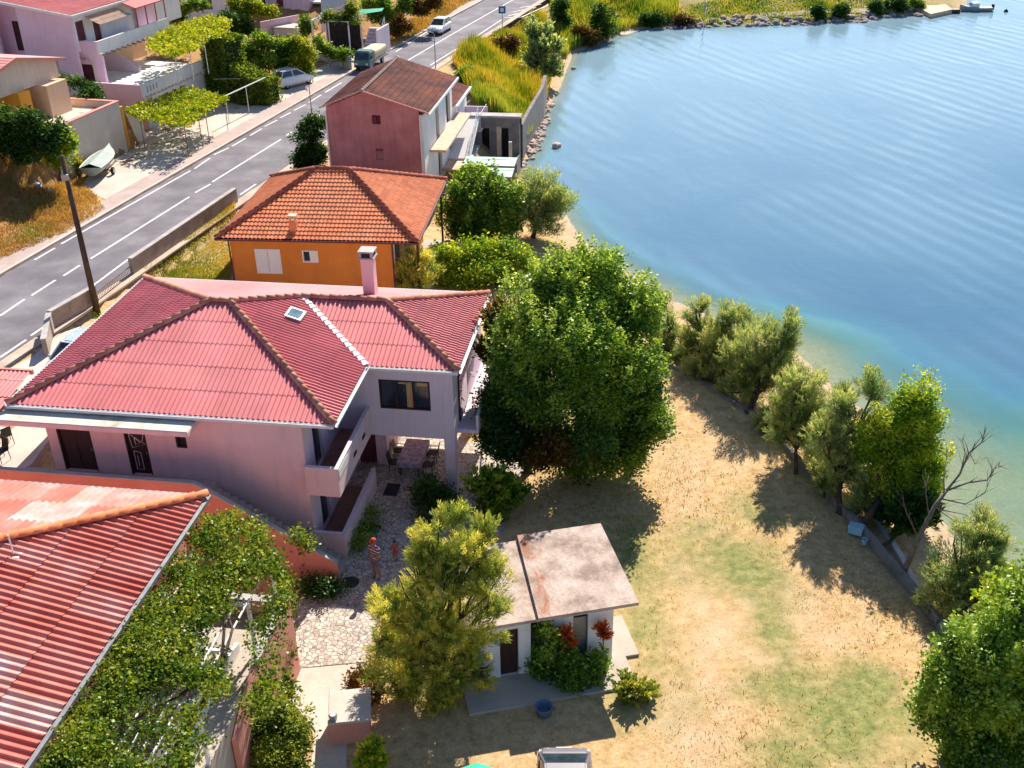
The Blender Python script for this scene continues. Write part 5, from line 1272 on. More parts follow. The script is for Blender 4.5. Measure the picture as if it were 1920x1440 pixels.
# small cream house with a red roof in front of it
sm = thing('house', 'small cream house with overhanging gable, red roof and orange porch at the garden terrace', 'house', (PFo.x, PFo.y, 0), PF.a)
zb_ = 8.5
g1_, g0_ = PF.L(83, 148, zb_), PF.L(20, 172, zb_)
gu_ = (g1_.x + g0_.x) / 2
v0_, v1_ = g0_.y - 4, g1_.y
pk = PF.hu(107, 108, gu_)
pz1 = pk.z; ve = max(pk.y, v1_ + 1.2)
mb = MB(); mb.slab([(gu_ - 9, ve, zb_), (gu_, ve, zb_), (gu_, ve, pz1), (gu_ - 9, ve, pz1)], (0, -.25, 0))
mb.slab([(gu_, v0_, zb_), (gu_, ve, zb_), (gu_, ve, pz1), (gu_, (v0_ + ve) / 2, pz1 + .9), (gu_, v0_, pz1)], (-.25, 0, 0)); mb.box(gu_ - 9, gu_, v0_, ve, zb_ - .2, zb_ - .003); mb.build('gable_wall', MT['cream_wall'], sm)
mb = MB(); vm_ = (v0_ + ve) / 2
roof_plane(mb, [(gu_ + .5, ve + .4, pz1 - .1), (gu_ - 9, ve + .4, pz1 - .1), (gu_ - 9, vm_, pz1 + 1.0), (gu_ + .5, vm_, pz1 + 1.0)], (1, 0, 0), .25, .03, .4, .03, .4, 4, 81); roof_plane(mb, [(gu_ - 9, v0_ - .4, pz1 - .1), (gu_ + .5, v0_ - .4, pz1 - .1), (gu_ + .5, vm_, pz1 + 1.0), (gu_ - 9, vm_, pz1 + 1.0)], (1, 0, 0), .25, .03, .4, .03, .4, 4, 82)
mb.build('roof', MT['roof_red'], sm, True)
mb = MB(); mb.slab([(gu_ + .52, ve + .4, pz1 - .25), (gu_ + .52, vm_, pz1 + .85), (gu_ + .52, v0_ - .4, pz1 - .25), (gu_ + .52, v0_ - .4, pz1 - .05), (gu_ + .52, vm_, pz1 + 1.05), (gu_ + .52, ve + .4, pz1 - .05)], (-.1, 0, 0)); mb.build('verge', MT['salmon_wall'], sm)
tz2 = 6.0
pw0, pw1 = PF.L(100, 221, tz2), PF.L(132, 208, tz2)
mb = MB(); mb.box(gu_ - 3, pw0.x, pw0.y - .02, pw0.y + 2.3, tz2 - .4, zb_ - .2); mb.build('porch_wall', MT['peach_wall'], sm)
mb = MB(); mb.box(gu_ - 3.2, gu_ - 3.0, v0_, ve, tz2 - .4, zb_ - .2); mb.build('back_wall', MT['lilac_wall'], sm)
mb = MB(); mb.box(gu_ - 2.98, pw0.x - .5, pw0.y - 2.4, pw0.y - 1.2, tz2 - .4, zb_ - .2); mb.build('porch_pier', MT['amber_wall'], sm)
MB().box(gu_ - 2.9, gu_ - 2.85, pw0.y - 1.1, pw0.y - .2, tz2, zb_ - .5).build('door', MT['white_paint'], sm)
# garden wall with terrace behind
gwz = 6.4
gA, gB = PF.L(110, 238, gwz), PF.L(225, 191, gwz)
gw = thing('garden_wall', 'tall tan rendered garden wall with red coping above the forecourt', 'wall', (PFo.x, PFo.y, 0), PF.a)
gu2 = (gA.x + gB.x) / 2
mb = MB(); mb.box(gu2 - .25, gu2, gA.y - 1.0, gB.y, 2.0, gwz); mb.box(gu2 - 6, gu2 - .25, gB.y - .25, gB.y, 2.0, gwz); mb.build('masonry', MT['cream_wall'], gw)
mb = MB(); mb.box(gu2 - .29, gu2 + .04, gA.y - 1.0, gB.y + .04, gwz + .003, gwz + .09); mb.box(gu2 - 6, gu2 - .293, gB.y - .29, gB.y + .04, gwz + .003, gwz + .09); mb.build('coping', MT['salmon_wall'], gw)
mb = MB(); mb.prism([tuple(PF.w(u, v)[:2]) for u, v in ((gu2 - 9, gA.y - 1), (gu2 - .26, gA.y - 1), (gu2 - .26, gB.y - .26), (gu2 - 9, gB.y - .26))], 3.5, 5.98); tag(mb.build('garden_terrace', MT['concrete_pale']), 'pale terrace floor behind the tan garden wall', 'terrace', kind='structure')
pr = thing('garage', 'orange masonry gate pier and low white garage front next to the tan wall', 'garage', (PFo.x, PFo.y, 0), PF.a)
q0 = PF.L(262, 268, 2.6)
MB().box(gu2 + .02, q0.x, gB.y + .05, gB.y + .35, 2.4, 6.0).build('pier', MT['amber_wall'], pr)
MB().box(q0.x - .3, q0.x - .1, gB.y + .36, gB.y + 3.2, 2.4, 5.0).build('front_wall', MT['white_wall'], pr)

# further houses up the road
fo = P(545, 38, 3.2); FF = Frame(fo, 16.5)
fh = thing('house', 'lilac house in the shade behind the yellow green vines, far up the road', 'house', (fo.x, fo.y, 0), FF.a)
mb = MB(); mb.wallv(0, .3, -12, 2.4, 2, 9, [(-4, -3, 4, 6), (-1.6, -.7, 3.4, 5.6)]); mb.wallv(2.1, 2.4, .3, 11, 2, 9, [(2, 3, 4, 6), (5, 6, 4, 6)], axis='u'); mb.build('wall', MT['lilac_wall'], fh)
for a, b, z0, z1 in ((-4, -3, 4, 6), (-1.6, -.7, 3.4, 5.6)): MB().box(a, b, .15, .2, z0, z1).build('window', MT['maroon'], fh)
MB().box(-12, 2.6, -.3, 11, 9.003, 9.2).build('roof', MT['coping'], fh)
mb = MB(); mb.box(2.403, 4.0, 1.0, 9, 5.0, 5.2); mb.box(3.88, 4.0, 1.0, 9, 5.2, 6.2); mb.build('balcony', MT['white_wall'], fh)
bo = P(410, 22, 5.0); bh = thing('house', 'pale blue white house wall behind the clipped hedge', 'house', (bo.x, bo.y, 0), math.radians(16.5))
mb = MB(); mb.wallv(0, .3, -4.5, 2.0, 2, 10, [(-3.6, -2.6, 5.4, 7.2), (-1.6, -.7, 5.2, 7.4)]); mb.box(1.7, 2.0, .3, 8, 2, 10); mb.build('wall', MT['white_wall'], bh)
for a, b in ((-3.6, -2.6), (-1.6, -.7)): MB().box(a, b, .12, .18, 5.4, 7.2).build('window', MT['glass'], bh)
MB().box(-4.6, 2.2, -.3, 8, 10.003, 10.2).build('roof', MT['coping'], bh)
fa, fb, fc = P(492, 76, 3.4), P(563, 60, 3.4), P(563, 30, 3.4)
fA, fB = P(492, 72, 3.0), P(563, 58, 3.0)
path_wall('fence', 'pink railing fence on a low wall beside the lilac house', [Vector((fA.x, fA.y, 2.7)), Vector((fB.x, fB.y, 2.7))], 2.0, .12, 'purple_wall', .05, cat='fence', capmat='pink_wall')
wq_ = P(545, 66, 3.0); tbl = thing('garden_slab', 'white flat slab roof below the pink fence', 'slab', (wq_.x, wq_.y, 2.6), math.radians(16.5))
MB().cbox(-1.6, 1.6, -1.3, 1.3, 1.3, 1.45, .03).build('top', MT['concrete_pale'], tbl); MB().box(-1.4, 1.4, -1.1, 1.1, 0, 1.297).build('base', MT['white_wall'], tbl)
# garden room with flat frame roof, wall in front
ca, cb = P(588, 118, 3.0), P(655, 128, 3.0)
cz0 = 3.2
co = P(590, 96, cz0); CFm = Frame(co, 14)
cl = thing('garden_room', 'white framed open garden shelter with green shade net beside the road', 'shelter', (co.x, co.y, 0), CFm.a)
cu1 = CFm.L(655, 100, cz0).x; 
hh = 3.0
for (u, v) in ((0, 0), (cu1 * .45, 0), (cu1, 0), (0, 3.5), (cu1, 3.5), (cu1 * .45, 3.5)): MB().box(u - .06, u + .06, v - .06, v + .06, 2.6, cz0 + hh).build('post', MT['white_metal'], cl)
mb = MB()
for v in (0, 3.5): mb.box(-.1, cu1 + .1, v - .05, v + .05, cz0 + hh + .003, cz0 + hh + .1)
for u in (0, cu1 * .45, cu1): mb.box(u - .05, u + .05, .05, 3.45, cz0 + hh + .003, cz0 + hh + .1)
mb.build('frame', MT['white_metal'], cl)
MT['shade'] = pmat('shade', [(.16, .22, .24), (.24, .32, .34)], 2, .5); MT['shade_green'] = pmat('shade_green', [(.05, .36, .22), (.09, .48, .30)], 2, .7)
MB().box(cu1 * .1, cu1 - .1, .1, 3.4, cz0 + hh + .104, cz0 + hh + .13).build('roof_sheet', MT['shade'], cl)
MB().slab([(cu1 - .3, 2.4, cz0 + hh + .2), (cu1 + 2.6, 3.0, cz0 + hh + .6), (cu1 + 2.4, 4.2, cz0 + hh + .7), (cu1 - .3, 3.9, cz0 + hh + .5)], (0, 0, .03)).build('shade_net', MT['shade_green'], cl)
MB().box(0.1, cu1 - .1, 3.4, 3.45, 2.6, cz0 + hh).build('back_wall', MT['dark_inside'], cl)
mb = MB()
for i in range(8): mb.box(cu1 + .8, cu1 + 2.4, 1.0 + i * .35, 1.35 + i * .35, 2.6, 2.9 + i * .3)
mb.build('stair', MT['lilac_wall'], cl)
mb = MB(); mb.tube([(cu1 + 2.5, .8, 2.6), (cu1 + 2.5, .8, 3.6), (cu1 + 2.5, 3.8, 6.1), (cu1 + 2.5, 3.8, 5.0)], .06, 6); mb.build('stair_rail', MT['white_metal'], cl)
mb = MB(); mb.box(cu1 + 2.7, cu1 + 2.9, .5, 4.0, 2.6, 5.4); mb.build('side_wall', MT['lilac_wall'], cl)
rw = [P(578, 105, 2.6), P(612, 116, 2.6), P(658, 132, 2.6)]
path_wall('retaining_wall', 'low grey retaining wall below the potted shrubs of the garden shelter', [Vector((p.x, p.y, 2.4)) for p in rw], 1.5, .25, 'coping', .05)
ww = P(600, 25, 5); wt_ = thing('fence', 'light blue corrugated sheet fence on top of a terrace', 'fence', (ww.x, ww.y, 2.6), math.radians(16.5))
mb = MB(); mb.box(0, .2, 0, 9, 0, 2.4); mb.build('base', MT['lilac_wall'], wt_)
mb = MB(); roof_plane(mb, [(.22, 0, 2.4), (.22, 9, 2.4), (.2, 9, 4.2), (.2, 0, 4.2)], (0, 1, 0), .25, .03, 2, 0, 1, 4, 91); MT['blue_sheet'] = pmat('blue_sheet', [(.42, .56, .68), (.52, .66, .76)], 1, .5); mb.build('sheet', MT['blue_sheet'], wt_)

# neighbour roof at the left edge, yard
lo = P(38, 690, 4.6); lf = Frame(P(60, 697, 4.6), 8.6)
lh = thing('outbuilding', 'low outbuilding with plain red roof at the left of the pink house', 'outbuilding', (lf.o.x, lf.o.y, 0), lf.a)
l1 = lf.L(0, 745, 4.0)
mb = MB(); roof_plane(mb, [(-5, -4.2, 4.0), (-.05, -4.2, 4.0), (-.05, 0, 4.6), (-5, 0, 4.6)], (1, 0, 0), .2, .025, 1.2, .03, 1, 4, 95); mb.build('roof', MT['roof_red'], lh, True)
mb = MB(); mb.box(-5, 0, 0, .12, 4.45, 4.66); mb.build('fascia', MT['salmon_wall'], lh)
mb = MB(); mb.box(-4.9, -.2, -4.0, -.1, 2.4, 3.95); mb.build('wall', MT['peach_wall'], lh)
yq = [P(-40, 760, 2.85), P(20, 760, 2.85), P(110, 800, 2.85), P(60, 870, 2.85), P(0, 905, 2.85), (P(-60, 930, 2.85))]
mb = MB(); mb.prism([(p.x, p.y) for p in yq][::-1], 2.3, 2.87); tag(mb.build('yard_paving', MT['concrete_pale']), 'pale paved yard left of the pink house', 'paving', kind='structure')
kq0, kq1 = P(64, 830, 2.9), P(0, 886, 2.9)
path_wall('kerb_wall', 'narrow concrete drain kerb across the paved yard', [Vector((kq0.x, kq0.y, 2.7)), Vector((kq1.x, kq1.y, 2.7))], .12, .15, 'concrete_pale', None)
pkq = [(62, 668), (105, 628), (150, 612), (200, 640), (120, 720), (40, 735), (0, 700)]
flat('parking_place', pkq, ZR + .03, MT['concrete_pale'], 'pale parking place between the road and the pink house', 'parking')

# jetty
jq = [P(1710, 8, -.2), P(1756, -3, -.2), P(1786, 18, -.2), P(1745, 27, -.2)]
jt_ = thing('jetty', 'short stone jetty at the end of the spit', 'jetty', (jq[3].x, jq[3].y, ZS))
mb = MB(); pts = [(p.x - jq[3].x, p.y - jq[3].y) for p in (jq[3], jq[2], jq[1], jq[0])]
mb.prism(pts, -1.5, .55); mb.build('deck', MT['rooftile_pale'], jt_)
e_ = P(1786, 17, -.2) - jq[3]
MB().cbox(e_.x - .1, e_.x + .9, e_.y - .5, e_.y + .5, -.4, .5, .05).build('landing', MT['dark_wood'], jt_)
# ================================================================ vehicles
def paint(name, col, rough=.28):
    m, nt, N, K, bs = new_mat(name)
    tc = N.new("ShaderNodeTexCoord").outputs['Object']; n = noise(N, K, tc, 2.5, 4, .6)
    r = ramp(N, [tuple(c * .9 for c in col), tuple(min(1, c * 1.06) for c in col)], .35, .65); K.new(n.outputs[0], r.inputs[0]); K.new(r.outputs[0], bs.inputs['Base Color'])
    bs.inputs['Roughness'].default_value = rough; bs.inputs['Coat Weight'].default_value = .5; bs.inputs['Coat Roughness'].default_value = .08
    return m
MT['car_white'] = paint('car_white', (.74, .76, .78)); MT['car_grey'] = paint('car_grey', (.13, .12, .15), .4); MT['car_blue'] = paint('car_blue', (.42, .52, .62))
MT['truck_teal'] = paint('truck_teal', (.03, .13, .13), .5)
MT['tyre'] = pmat('tyre', [(.015, .015, .016), (.03, .03, .03)], 8, .9); MT['rim'] = pmat('rim', [(.4, .4, .42), (.55, .55, .56)], 8, .35, metallic=.7)
MT['lamp_glass'] = pmat('lamp_glass', [(.65, .68, .7), (.8, .82, .84)], 5, .15); MT['tail_red'] = pmat('tail_red', [(.35, .02, .02), (.5, .03, .03)], 5, .2)
MT['black_plastic'] = pmat('black_plastic', [(.02, .02, .022), (.04, .04, .042)], 5, .6)

def loft(mb, st, tint=.5):
    """st: (x, half width, z bottom, z top); rounded cross section"""
    rings = []
    for x, w, zb, zt in st:
        h = zt - zb
        rings.append([(x, -w * .86, zb), (x, -w, zb + h * .22), (x, -w, zb + h * .68), (x, -w * .95, zb + h * .9), (x, -w * .80, zt), (x, w * .80, zt), (x, w * .95, zb + h * .9), (x, w, zb + h * .68), (x, w, zb + h * .22), (x, w * .86, zb)])
    n = 10; v = [p for r in rings for p in r]; f = []
    for i in range(len(rings) - 1):
        for k in range(n): f.append((i * n + k, (i + 1) * n + k, (i + 1) * n + (k + 1) % n, i * n + (k + 1) % n))
    f.append(tuple(range(n))); f.append(tuple(range(len(v) - 1, len(v) - n - 1, -1)))
    mb.idx(v, f, tint)
def wheel(parent, x, y, r=.31, w=.2):
    side = 1 if y > 0 else -1
    def lat(prof):
        mb = MB(); n = 18; vs = []; fs = []
        for rr, yy in prof:
            for k in range(n):
                a = 2 * math.pi * k / n; vs.append((x + rr * math.cos(a), y + side * yy, r + rr * math.sin(a)))
        for i in range(len(prof) - 1):
            for k in range(n): fs.append((i * n + k, i * n + (k + 1) % n, (i + 1) * n + (k + 1) % n, (i + 1) * n + k))
        fs.append(tuple(range(n))); fs.append(tuple(range(len(vs) - n, len(vs)))); mb.idx(vs, fs); return mb
    t = lat([(r * .6, -w), (r * .95, -w), (r, -w * .8), (r, -w * .2), (r * .95, 0), (r * .62, .01)]).build('wheel', MT['tyre'], parent, True)
    lat([(r * .6, -.05), (r * .58, .012), (r * .45, .015), (r * .15, .03), (r * .02, .03)]).build('rim', MT['rim'], t, True)
def car(label, pos, heading, mat, group=None, suv=False, cabf=0.0):
    h = Vector((heading[0], heading[1], 0)).normalized(); yaw = -math.atan2(h.y, h.x)
    t = thing('parked_car' if 'parked' in label else 'car', label, 'car', pos, yaw, group)
    k = 1.1 if suv else 1.0
    mb = MB()
    loft(mb, [(2.06, .62, .36, .58), (1.98, .76, .28, .68), (1.75, .82, .24, .76), (1.1, .855, .22, .90 * k), (.75, .865, .21, .96 * k), (-1.1, .87, .21, 1.0 * k), (-1.7, .85, .24, .99 * k), (-1.95, .80, .28, .93 * k), (-2.04, .70, .34, .70)])
    za, zr_ = .93 * k, 1.44 * k
    B = [(.98 + cabf, .76), (-1.86, .74)]; T = [(.12 + cabf, .60), (-1.45, .58)]
    cnr = [((B[0][0], s * B[0][1], za), (T[0][0], s * T[0][1], zr_)) for s in (1, -1)] + [((B[1][0], s * B[1][1], za), (T[1][0], s * T[1][1], zr_)) for s in (1, -1)]
    for a, b in cnr: mb.tube([a, b], .05, 6)
    for s in (1, -1): mb.tube([(-.42, s * .77, za), (-.5, s * .61, zr_)], .045, 6); mb.tube([(T[0][0], s * .6, zr_), (T[1][0], s * .58, zr_)], .05, 6)
    mb.slab([(T[0][0] + .03, -.62, zr_ - .01), (T[0][0] + .03, .62, zr_ - .01), (T[1][0] - .08, .60, zr_ - .02), (T[1][0] - .08, -.60, zr_ - .02)], (0, 0, .035)); mb.slab([(0, -.5, zr_ + .028), (0, .5, zr_ + .028), (-1.35, .48, zr_ + .02), (-1.35, -.48, zr_ + .02)], (0, 0, .02))
    mb.build('body', MT[mat], t, False)
    q = lambda x, y, z: Vector((x, y, z)); e = .98
    bl, br, tl, tr_ = q(B[0][0], .74, za), q(B[0][0], -.74, za), q(T[0][0], .58, zr_ - .01), q(T[0][0], -.58, zr_ - .01)
    MB().slab([bl, br, tr_, tl], (-.03, 0, -.02)).build('windscreen', MT['car_glass'], t)
    bl, br, tl, tr_ = q(B[1][0], .72, za + .03), q(B[1][0], -.72, za + .03), q(T[1][0], .56, zr_ - .01), q(T[1][0], -.56, zr_ - .01)
    MB().slab([bl, br, tr_, tl], (.03, 0, -.02)).build('rear_window', MT['car_glass'], t)
    for s in (1, -1):
        MB().slab([q(B[0][0] - .06, s * .755, za), q(B[1][0] + .06, s * .735, za), q(T[1][0] + .04, s * .585, zr_ - .02), q(T[0][0] - .03, s * .6, zr_ - .02)], (0, -s * .03, 0)).build('side_window', MT['car_glass'], t)
        MB().cbox(.72, .86, s * .86 - .09, s * .86 + .09, za, za + .14, .03).build('mirror', MT[mat], t)
        MB().slab([q(2.0, s * .74, .56), q(2.035, s * .45, .56), q(1.93, s * .45, .69), q(1.80, s * .77, .70)], (.02, s * .012, .01)).build('headlight', MT['lamp_glass'], t)
        MB().cbox(-2.05, -1.9, s * .66 - .1, s * .66 + .1, .68, .92, .02).build('tail_light', MT['tail_red'], t)
        for x in (1.28, -1.25): wheel(t, x, s * .80)
    MB().cbox(1.95, 2.10, -.5, .5, .33, .46, .02).build('grille', MT['black_plastic'], t)
    MB().box(2.085, 2.112, -.24, .24, .47, .56).build('number_plate', MT['white_paint'], t)
    return t
rdir_ = (RF.e2 * -1)
cp = P(825, 60, ZR); car('white car driving towards the viewer on the road', (cp.x, cp.y, ZR + .005), (-.30, -.954), 'car_white')
a, b = P(537, 168, ZR + .05), P(568, 160, ZR + .05); m_ = (a + b) / 2 + Vector((-.3, .8, 0)); car('white parked car beside the hedge across the road', (m_.x, m_.y, ZR + .055), (b - a), 'car_white', None, True)
a, b = P(140, 632, ZR + 1.2), P(92, 684, ZR + .8); m_ = P(112, 664, ZR + .9); car('pale blue parked car half hidden by the edge of the pink house roof', (m_.x + .75, m_.y + .1, ZR + .04), (b - a), 'car_blue')
m_ = P(1055, 1402, .66); car('dark grey parked car on the lawn at the bottom edge', (m_.x, m_.y - 2.0, 0.01), (0.02, 1), 'car_grey', None, False, .55)
# truck
tp = P(680, 134, ZR); hd_ = Vector((-.27, -.963, 0)); tyaw = -math.atan2(hd_.y, hd_.x)
tk = thing('truck', 'small teal flatbed truck with a beige tarpaulin load beside the road', 'truck', (tp.x - hd_.x * 1.0, tp.y - hd_.y * 1.0, ZR + .02), tyaw)
tk.scale = (.86,) * 3
mb = MB(); loft(mb, [(1.3, .86, .45, 1.2), (1.22, .95, .40, 1.35), (.9, .97, .38, 2.0), (.7, .95, .38, 2.15), (-.3, .95, .38, 2.18)]); mb.build('cab', MT['truck_teal'], tk)
MB().slab([(1.25, -.82, 1.35), (1.25, .82, 1.35), (.93, .78, 1.97), (.93, -.78, 1.97)], (.03, 0, .01)).build('windscreen', MT['car_glass'], tk)
for s in (1, -1):
    MB().box(.0, .75, s * .965 - .01, s * .965 + .01, 1.35, 1.95).build('side_window', MT['car_glass'], tk); MB().cbox(1.24, 1.34, s * .62 - .14, s * .62 + .14, .7, .92, .02).build('headlight', MT['lamp_glass'], tk)
    MB().cbox(.95, 1.05, s * 1.12 - .08, s * 1.12 + .08, 1.35, 1.75, .02).build('mirror', MT['black_plastic'], tk)
    for x in (.6, -3.0): wheel(tk, x, s * .88, .4, .24)
MB().cbox(-4.4, -.4, -1.0, 1.0, .75, 1.0, .02).build('bed', MT['grey_metal'], tk)
mb = MB(); loft(mb, [(-.42, .95, 1.002, 1.9), (-.6, 1.0, 1.002, 2.02), (-2.4, 1.0, 1.002, 1.95), (-4.2, .98, 1.002, 2.0), (-4.4, .9, 1.002, 1.8)]); mb.build('tarpaulin', MT['tarp_beige'], tk)
mb = MB(); mb.cbox(1.28, 1.42, -.9, .9, .42, .62, .03); mb.build('bumper', MT['black_plastic'], tk)

# ---- boats
MT['hull_pale'] = pmat('hull_pale', [(.26, .34, .30), (.38, .45, .41)], 1.5, .6, .1, 10); MT['hull_grey'] = pmat('hull_grey', [(.24, .30, .33), (.34, .40, .43)], 2, .5); MT['boat_cover'] = pmat('boat_cover', [(.30, .37, .34), (.44, .51, .47)], 2, .8, .2, 6)
def hull(mb, L, W, D, sh=.25, n=10):
    rings = []
    for i in range(n + 1):
        t = i / n; x = -L / 2 + L * t
        w = W / 2 * (1 - max(0, (t - .45) / .55) ** 2.2) * (.88 + .12 * min(1, t * 4)); w = max(w, .015)
        zk = D * .55 * max(0, (t - .7) / .3) ** 2; zt = D + sh * max(0, (t - .3) / .7) ** 2
        rings.append([(x, -w, zt), (x, -w * .86, zk + (zt - zk) * .45), (x, -w * .4, zk + .08), (x, 0, zk), (x, w * .4, zk + .08), (x, w * .86, zk + (zt - zk) * .45), (x, w, zt)])
    v = [p for r in rings for p in r]; f = []
    for i in range(n):
        for k in range(6): f.append((i * 7 + k, i * 7 + k + 1, (i + 1) * 7 + k + 1, (i + 1) * 7 + k))
    f.append(tuple(range(6, -1, -1)))
    mb.idx(v, f); return rings
def deck(mb, rings, crown_=.12, dz=.0):
    for r, q in zip(rings[:-1], rings[1:]):
        c1 = ((r[0][0]), 0, r[0][2] + crown_); c2 = (q[0][0], 0, q[0][2] + crown_)
        z = lambda p: (p[0], p[1], p[2] + dz)
        mb.face([z(r[0]), z(q[0]), z(c2), z(c1)]); mb.face([z(c1), z(c2), z(q[6]), z(r[6])])
ba, bb = P(170, 330, ZR + .6), P(211, 290, ZR + .6)
bd = bb - ba; bc = (ba + bb) / 2; by_ = -math.atan2(bd.y, bd.x); BLn = min(4.6, bd.length)
bt = thing('boat', 'small pale boat under a cover on a trailer at the foot of the tan wall', 'boat', (bc.x, bc.y, ZR + .05), by_)
mb = MB(); r_ = hull(mb, BLn, 1.7, .62, .15); o = mb.build('hull', MT['hull_pale'], bt, True, (0, 0, .45)); mb = MB(); deck(mb, r_, .28, .01); mb.build('cover', MT['boat_cover'], bt, True, (0, 0, .45))
mb = MB(); mb.tube([(p[0][0], p[0][1], p[0][2] + .45) for p in r_], .04, 6); mb.tube([(p[6][0], p[6][1], p[6][2] + .45) for p in r_], .04, 6); mb.build('gunwale', MT['white_paint'], bt)
mb = MB(); mb.box(-BLn * .45, BLn * .5, -.05, .05, .30, .38); mb.box(-.6, -.5, -.9, .9, .30, .38); mb.box(-BLn * .4, BLn * .3, -.6, -.52, .38, .46); mb.box(-BLn * .4, BLn * .3, .52, .6, .38, .46); mb.build('trailer', MT['rusty_metal'], bt)
for s in (1, -1): wheel(bt, -.55, s * .98, .28, .16)
mp_ = P(1828, 20, ZS); mbt = thing('boat', 'small dark hulled motor boat moored off the jetty', 'boat', (mp_.x, mp_.y, ZS), math.radians(-176))
Lm = 58 / (FPX / depth(mp_))
mb = MB(); r_ = hull(mb, Lm, 1.9, .75, .3); mb.build('hull', MT['hull_grey'], mbt, True, (0, 0, -.25)); mb = MB(); deck(mb, r_, .06, -.03); mb.build('deck', MT['hull_pale'], mbt, True, (0, 0, -.25))
mb = MB(); loft(mb, [(Lm * .22, .45, .5, .7), (Lm * .12, .6, .5, 1.05), (-Lm * .05, .62, .5, 1.1), (-Lm * .08, .6, .5, .9)]); mb.build('cabin', MT['white_paint'], mbt)
mb = MB(); mb.slab([(Lm * .2, -.45, .78), (Lm * .2, .45, .78), (Lm * .13, .45, 1.02), (Lm * .13, -.45, 1.02)], (.04, 0, .02)); mb.build('windscreen', MT['car_glass'], mbt)
mb = MB(); mb.cbox(-Lm / 2 - .35, -Lm / 2 - .02, -.17, .17, .1, .85, .05); mb.build('outboard_motor', MT['black_plastic'], mbt)
mb = MB(); mb.tube([(Lm * .3, -.5, .7), (Lm * .3, -.5, 1.0), (Lm * .45, 0, 1.1), (Lm * .3, .5, 1.0), (Lm * .3, .5, .7)], .02, 5); mb.build('rail', MT['white_metal'], mbt)
by2 = P(1886, 22, ZS); buoy = thing('buoy', 'small dark mooring buoy beside the boat', 'buoy', by2)
MB().lathe([(.02, -.2), (.22, -.12), (.3, .05), (.22, .22), (.05, .3), (.05, .38)], 14).build('float', MT['black_plastic'], buoy, True)

# ================================================================ posts, poles, wires
def post(name, label, base, z0, toppx, r, mat, cat='pole', fixed=None, group=None):
    b = P(base[0], base[1], z0); d = ray(*toppx); t = b.y / d.y; h = fixed or (H + d.z * t - z0)
    o = thing(name, label, cat, b, 0, group)
    MB().tube([(0, 0, -.2), (0, 0, h * .5), (0, 0, h)], [r, r * .85, r * .65], 10).build('shaft', MT[mat], o, True)
    return o, h, b
up_, uh, ub = post('utility_pole', 'tall dark wooden utility pole beside the block wall', (185, 598), 1.9, (108, 292), .17, 'bark', 'pole')
mb = MB(); mb.tube([(.45, -.6, 0), (.2, -.2, uh * .38), (0.1, 0, uh * .7)], .018, 5); mb.build('stay_cable', MT['black_plastic'], up_)
MB().cbox(-.16, .16, -.3, -.15, uh - 1.2, uh - .9, .02).build('insulator_box', MT['grey_metal'], up_)
lp, lh_, lb = post('lamp_post', 'slim grey lamp post at the reed side of the road', (817, 128), ZR, (812, 66), .06, 'grey_metal', 'lamp post')
mb = MB(); mb.tube([(0, 0, lh_), (-.1, 0, lh_ + .25), (-.8, .0, lh_ + .4)], .035, 6); mb.cbox(-1.2, -.7, -.1, .1, lh_ + .36, lh_ + .46, .02); mb.build('lamp_arm', MT['grey_metal'], lp)
sp_, sh_, sb_ = post('road_sign', 'blue square road sign on a thin post beside the reeds', (942, 52), ZR, (940, 8), .05, 'grey_metal', 'sign')
MT['sign_blue'] = pmat('sign_blue', [(.03, .12, .42), (.05, .17, .52)], 3, .4)
MB().cbox(-.4, .4, -.09, -.05, sh_ - 1.0, sh_ - .2, .01).build('sign_board', MT['sign_blue'], sp_); MB().box(-.18, .18, -.098, -.091, sh_ - .8, sh_ - .4).build('symbol', MT['white_paint'], sp_)
post('post', 'thin grey post standing at the kerb opposite the red house', (585, 215), ZR, (577, 160), .05, 'grey_metal', 'post')
post('post', 'thin brown post at the forecourt corner by the parked white car', (587, 155), ZR, (586, 118), .05, 'rusty_metal', 'post')
post('post', 'lone thin mast on the far grassy spit', (1320, 28), .6, (1318, -2), .07, 'grey_metal', 'post')
post('post', 'thin white rod standing in the shallow water off the rocks', (1318, 62), ZS, (1316, 40), .05, 'white_metal', 'post')
# wire frame beside the leafy carport
f1, f2 = P(430, 232, ZR), P(503, 195, ZR); fr_ = thing('frame', 'thin metal drying frame with wires on the sunlit forecourt', 'frame', (f1.x, f1.y, ZR))
fd = f2 - f1; mb = MB(); hf = 2.3
for k in (0, .5, 1): mb.tube([fd * k, fd * k + Vector((0, 0, hf))], .035, 6)
mb.tube([Vector((0, 0, hf)), fd + Vector((0, 0, hf))], .05, 6)
bk = P(385, 155, ZR + hf) - f1 - Vector((0, 0, 0)); bk = Vector((bk.x, bk.y, hf))
mb.tube([Vector((0, 0, hf - .05)) + fd, bk + fd * .2], .015, 5)
mb.build('bars', MT['white_metal'], fr_)

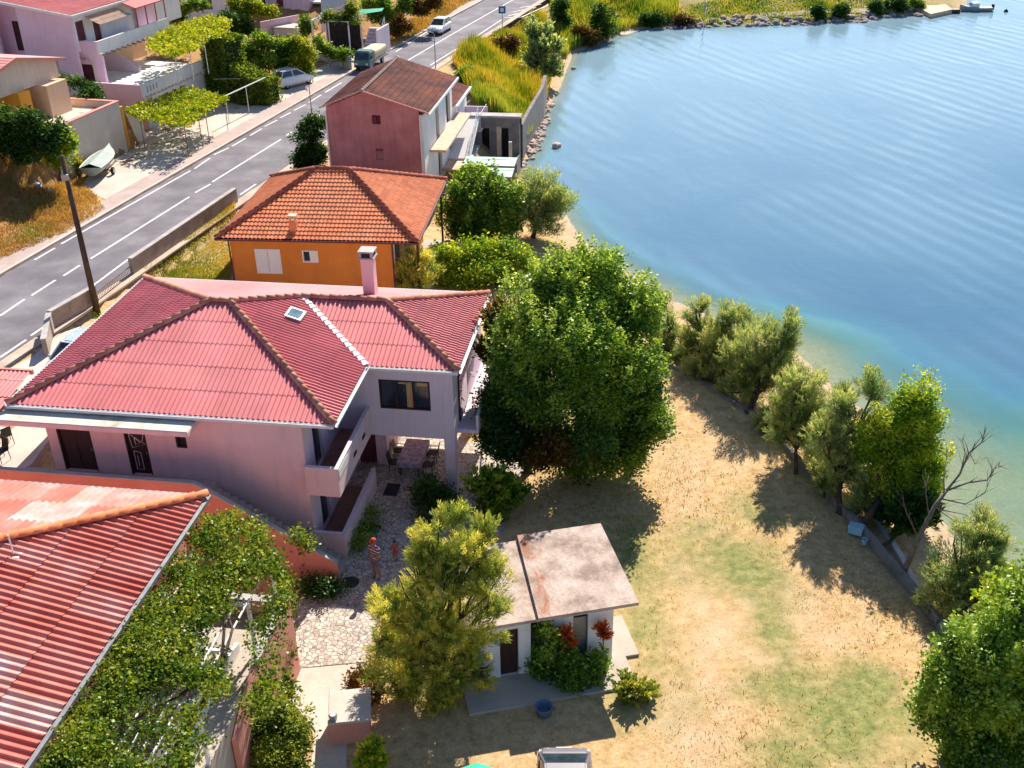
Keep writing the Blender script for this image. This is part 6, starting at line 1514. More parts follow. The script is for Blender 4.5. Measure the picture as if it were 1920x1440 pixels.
# ================================================================ garden furniture and small things
MT['chair_black'] = pmat('chair_black', [(.018, .017, .018), (.035, .033, .034)], 4, .5)
MT['cloth_violet'] = pmat('cloth_violet', [(.26, .22, .34), (.40, .34, .46), (.52, .42, .50)], 5, .9, .1, 20, lo=.4, hi=.6)
MT['cloth_white'] = pmat('cloth_white', [(.66, .66, .66), (.78, .78, .78)], 3, .9, .2, 8)
def make_chair(label, pos, yaw, group):
    t = thing('chair', label, 'chair', pos, yaw, group)
    MB().cbox(-.23, .23, -.22, .22, .42, .46, .015).build('seat', MT['chair_black'], t)
    mb = MB(); mb.slab([(-.22, .20, .46), (.22, .20, .46), (.20, .30, .92), (-.20, .30, .92)], (0, .03, .005)); mb.build('backrest', MT['chair_black'], t)
    for x in (-.2, .2):
        for y in (-.19, .19): MB().tube([(x, y, .42), (x * 1.12, y * 1.12, 0)], [.02, .016], 6).build('leg', MT['chair_black'], t)
        MB().tube([(x * 1.15, .2, .66), (x * 1.15, -.16, .66), (x * 1.15, -.18, .44)], .018, 6).build('armrest', MT['chair_black'], t)
    return t
c_a, c_b = MF.L(745, 905, .06), MF.L(775, 850, .06)
ta = MF.L(765, 868, .8); tb_ = MF.L(782, 832, .8)
tcx, tcy = (ta.x + tb_.x) / 2, ta.y + .95
tw_ = thing('table', 'long table under a patterned violet cloth below the raised wing', 'table', tuple(MF.w(tcx, tcy)[:2]) + (.06,), MF.a)
MB().box(-.48, .48, -.95, .95, .70, .745).build('top', MT['dark_wood'], tw_)
for x in (-.4, .4):
    for y in (-.85, .85): MB().box(x - .03, x + .03, y - .03, y + .03, 0, .698).build('leg', MT['dark_wood'], tw_)
cl_ = MB(); cl_.box(-.52, .52, -.99, .99, .748, .756); 
for (x0, x1, y0, y1) in ((-.53, -.522, -.99, .99), (.522, .53, -.99, .99), (-.52, .52, -1.0, -.992), (-.52, .52, .992, 1.0)): cl_.box(x0, x1, y0, y1, .50, .755)
co_ = cl_.build('tablecloth', MT['cloth_violet']); wp = MF.w(tcx, tcy); co_.location = (wp.x, wp.y, .06); co_.rotation_euler = (0, 0, -MF.a); tag(co_, 'violet patterned tablecloth on the table below the wing', 'tablecloth')
for i, (du, dv, ya, lb_) in enumerate(((-.75, -.5, math.pi / 2, 'dark chair at the left front side of the long table'), (-.75, .45, math.pi / 2, 'dark chair at the left rear side of the long table'), (.78, -.5, -math.pi / 2, 'dark chair at the right front side of the long table'), (.78, .45, -math.pi / 2, 'dark chair at the right rear side of the long table'))):
    q = MF.w(tcx + du, tcy + dv); make_chair(lb_, (q.x, q.y, .06), MF.a - ya, 'chairs at the table under the wing')
for (px, py, ya, lb_) in ((14, 832, 2.4, 'black chair at the yard table, nearest the pink house'), (6, 862, .6, 'black chair in front of the yard table at the left edge')):
    q = P(px, py, 2.88); make_chair(lb_, q, ya, 'black chairs in the yard left of the house')
q = P(-12, 838, 2.88); yt = thing('table', 'white covered yard table cut by the left edge of the photo', 'table', q, .3)
MB().box(-.5, .5, -.5, .5, .69, .73).build('top', MT['cloth_white'], yt)
for x in (-.42, .42):
    for y in (-.42, .42): MB().box(x - .03, x + .03, y - .03, y + .03, 0, .688).build('leg', MT['cloth_white'], yt)
MT['mat_dark'] = pmat('mat_dark', [(.03, .025, .03), (.06, .05, .055)], 8, .95)
q = P(735, 918, .07); t = thing('door_mat', 'dark door mat on the stone patio', 'mat', q, MF.a); MB().cbox(-.3, .3, -.45, .45, 0, .02, .006).build('body', MT['mat_dark'], t)
q = P(657, 1092, .055); t = thing('manhole_cover', 'round dark manhole cover in the courtyard paving', 'cover', q); MB().lathe([(.34, 0), (.34, .02), (.30, .025), (.28, .02), (.02, .02)], 24).build('body', MT['mat_dark'], t)
q = P(1020, 1338, 0); t = thing('plastic_tub', 'round dull blue plastic tub lying in the shade before the shed', 'tub', q)
MT['blue_dull'] = pmat('blue_dull', [(.10, .15, .24), (.15, .21, .31)], 2, .6)
MB().lathe([(.24, 0), (.28, .30), (.30, .32), (.30, .34), (.26, .34), (.22, .06)], 20).build('body', MT['blue_dull'], t, True); MB().tube([(.28, 0, .30), (.36, 0, .24), (.26, 0, .18)], .015, 6).build('handle', MT['black_plastic'], t)
# green parasol at the lower edge
MT['parasol_green'] = pmat('parasol_green', [(.02, .36, .24), (.04, .46, .31)], 2, .7)
q = P(893, 1426, 2.35); ps = thing('parasol', 'bright green parasol cut by the bottom edge', 'parasol', (q.x, q.y - .62, 0))
mb = MB(); n = 8; rr_ = [(0.02, 2.36), (.35, 2.28), (.75, 2.08), (.98, 1.86)]; vs = []; fs = []
for r, z in rr_:
    for k in range(n * 2):
        a = math.pi * k / n; s = 1 if k % 2 == 0 else .93; vs.append((r * s * math.cos(a), r * s * math.sin(a), z))
m = n * 2
for i in range(3):
    for k in range(m): fs.append((i * m + k, i * m + (k + 1) % m, (i + 1) * m + (k + 1) % m, (i + 1) * m + k))
mb.idx(vs, fs); mb.build('canopy', MT['parasol_green'], ps); MB().tube([(0, 0, .08), (0, 0, 2.42)], .022, 8).build('pole', MT['white_metal'], ps); MB().lathe([(.3, 0), (.3, .06), (.05, .1)], 16).build('base', MT['coping'], ps)
# blue and white bags dumped on the bank
MT['bag_blue'] = pmat('bag_blue', [(.12, .22, .55), (.35, .45, .70)], 6, .5, .4, 12, lo=.4, hi=.6); MT['bag_white'] = pmat('bag_white', [(.6, .6, .6), (.75, .75, .75)], 6, .5, .4, 12)
for px, py, r, m_, lb_ in ((71, 352, .42, 'bag_blue', 'blue dumped sack on the rusty bank'), (93, 361, .3, 'bag_white', 'white dumped sack on the rusty bank')):
    b = P(px, py, 3.6); zt = hz(b.x, b.y)
    for _ in range(4): b = P(px, py, zt + .1); zt = hz(b.x, b.y)
    t = thing('sack', lb_, 'sack', (b.x, b.y, zt), .4)
    bm_ = MB(); bm_.tube([(-r, 0, r * .3), (-r * .7, .02, r * .45), (0, 0, r * .55), (r * .5, -.03, r * .5), (r * .8, 0, r * .32), (r * 1.05, .05, r * .3)], [r * .12, r * .5, r * .62, r * .52, r * .16, r * .22], 9); bm_.build('body', MT[m_], t, True); MB().tube([(r * .76, 0, r * .33), (r * .84, 0, r * .32)], r * .2, 8).build('tie', MT['black_plastic'], t)

# ================================================================ people
MT['skin'] = pmat('skin', [(.28, .155, .11), (.36, .20, .145)], 4, .6, fine=.04); MT['red_cloth'] = pmat('red_cloth', [(.50, .04, .03), (.62, .07, .05)], 5, .85); MT['grey_cloth'] = pmat('grey_cloth', [(.12, .13, .20), (.18, .19, .27)], 5, .9)
MT['hair_dark'] = pmat('hair_dark', [(.02, .012, .01), (.05, .03, .02)], 20, .8)
ms, nt, N, K, bs = new_mat('striped_shirt')
tc = N.new("ShaderNodeTexCoord").outputs['Object']; sx = N.new("ShaderNodeSeparateXYZ"); K.new(tc, sx.inputs[0])
wv_ = mathn(N, K, 'FRACT', mathn(N, K, 'MULTIPLY', sx.outputs[2], 9.0)); r = ramp(N, [(.02, .03, .14), (.02, .03, .14), (.75, .75, .78), (.45, .04, .05)], 0, 1, 'CONSTANT'); 
for e_, p_ in zip(r.color_ramp.elements, (0, .1, .5, .82)): e_.position = p_
K.new(wv_, r.inputs[0]); K.new(r.outputs[0], bs.inputs['Base Color']); bs.inputs['Roughness'].default_value = .9
MT['striped'] = ms
def skin(name, pts, edges, mat, parent, root=0, sub=1):
    me = bpy.data.meshes.new(name); me.from_pydata([p[:3] for p in pts], edges, []); me.materials.append(mat)
    o = bpy.data.objects.new(name, me); COL.objects.link(o); o.parent = parent
    md = o.modifiers.new('skin', 'SKIN'); md.use_smooth_shade = True
    sv = me.skin_vertices[0].data
    for i, p in enumerate(pts): sv[i].radius = (p[3], p[4] if len(p) > 4 else p[3]); sv[i].use_root = (i == root)
    s = o.modifiers.new('sub', 'SUBSURF'); s.levels = sub; s.render_levels = sub
    return o
def person(label, pos, yaw, hgt_, arms, shirt, short, cap, seed=0):
    t = thing('person', label, 'person', pos, yaw); t.scale = (hgt_ / 1.75,) * 3
    V = []; E = []
    def add(p, par=None):
        V.append(p); 
        if par is not None: E.append((par, len(V) - 1))
        return len(V) - 1
    pel = add((0, 0, .94, .13, .10)); sp1 = add((0, 0, 1.12, .125, .09), pel); che = add((0, 0, 1.34, .15, .10), sp1); nk = add((0, .0, 1.49, .05), che)
    hb = add((0, -.015, 1.565, .065, .07), nk); hm = add((0, -.015, 1.65, .078, .092), hb); htp = add((0, 0, 1.735, .055, .065), hm); nose = add((0, -.108, 1.635, .012), hm)
    for s in (1, -1): add((s * .082, .005, 1.64, .014), hm)
    for s in (1, -1):
        hip = add((s * .095, 0, .86, .092), pel); kn = add((s * .11, -.015, .50, .058), hip); cf = add((s * .112, .015, .34, .056), kn); an = add((s * .112, .02, .09, .036), cf); add((s * .125, -.15, .035, .034), an)
        sh, el, wr = arms[0 if s > 0 else 1]
        a = add(sh + (.056,), che); b = add(el + (.042,), a); c = add(wr + (.029,), b)
        d = (Vector(wr) - Vector(el)).normalized(); pm = Vector(wr) + d * .08; pl = add(tuple(pm) + (.033, .02), c)
        sd_ = d.cross(Vector((0, 0, 1))).normalized()
        for k, ln in enumerate((.07, .08, .075, .06)):
            o_ = pm + sd_ * (-.03 + .02 * k) + d * .02; f1 = o_ + d * ln * .55; f2 = f1 + (d * .8 + Vector((0, 0, -.6))).normalized() * ln * .5
            i = add(tuple(o_) + (.009,), pl); i = add(tuple(f1) + (.009,), i); add(tuple(f2) + (.007,), i)
        o_ = Vector(wr) + d * .03 + sd_ * .04 * s; i = add(tuple(o_) + (.011,), c); add(tuple(o_ + (d + sd_ * s * .4).normalized() * .05) + (.008,), i)
    skin('body', V, E, MT['skin'], t, 0, 1)
    V2 = [(0, 0, .90, .15, .115), (0, 0, 1.12, .145, .108), (0, 0, 1.34, .168, .118), (0, 0, 1.46, .075, .07)]; E2 = [(0, 1), (1, 2), (2, 3)]
    for s in (1, -1):
        sh, el, wr = arms[0 if s > 0 else 1]; V2.append(sh + (.074,)); E2.append((2, len(V2) - 1)); m_ = Vector(sh).lerp(Vector(el), .75); V2.append(tuple(m_) + (.066,)); E2.append((len(V2) - 2, len(V2) - 1))
    skin('shirt', V2, E2, shirt, t, 1, 1)
    V3 = [(0, 0, .93, .145, .112)]; E3 = []
    for s in (1, -1): V3.append((s * .095, 0, .84, .106)); E3.append((0, len(V3) - 1)); V3.append((s * .11, -.01, .53, .088)); E3.append((len(V3) - 2, len(V3) - 1))
    skin('shorts', V3, E3, short, t, 0, 1)
    for s in (1, -1): skin('shoe', [(s * .112, .03, .05, .048, .04), (s * .125, -.14, .035, .045, .03)], [(0, 1)], MT['black_plastic'], t, 0, 1)
    if cap: 
        mb = MB(); mb.lathe([(.098, 1.68), (.098, 1.72), (.08, 1.765), (.03, 1.785)], 14, (0, -.005, 0)); mb.slab([(-.07, -.09, 1.685), (.07, -.09, 1.685), (.05, -.19, 1.67), (-.05, -.19, 1.67)], (0, 0, .01)); mb.build('cap', cap, t, True)
    else: MB().lathe([(.09, 1.62), (.1, 1.69), (.085, 1.75), (.03, 1.785)], 14, (0, .02, 0)).build('hair', MT['hair_dark'], t, True)
    mb = MB()
    for s in (1, -1): mb.lathe([(.004, -.004), (.011, 0), (.004, .004)], 8, (s * .033, -.103, 1.662))
    mb.build('eyes', MT['black_plastic'], t)
    return t
pp_ = P(707, 1084, .055)
arms1 = (((.185, 0, 1.41), (.22, -.06, 1.14), (.06, -.24, 1.12)), ((-.185, 0, 1.41), (-.23, -.05, 1.14), (-.07, -.25, 1.08)))
person('man in a red cap, striped shirt and dark shorts standing in the courtyard', pp_, math.radians(35), 1.88, arms1, MT['striped'], MT['grey_cloth'], MT['red_cloth'])
pc_ = P(742, 1050, .055)
arms2 = (((.185, 0, 1.41), (.24, -.02, 1.14), (.22, -.16, .96)), ((-.185, 0, 1.41), (-.24, -.02, 1.14), (-.22, -.14, .96)))
person('small child in red clothes standing near the golden tamarisk', pc_, math.radians(-20), .92, arms2, MT['red_cloth'], MT['red_cloth'], None)
# ================================================================ trees, shrubs and vines
YB = lambda x, y, z=0.0: P(x, y, z).y
# big group right of the pink house
Y = YB(1085, 890)
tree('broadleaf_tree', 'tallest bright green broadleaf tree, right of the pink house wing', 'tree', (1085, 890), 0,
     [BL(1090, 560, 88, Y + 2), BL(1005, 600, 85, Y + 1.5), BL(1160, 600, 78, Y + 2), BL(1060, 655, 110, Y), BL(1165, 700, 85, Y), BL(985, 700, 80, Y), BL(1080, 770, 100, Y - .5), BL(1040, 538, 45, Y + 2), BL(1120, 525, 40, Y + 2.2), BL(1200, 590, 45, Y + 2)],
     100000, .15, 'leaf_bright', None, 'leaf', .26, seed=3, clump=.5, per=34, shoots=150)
Y2 = YB(1180, 880)
tree('fig_tree', 'rounded green tree at the edge of the lawn, right side of the big tree group', 'tree', (1180, 885), 0,
     [BL(1195, 730, 58, Y2), BL(1205, 800, 58, Y2), BL(1150, 840, 70, Y2 - .4), BL(1160, 760, 60, Y2 + .3), BL(1090, 870, 55, Y2 - .5)], 44000, .15, 'leaf_mid', None, 'leaf', .2, seed=4, clump=.45, per=34, shoots=40)
Y3 = YB(985, 880)
tree('dark_tree', 'dark shaded evergreen between the pink house and the tall tree', 'tree', (990, 885), 0,
     [BL(950, 760, 62, Y3), BL(935, 820, 52, Y3 - .3), BL(1000, 830, 70, Y3 - .3), BL(1000, 750, 55, Y3 + .3)], 30000, .15, 'leaf_dark', None, 'leaf', .18, seed=5)
tree('dry_shrub', 'tall dry brown shrub against the roof corner of the pink house', 'shrub', (935, 740), 0,
     [BL(930, 600, 32, Y3 + 2), BL(945, 650, 34, Y3 + 2), BL(915, 660, 26, Y3 + 1.8), BL(950, 700, 30, Y3 + 1.6)], 7000, .2, 'leaf_brown', None, 'needle', .08, seed=6)
tree('rusty_bush', 'rust brown bush in the shade under the tall tree', 'bush', (1050, 890), 0,
     [BL(1050, 830, 40, Y - 1.6), BL(1020, 860, 32, Y - 1.8), BL(1085, 850, 28, Y - 1.6)], 6000, .16, 'leaf_rust', None, 'leaf', .05, seed=7)
tree('bamboo_shrub', 'feathery green shrub beside the outer pillar of the wing', 'shrub', (930, 975), 0,
     [BL(915, 915, 38, YB(930, 965)), BL(960, 925, 34, YB(930, 960)), BL(935, 955, 36, YB(930, 970))], 7000, .2, 'leaf_mid', None, 'needle', .04, seed=8)
tree('low_bush', 'low dark bush on the shaded patio before the pillar', 'bush', (800, 960), 0, [BL(800, 930, 36, YB(800, 950)), BL(830, 940, 26, YB(830, 950)), BL(795, 985, 22, YB(795, 985))], 5000, .13, 'leaf_dark', None, 'leaf', .03, seed=9)
tree('rose_bush', 'small pale flowering bush along the lower balcony', 'bush', (690, 1000), 0, [BL(690, 985, 20, YB(690, 990)), BL(700, 960, 14, YB(700, 965)), BL(668, 1025, 14, YB(668, 1030)), BL(682, 1010, 14, YB(682, 1015))], 2600, .11, 'leaf_mid', None, 'leaf', .02, seed=10)
tree('low_hedge', 'low dark hedge at the foot of the stair wall', 'hedge', (600, 1118), 0, [BL(575, 1103, 15, YB(575, 1110)), BL(600, 1104, 16, YB(600, 1112)), BL(628, 1106, 15, YB(628, 1112))], 2800, .11, 'leaf_dark', None, 'leaf', 0, seed=11)
# golden tamarisk in the courtyard
Yt = YB(815, 1300)
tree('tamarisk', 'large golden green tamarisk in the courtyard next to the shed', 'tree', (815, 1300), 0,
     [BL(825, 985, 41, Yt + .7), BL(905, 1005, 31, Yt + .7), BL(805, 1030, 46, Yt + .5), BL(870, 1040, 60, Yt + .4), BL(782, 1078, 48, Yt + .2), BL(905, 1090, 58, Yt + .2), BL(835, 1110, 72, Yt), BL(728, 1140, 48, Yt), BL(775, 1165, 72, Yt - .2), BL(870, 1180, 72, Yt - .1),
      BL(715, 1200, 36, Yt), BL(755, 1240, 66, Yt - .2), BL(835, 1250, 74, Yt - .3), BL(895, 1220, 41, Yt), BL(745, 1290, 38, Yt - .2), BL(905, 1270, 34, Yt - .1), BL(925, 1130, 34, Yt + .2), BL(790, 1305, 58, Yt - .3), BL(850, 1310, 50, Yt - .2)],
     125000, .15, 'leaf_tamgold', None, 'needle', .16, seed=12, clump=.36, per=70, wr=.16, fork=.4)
Ys = YB(1060, 1268)
tree('leafy_bush', 'round leafy green bush in front of the shed', 'bush', (1060, 1275), 0,
     [BL(1030, 1205, 30, Ys), BL(1010, 1240, 30, Ys), BL(1060, 1245, 38, Ys - .1), BL(1105, 1245, 32, Ys), BL(1075, 1275, 36, Ys - .2), BL(1025, 1180, 14, Ys)], 9000, .15, 'leaf_bright', None, 'leaf', .07, seed=13, clump=.3)
for px, py, w, h_, lb_ in ((1064, 1195, 22, 28, 'orange red flowering plant left of the grey shed door'), (1131, 1185, 15, 26, 'orange red flowering plant at the right corner of the shed')):
    bY = SF.w(SF.hv(px, py, -.1).x, -.15)
    t = thing('flowering_plant', lb_, 'plant', (bY.x, bY.y, .1)); c = PD(px, py, bY.y); r = .75 * w * depth(c) / FPX
    crown('blossoms', [(tuple(c), (r, r * .6, r * 1.25))], 900, .13, MT['flower_red'], t, 14, 'needle', .22, 12, .2, (bY.x, bY.y, .1), .35)
    mb = MB(); mb.lathe([(.12, 0), (.17, .26), (.18, .28), (.14, .28), (.12, .2)], 14); mb.build('pot', MT['salmon_wall'], t, True); mb = MB(); mb.tube([(0, 0, .2), (0, 0, c.z - .1)], .02, 6); mb.build('stem', MT['bark'], t)
tree('potted_plant', 'cluster of reddish green pot plants behind the masonry box', 'plant', (685, 1290), 0, [BL(675, 1270, 14, YB(680, 1290)), BL(700, 1262, 14, YB(690, 1285)), BL(660, 1288, 10, YB(660, 1292)), BL(705, 1300, 16, YB(705, 1310))], 2200, .12, 'leaf_rust', None, 'leaf', .02, seed=15, clump=.25)
tree('young_shrub', 'upright yellow green shrub at the bottom edge beside the masonry box', 'shrub', (695, 1470), 0, [BL(692, 1415, 14, YB(692, 1465)), BL(705, 1400, 9, YB(700, 1465)), BL(680, 1430, 12, YB(685, 1465)), BL(700, 1440, 18, YB(695, 1465))], 2400, .14, 'leaf_locust', None, 'needle', .02, seed=16, clump=.25)
tree('scrub', 'loose scrubby weed at the lawn corner of the shed', 'shrub', (1195, 1315), 0, [BL(1185, 1290, 22, YB(1190, 1305)), BL(1205, 1300, 18, YB(1205, 1312)), BL(1175, 1305, 16, YB(1180, 1315))], 1500, .17, 'reed_green', None, 'needle', .015, seed=17, clump=.3)

# trees between the orange bungalow and the beach
Yd = YB(890, 455, .3)
tree('dark_tree', 'dense dark round tree behind the orange bungalow', 'tree', (892, 455), .3, [BL(870, 375, 38, Yd), BL(905, 360, 38, Yd + .4), BL(930, 395, 40, Yd), BL(885, 415, 45, Yd - .3), BL(925, 430, 35, Yd - .3), BL(850, 400, 26, Yd), BL(850, 432, 28, Yd - .3), BL(900, 440, 36, Yd - .4), BL(945, 436, 30, Yd - .3), BL(955, 380, 24, Yd + .2)], 34000, .2, 'leaf_mid', None, 'leaf', .2, seed=21, clump=.45, per=36, shoots=40)
tree('green_tree', 'lighter green tree in front of the green sheet shelter', 'tree', (900, 420), .3, [BL(890, 335, 24, Yd + 1.6), BL(870, 345, 22, Yd + 1.4), BL(925, 350, 24, Yd + 1.6)], 7000, .24, 'leaf_bright', None, 'leaf', .12, seed=22)
Yo = YB(1005, 440, 0)
tree('olive_tree', 'round feathery tree leaning over the beach', 'tree', (1000, 445), 0, [BL(1005, 365, 46, Yo + .4), BL(1035, 390, 46, Yo), BL(985, 395, 46, Yo), BL(1020, 420, 38, Yo - .2), BL(965, 375, 33, Yo + .4)], 40000, .19, 'leaf_tam', None, 'needle', .16, seed=23, clump=.42, wr=.22)
Yv = YB(900, 535, .2)
tree('vine_arbour', 'broad flat mass of bright vine leaves behind the orange bungalow porch', 'vine', (890, 545), .2, [BL(835, 485, 30, Yv + .6), BL(870, 480, 36, Yv + 1), BL(915, 480, 36, Yv + 1.2), BL(960, 485, 34, Yv + 1), BL(985, 505, 28, Yv + .5), BL(840, 520, 32, Yv), BL(885, 520, 38, Yv), BL(935, 520, 38, Yv)], 22000, .2, 'leaf_locust', None, 'leaf', .1, seed=24, clump=.5)
Yg = YB(775, 555, .6)
tree('tamarisk', 'small yellowish tamarisk beside the porch of the orange bungalow', 'tree', (775, 560), .6, [BL(780, 488, 32, Yg + .3), BL(762, 515, 32, Yg), BL(795, 522, 32, Yg), BL(775, 540, 34, Yg - .1)], 14000, .18, 'leaf_tamgold', None, 'needle', .07, seed=25, clump=.35, wr=.25)
Yh = YB(575, 330, 2.2)
tree('clipped_tree', 'dense dark green clipped tree against the red gable wall', 'tree', (577, 330), 2.2, [BL(575, 250, 24, Yh), BL(592, 240, 22, Yh + .2), BL(562, 275, 24, Yh), BL(590, 285, 26, Yh - .2), BL(570, 305, 26, Yh - .2), BL(595, 310, 20, Yh)], 12000, .2, 'leaf_dark', None, 'leaf', .15, seed=26, clump=.35)
for px, py, rp, lb_, mt_ in ((135, 600, 22, 'small bright bush between the block wall and the pink house', 'leaf_bright'), (180, 603, 12, 'tuft of weeds at the foot of the utility pole', 'leaf_locust')):
    tree('bush', lb_, 'bush', (px, py + 10), 1.6, [BL(px, py, rp, YB(px, py + 8, 1.6)), BL(px + rp * .8, py + 5, rp * .6, YB(px, py + 8, 1.6)), BL(px - rp * .7, py + 6, rp * .6, YB(px, py + 8, 1.6))], 2200, .15, mt_, None, 'leaf', .02, seed=27 + px, clump=.3)

# row of trees along the low sea wall
G = 'tamarisks along the low sea wall'
def tam(lab, base, blobs, n, mt_='leaf_tam', seed=1, r0=.13, name='tamarisk', kind='needle', sz=.17, wr=.16, clump=.40):
    Yx = YB(base[0], base[1], 0); n = int(n * 2.7) if kind == 'needle' else n; tree(name, lab, 'tree', base, 0, [BL(x, y, r * (1.48 if kind == 'needle' else .98), Yx + 1.3 + dy) for x, y, r, dy in blobs], n, sz, mt_, G if name == 'tamarisk' else None, kind, r0, seed=seed, clump=clump, per=60 if kind == 'needle' else 40, wr=wr, fork=.38, shoots=0 if kind == 'needle' else 70)
tam('slender grey green tamarisk touching the fig tree, farthest of the sea wall row', (1255, 695), [(1250, 580, 17, .3), (1245, 615, 24, .2), (1255, 650, 28, 0), (1235, 665, 22, 0), (1265, 680, 22, 0), (1240, 690, 20, -.2)], 9000, seed=31)
tam('very thin tamarisk with a separate top tuft against the water', (1305, 705), [(1308, 575, 15, .2), (1303, 600, 16, .2), (1302, 640, 22, 0), (1300, 675, 24, 0), (1320, 660, 20, 0)], 8000, seed=32)
tam('bushy tamarisk with two rounded heads in the middle of the far group', (1350, 728), [(1355, 595, 22, .4), (1390, 600, 22, .4), (1340, 640, 30, .2), (1375, 645, 34, .2), (1350, 690, 34, 0), (1385, 690, 28, 0)], 14000, seed=33)
tam('wide forked tamarisk with a dark crooked trunk and a leaning top', (1402, 778), [(1482, 615, 20, .3), (1470, 650, 22, .3), (1440, 670, 28, .2), (1415, 640, 32, .2), (1400, 690, 38, 0), (1450, 700, 34, 0), (1470, 690, 24, .2), (1425, 730, 30, -.1), (1385, 735, 24, 0)], 20000, seed=34, r0=.2)
tam('soft grey tamarisk with a thin straight trunk', (1492, 890), [(1495, 715, 18, .3), (1480, 745, 30, .2), (1515, 745, 28, .2), (1500, 780, 36, 0), (1470, 780, 26, 0), (1530, 780, 24, 0), (1490, 815, 26, 0), (1510, 840, 20, 0), (1465, 815, 20, 0)], 15000, seed=35, r0=.1)
tam('pale brownish tamarisk close behind the bright locust tree', (1575, 960), [(1590, 760, 28, .4), (1640, 735, 26, .6), (1575, 800, 36, .2), (1545, 830, 34, 0), (1600, 830, 36, 0), (1560, 875, 38, 0), (1605, 880, 36, 0), (1545, 900, 24, 0)], 20000, seed=36, r0=.14)
tam('bright yellow green locust tree leaning over the beach', (1608, 990), [(1720, 750, 24, .6), (1690, 775, 34, .4), (1745, 790, 30, .4), (1660, 810, 38, .2), (1720, 830, 42, .2), (1685, 870, 42, 0), (1740, 870, 34, .2), (1640, 850, 34, 0), (1690, 915, 38, -.2), (1730, 920, 30, 0), (1655, 920, 30, -.2)], 42000, 'leaf_locust', 37, .16, 'locust_tree', 'leaf', .15, .45, .36)
tam('dark shaded small tree below the locust tree', (1650, 1030), [(1700, 960, 34, .4), (1735, 970, 28, .6), (1680, 990, 28, .2), (1720, 1000, 28, .4)], 9000, 'leaf_dark', 38, .09, 'small_tree', 'needle', .22, .3)
tam('golden topped tamarisk by the dead tree near the right edge', (1775, 1185), [(1850, 1000, 24, .6), (1825, 1020, 32, .5), (1870, 1025, 18, .6), (1800, 1065, 46, .2), (1850, 1075, 42, .3), (1775, 1110, 34, 0), (1830, 1125, 50, 0), (1880, 1120, 34, .2), (1800, 1165, 42, -.2), (1860, 1165, 34, 0), (1760, 1150, 30, -.2)], 30000, 'leaf_tam', 39, .16)
for lab, base, bl, n_, sd_ in (('low grey green tamarisk shrub between the farthest row trees', (1325, 735), [(1320, 700, 22, 0), (1340, 712, 20, 0), (1305, 695, 18, 0)], 5000, 44),
                               ('low tamarisk shrub right of the crooked trunk', (1450, 835), [(1450, 780, 24, 0), (1470, 800, 22, 0), (1440, 800, 18, -.1)], 6000, 45),
                               ('low tamarisk shrub behind the sea wall before the pale brownish tamarisk', (1545, 930), [(1535, 860, 22, .2), (1550, 885, 24, 0), (1530, 890, 18, 0)], 6000, 46),
                               ('low tamarisk shrub between the locust tree and the brownish tamarisk', (1622, 1000), [(1625, 930, 22, .2), (1640, 955, 20, .2), (1610, 960, 16, 0)], 5000, 47)):
    tam(lab, base, bl, n_, 'leaf_tam', sd_, .05)
# large leafy bush, bottom right corner
Yc = YB(1850, 1400)
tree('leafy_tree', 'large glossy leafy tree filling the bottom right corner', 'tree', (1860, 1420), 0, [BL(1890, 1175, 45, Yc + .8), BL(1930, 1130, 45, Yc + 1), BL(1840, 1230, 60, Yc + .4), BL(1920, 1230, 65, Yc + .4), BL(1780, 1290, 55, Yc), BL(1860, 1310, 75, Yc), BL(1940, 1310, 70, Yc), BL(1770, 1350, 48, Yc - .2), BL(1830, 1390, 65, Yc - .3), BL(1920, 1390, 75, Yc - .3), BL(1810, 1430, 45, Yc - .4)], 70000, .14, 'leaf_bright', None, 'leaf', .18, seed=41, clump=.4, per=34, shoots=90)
tree('young_tree', 'small yellow green sapling between the golden tamarisk and the corner tree', 'tree', (1900, 1260), 0, [BL(1885, 1120, 28, Yc + 2), BL(1910, 1150, 30, Yc + 2), BL(1900, 1190, 30, Yc + 1.8)], 6000, .2, 'leaf_locust', None, 'leaf', .06, seed=42)
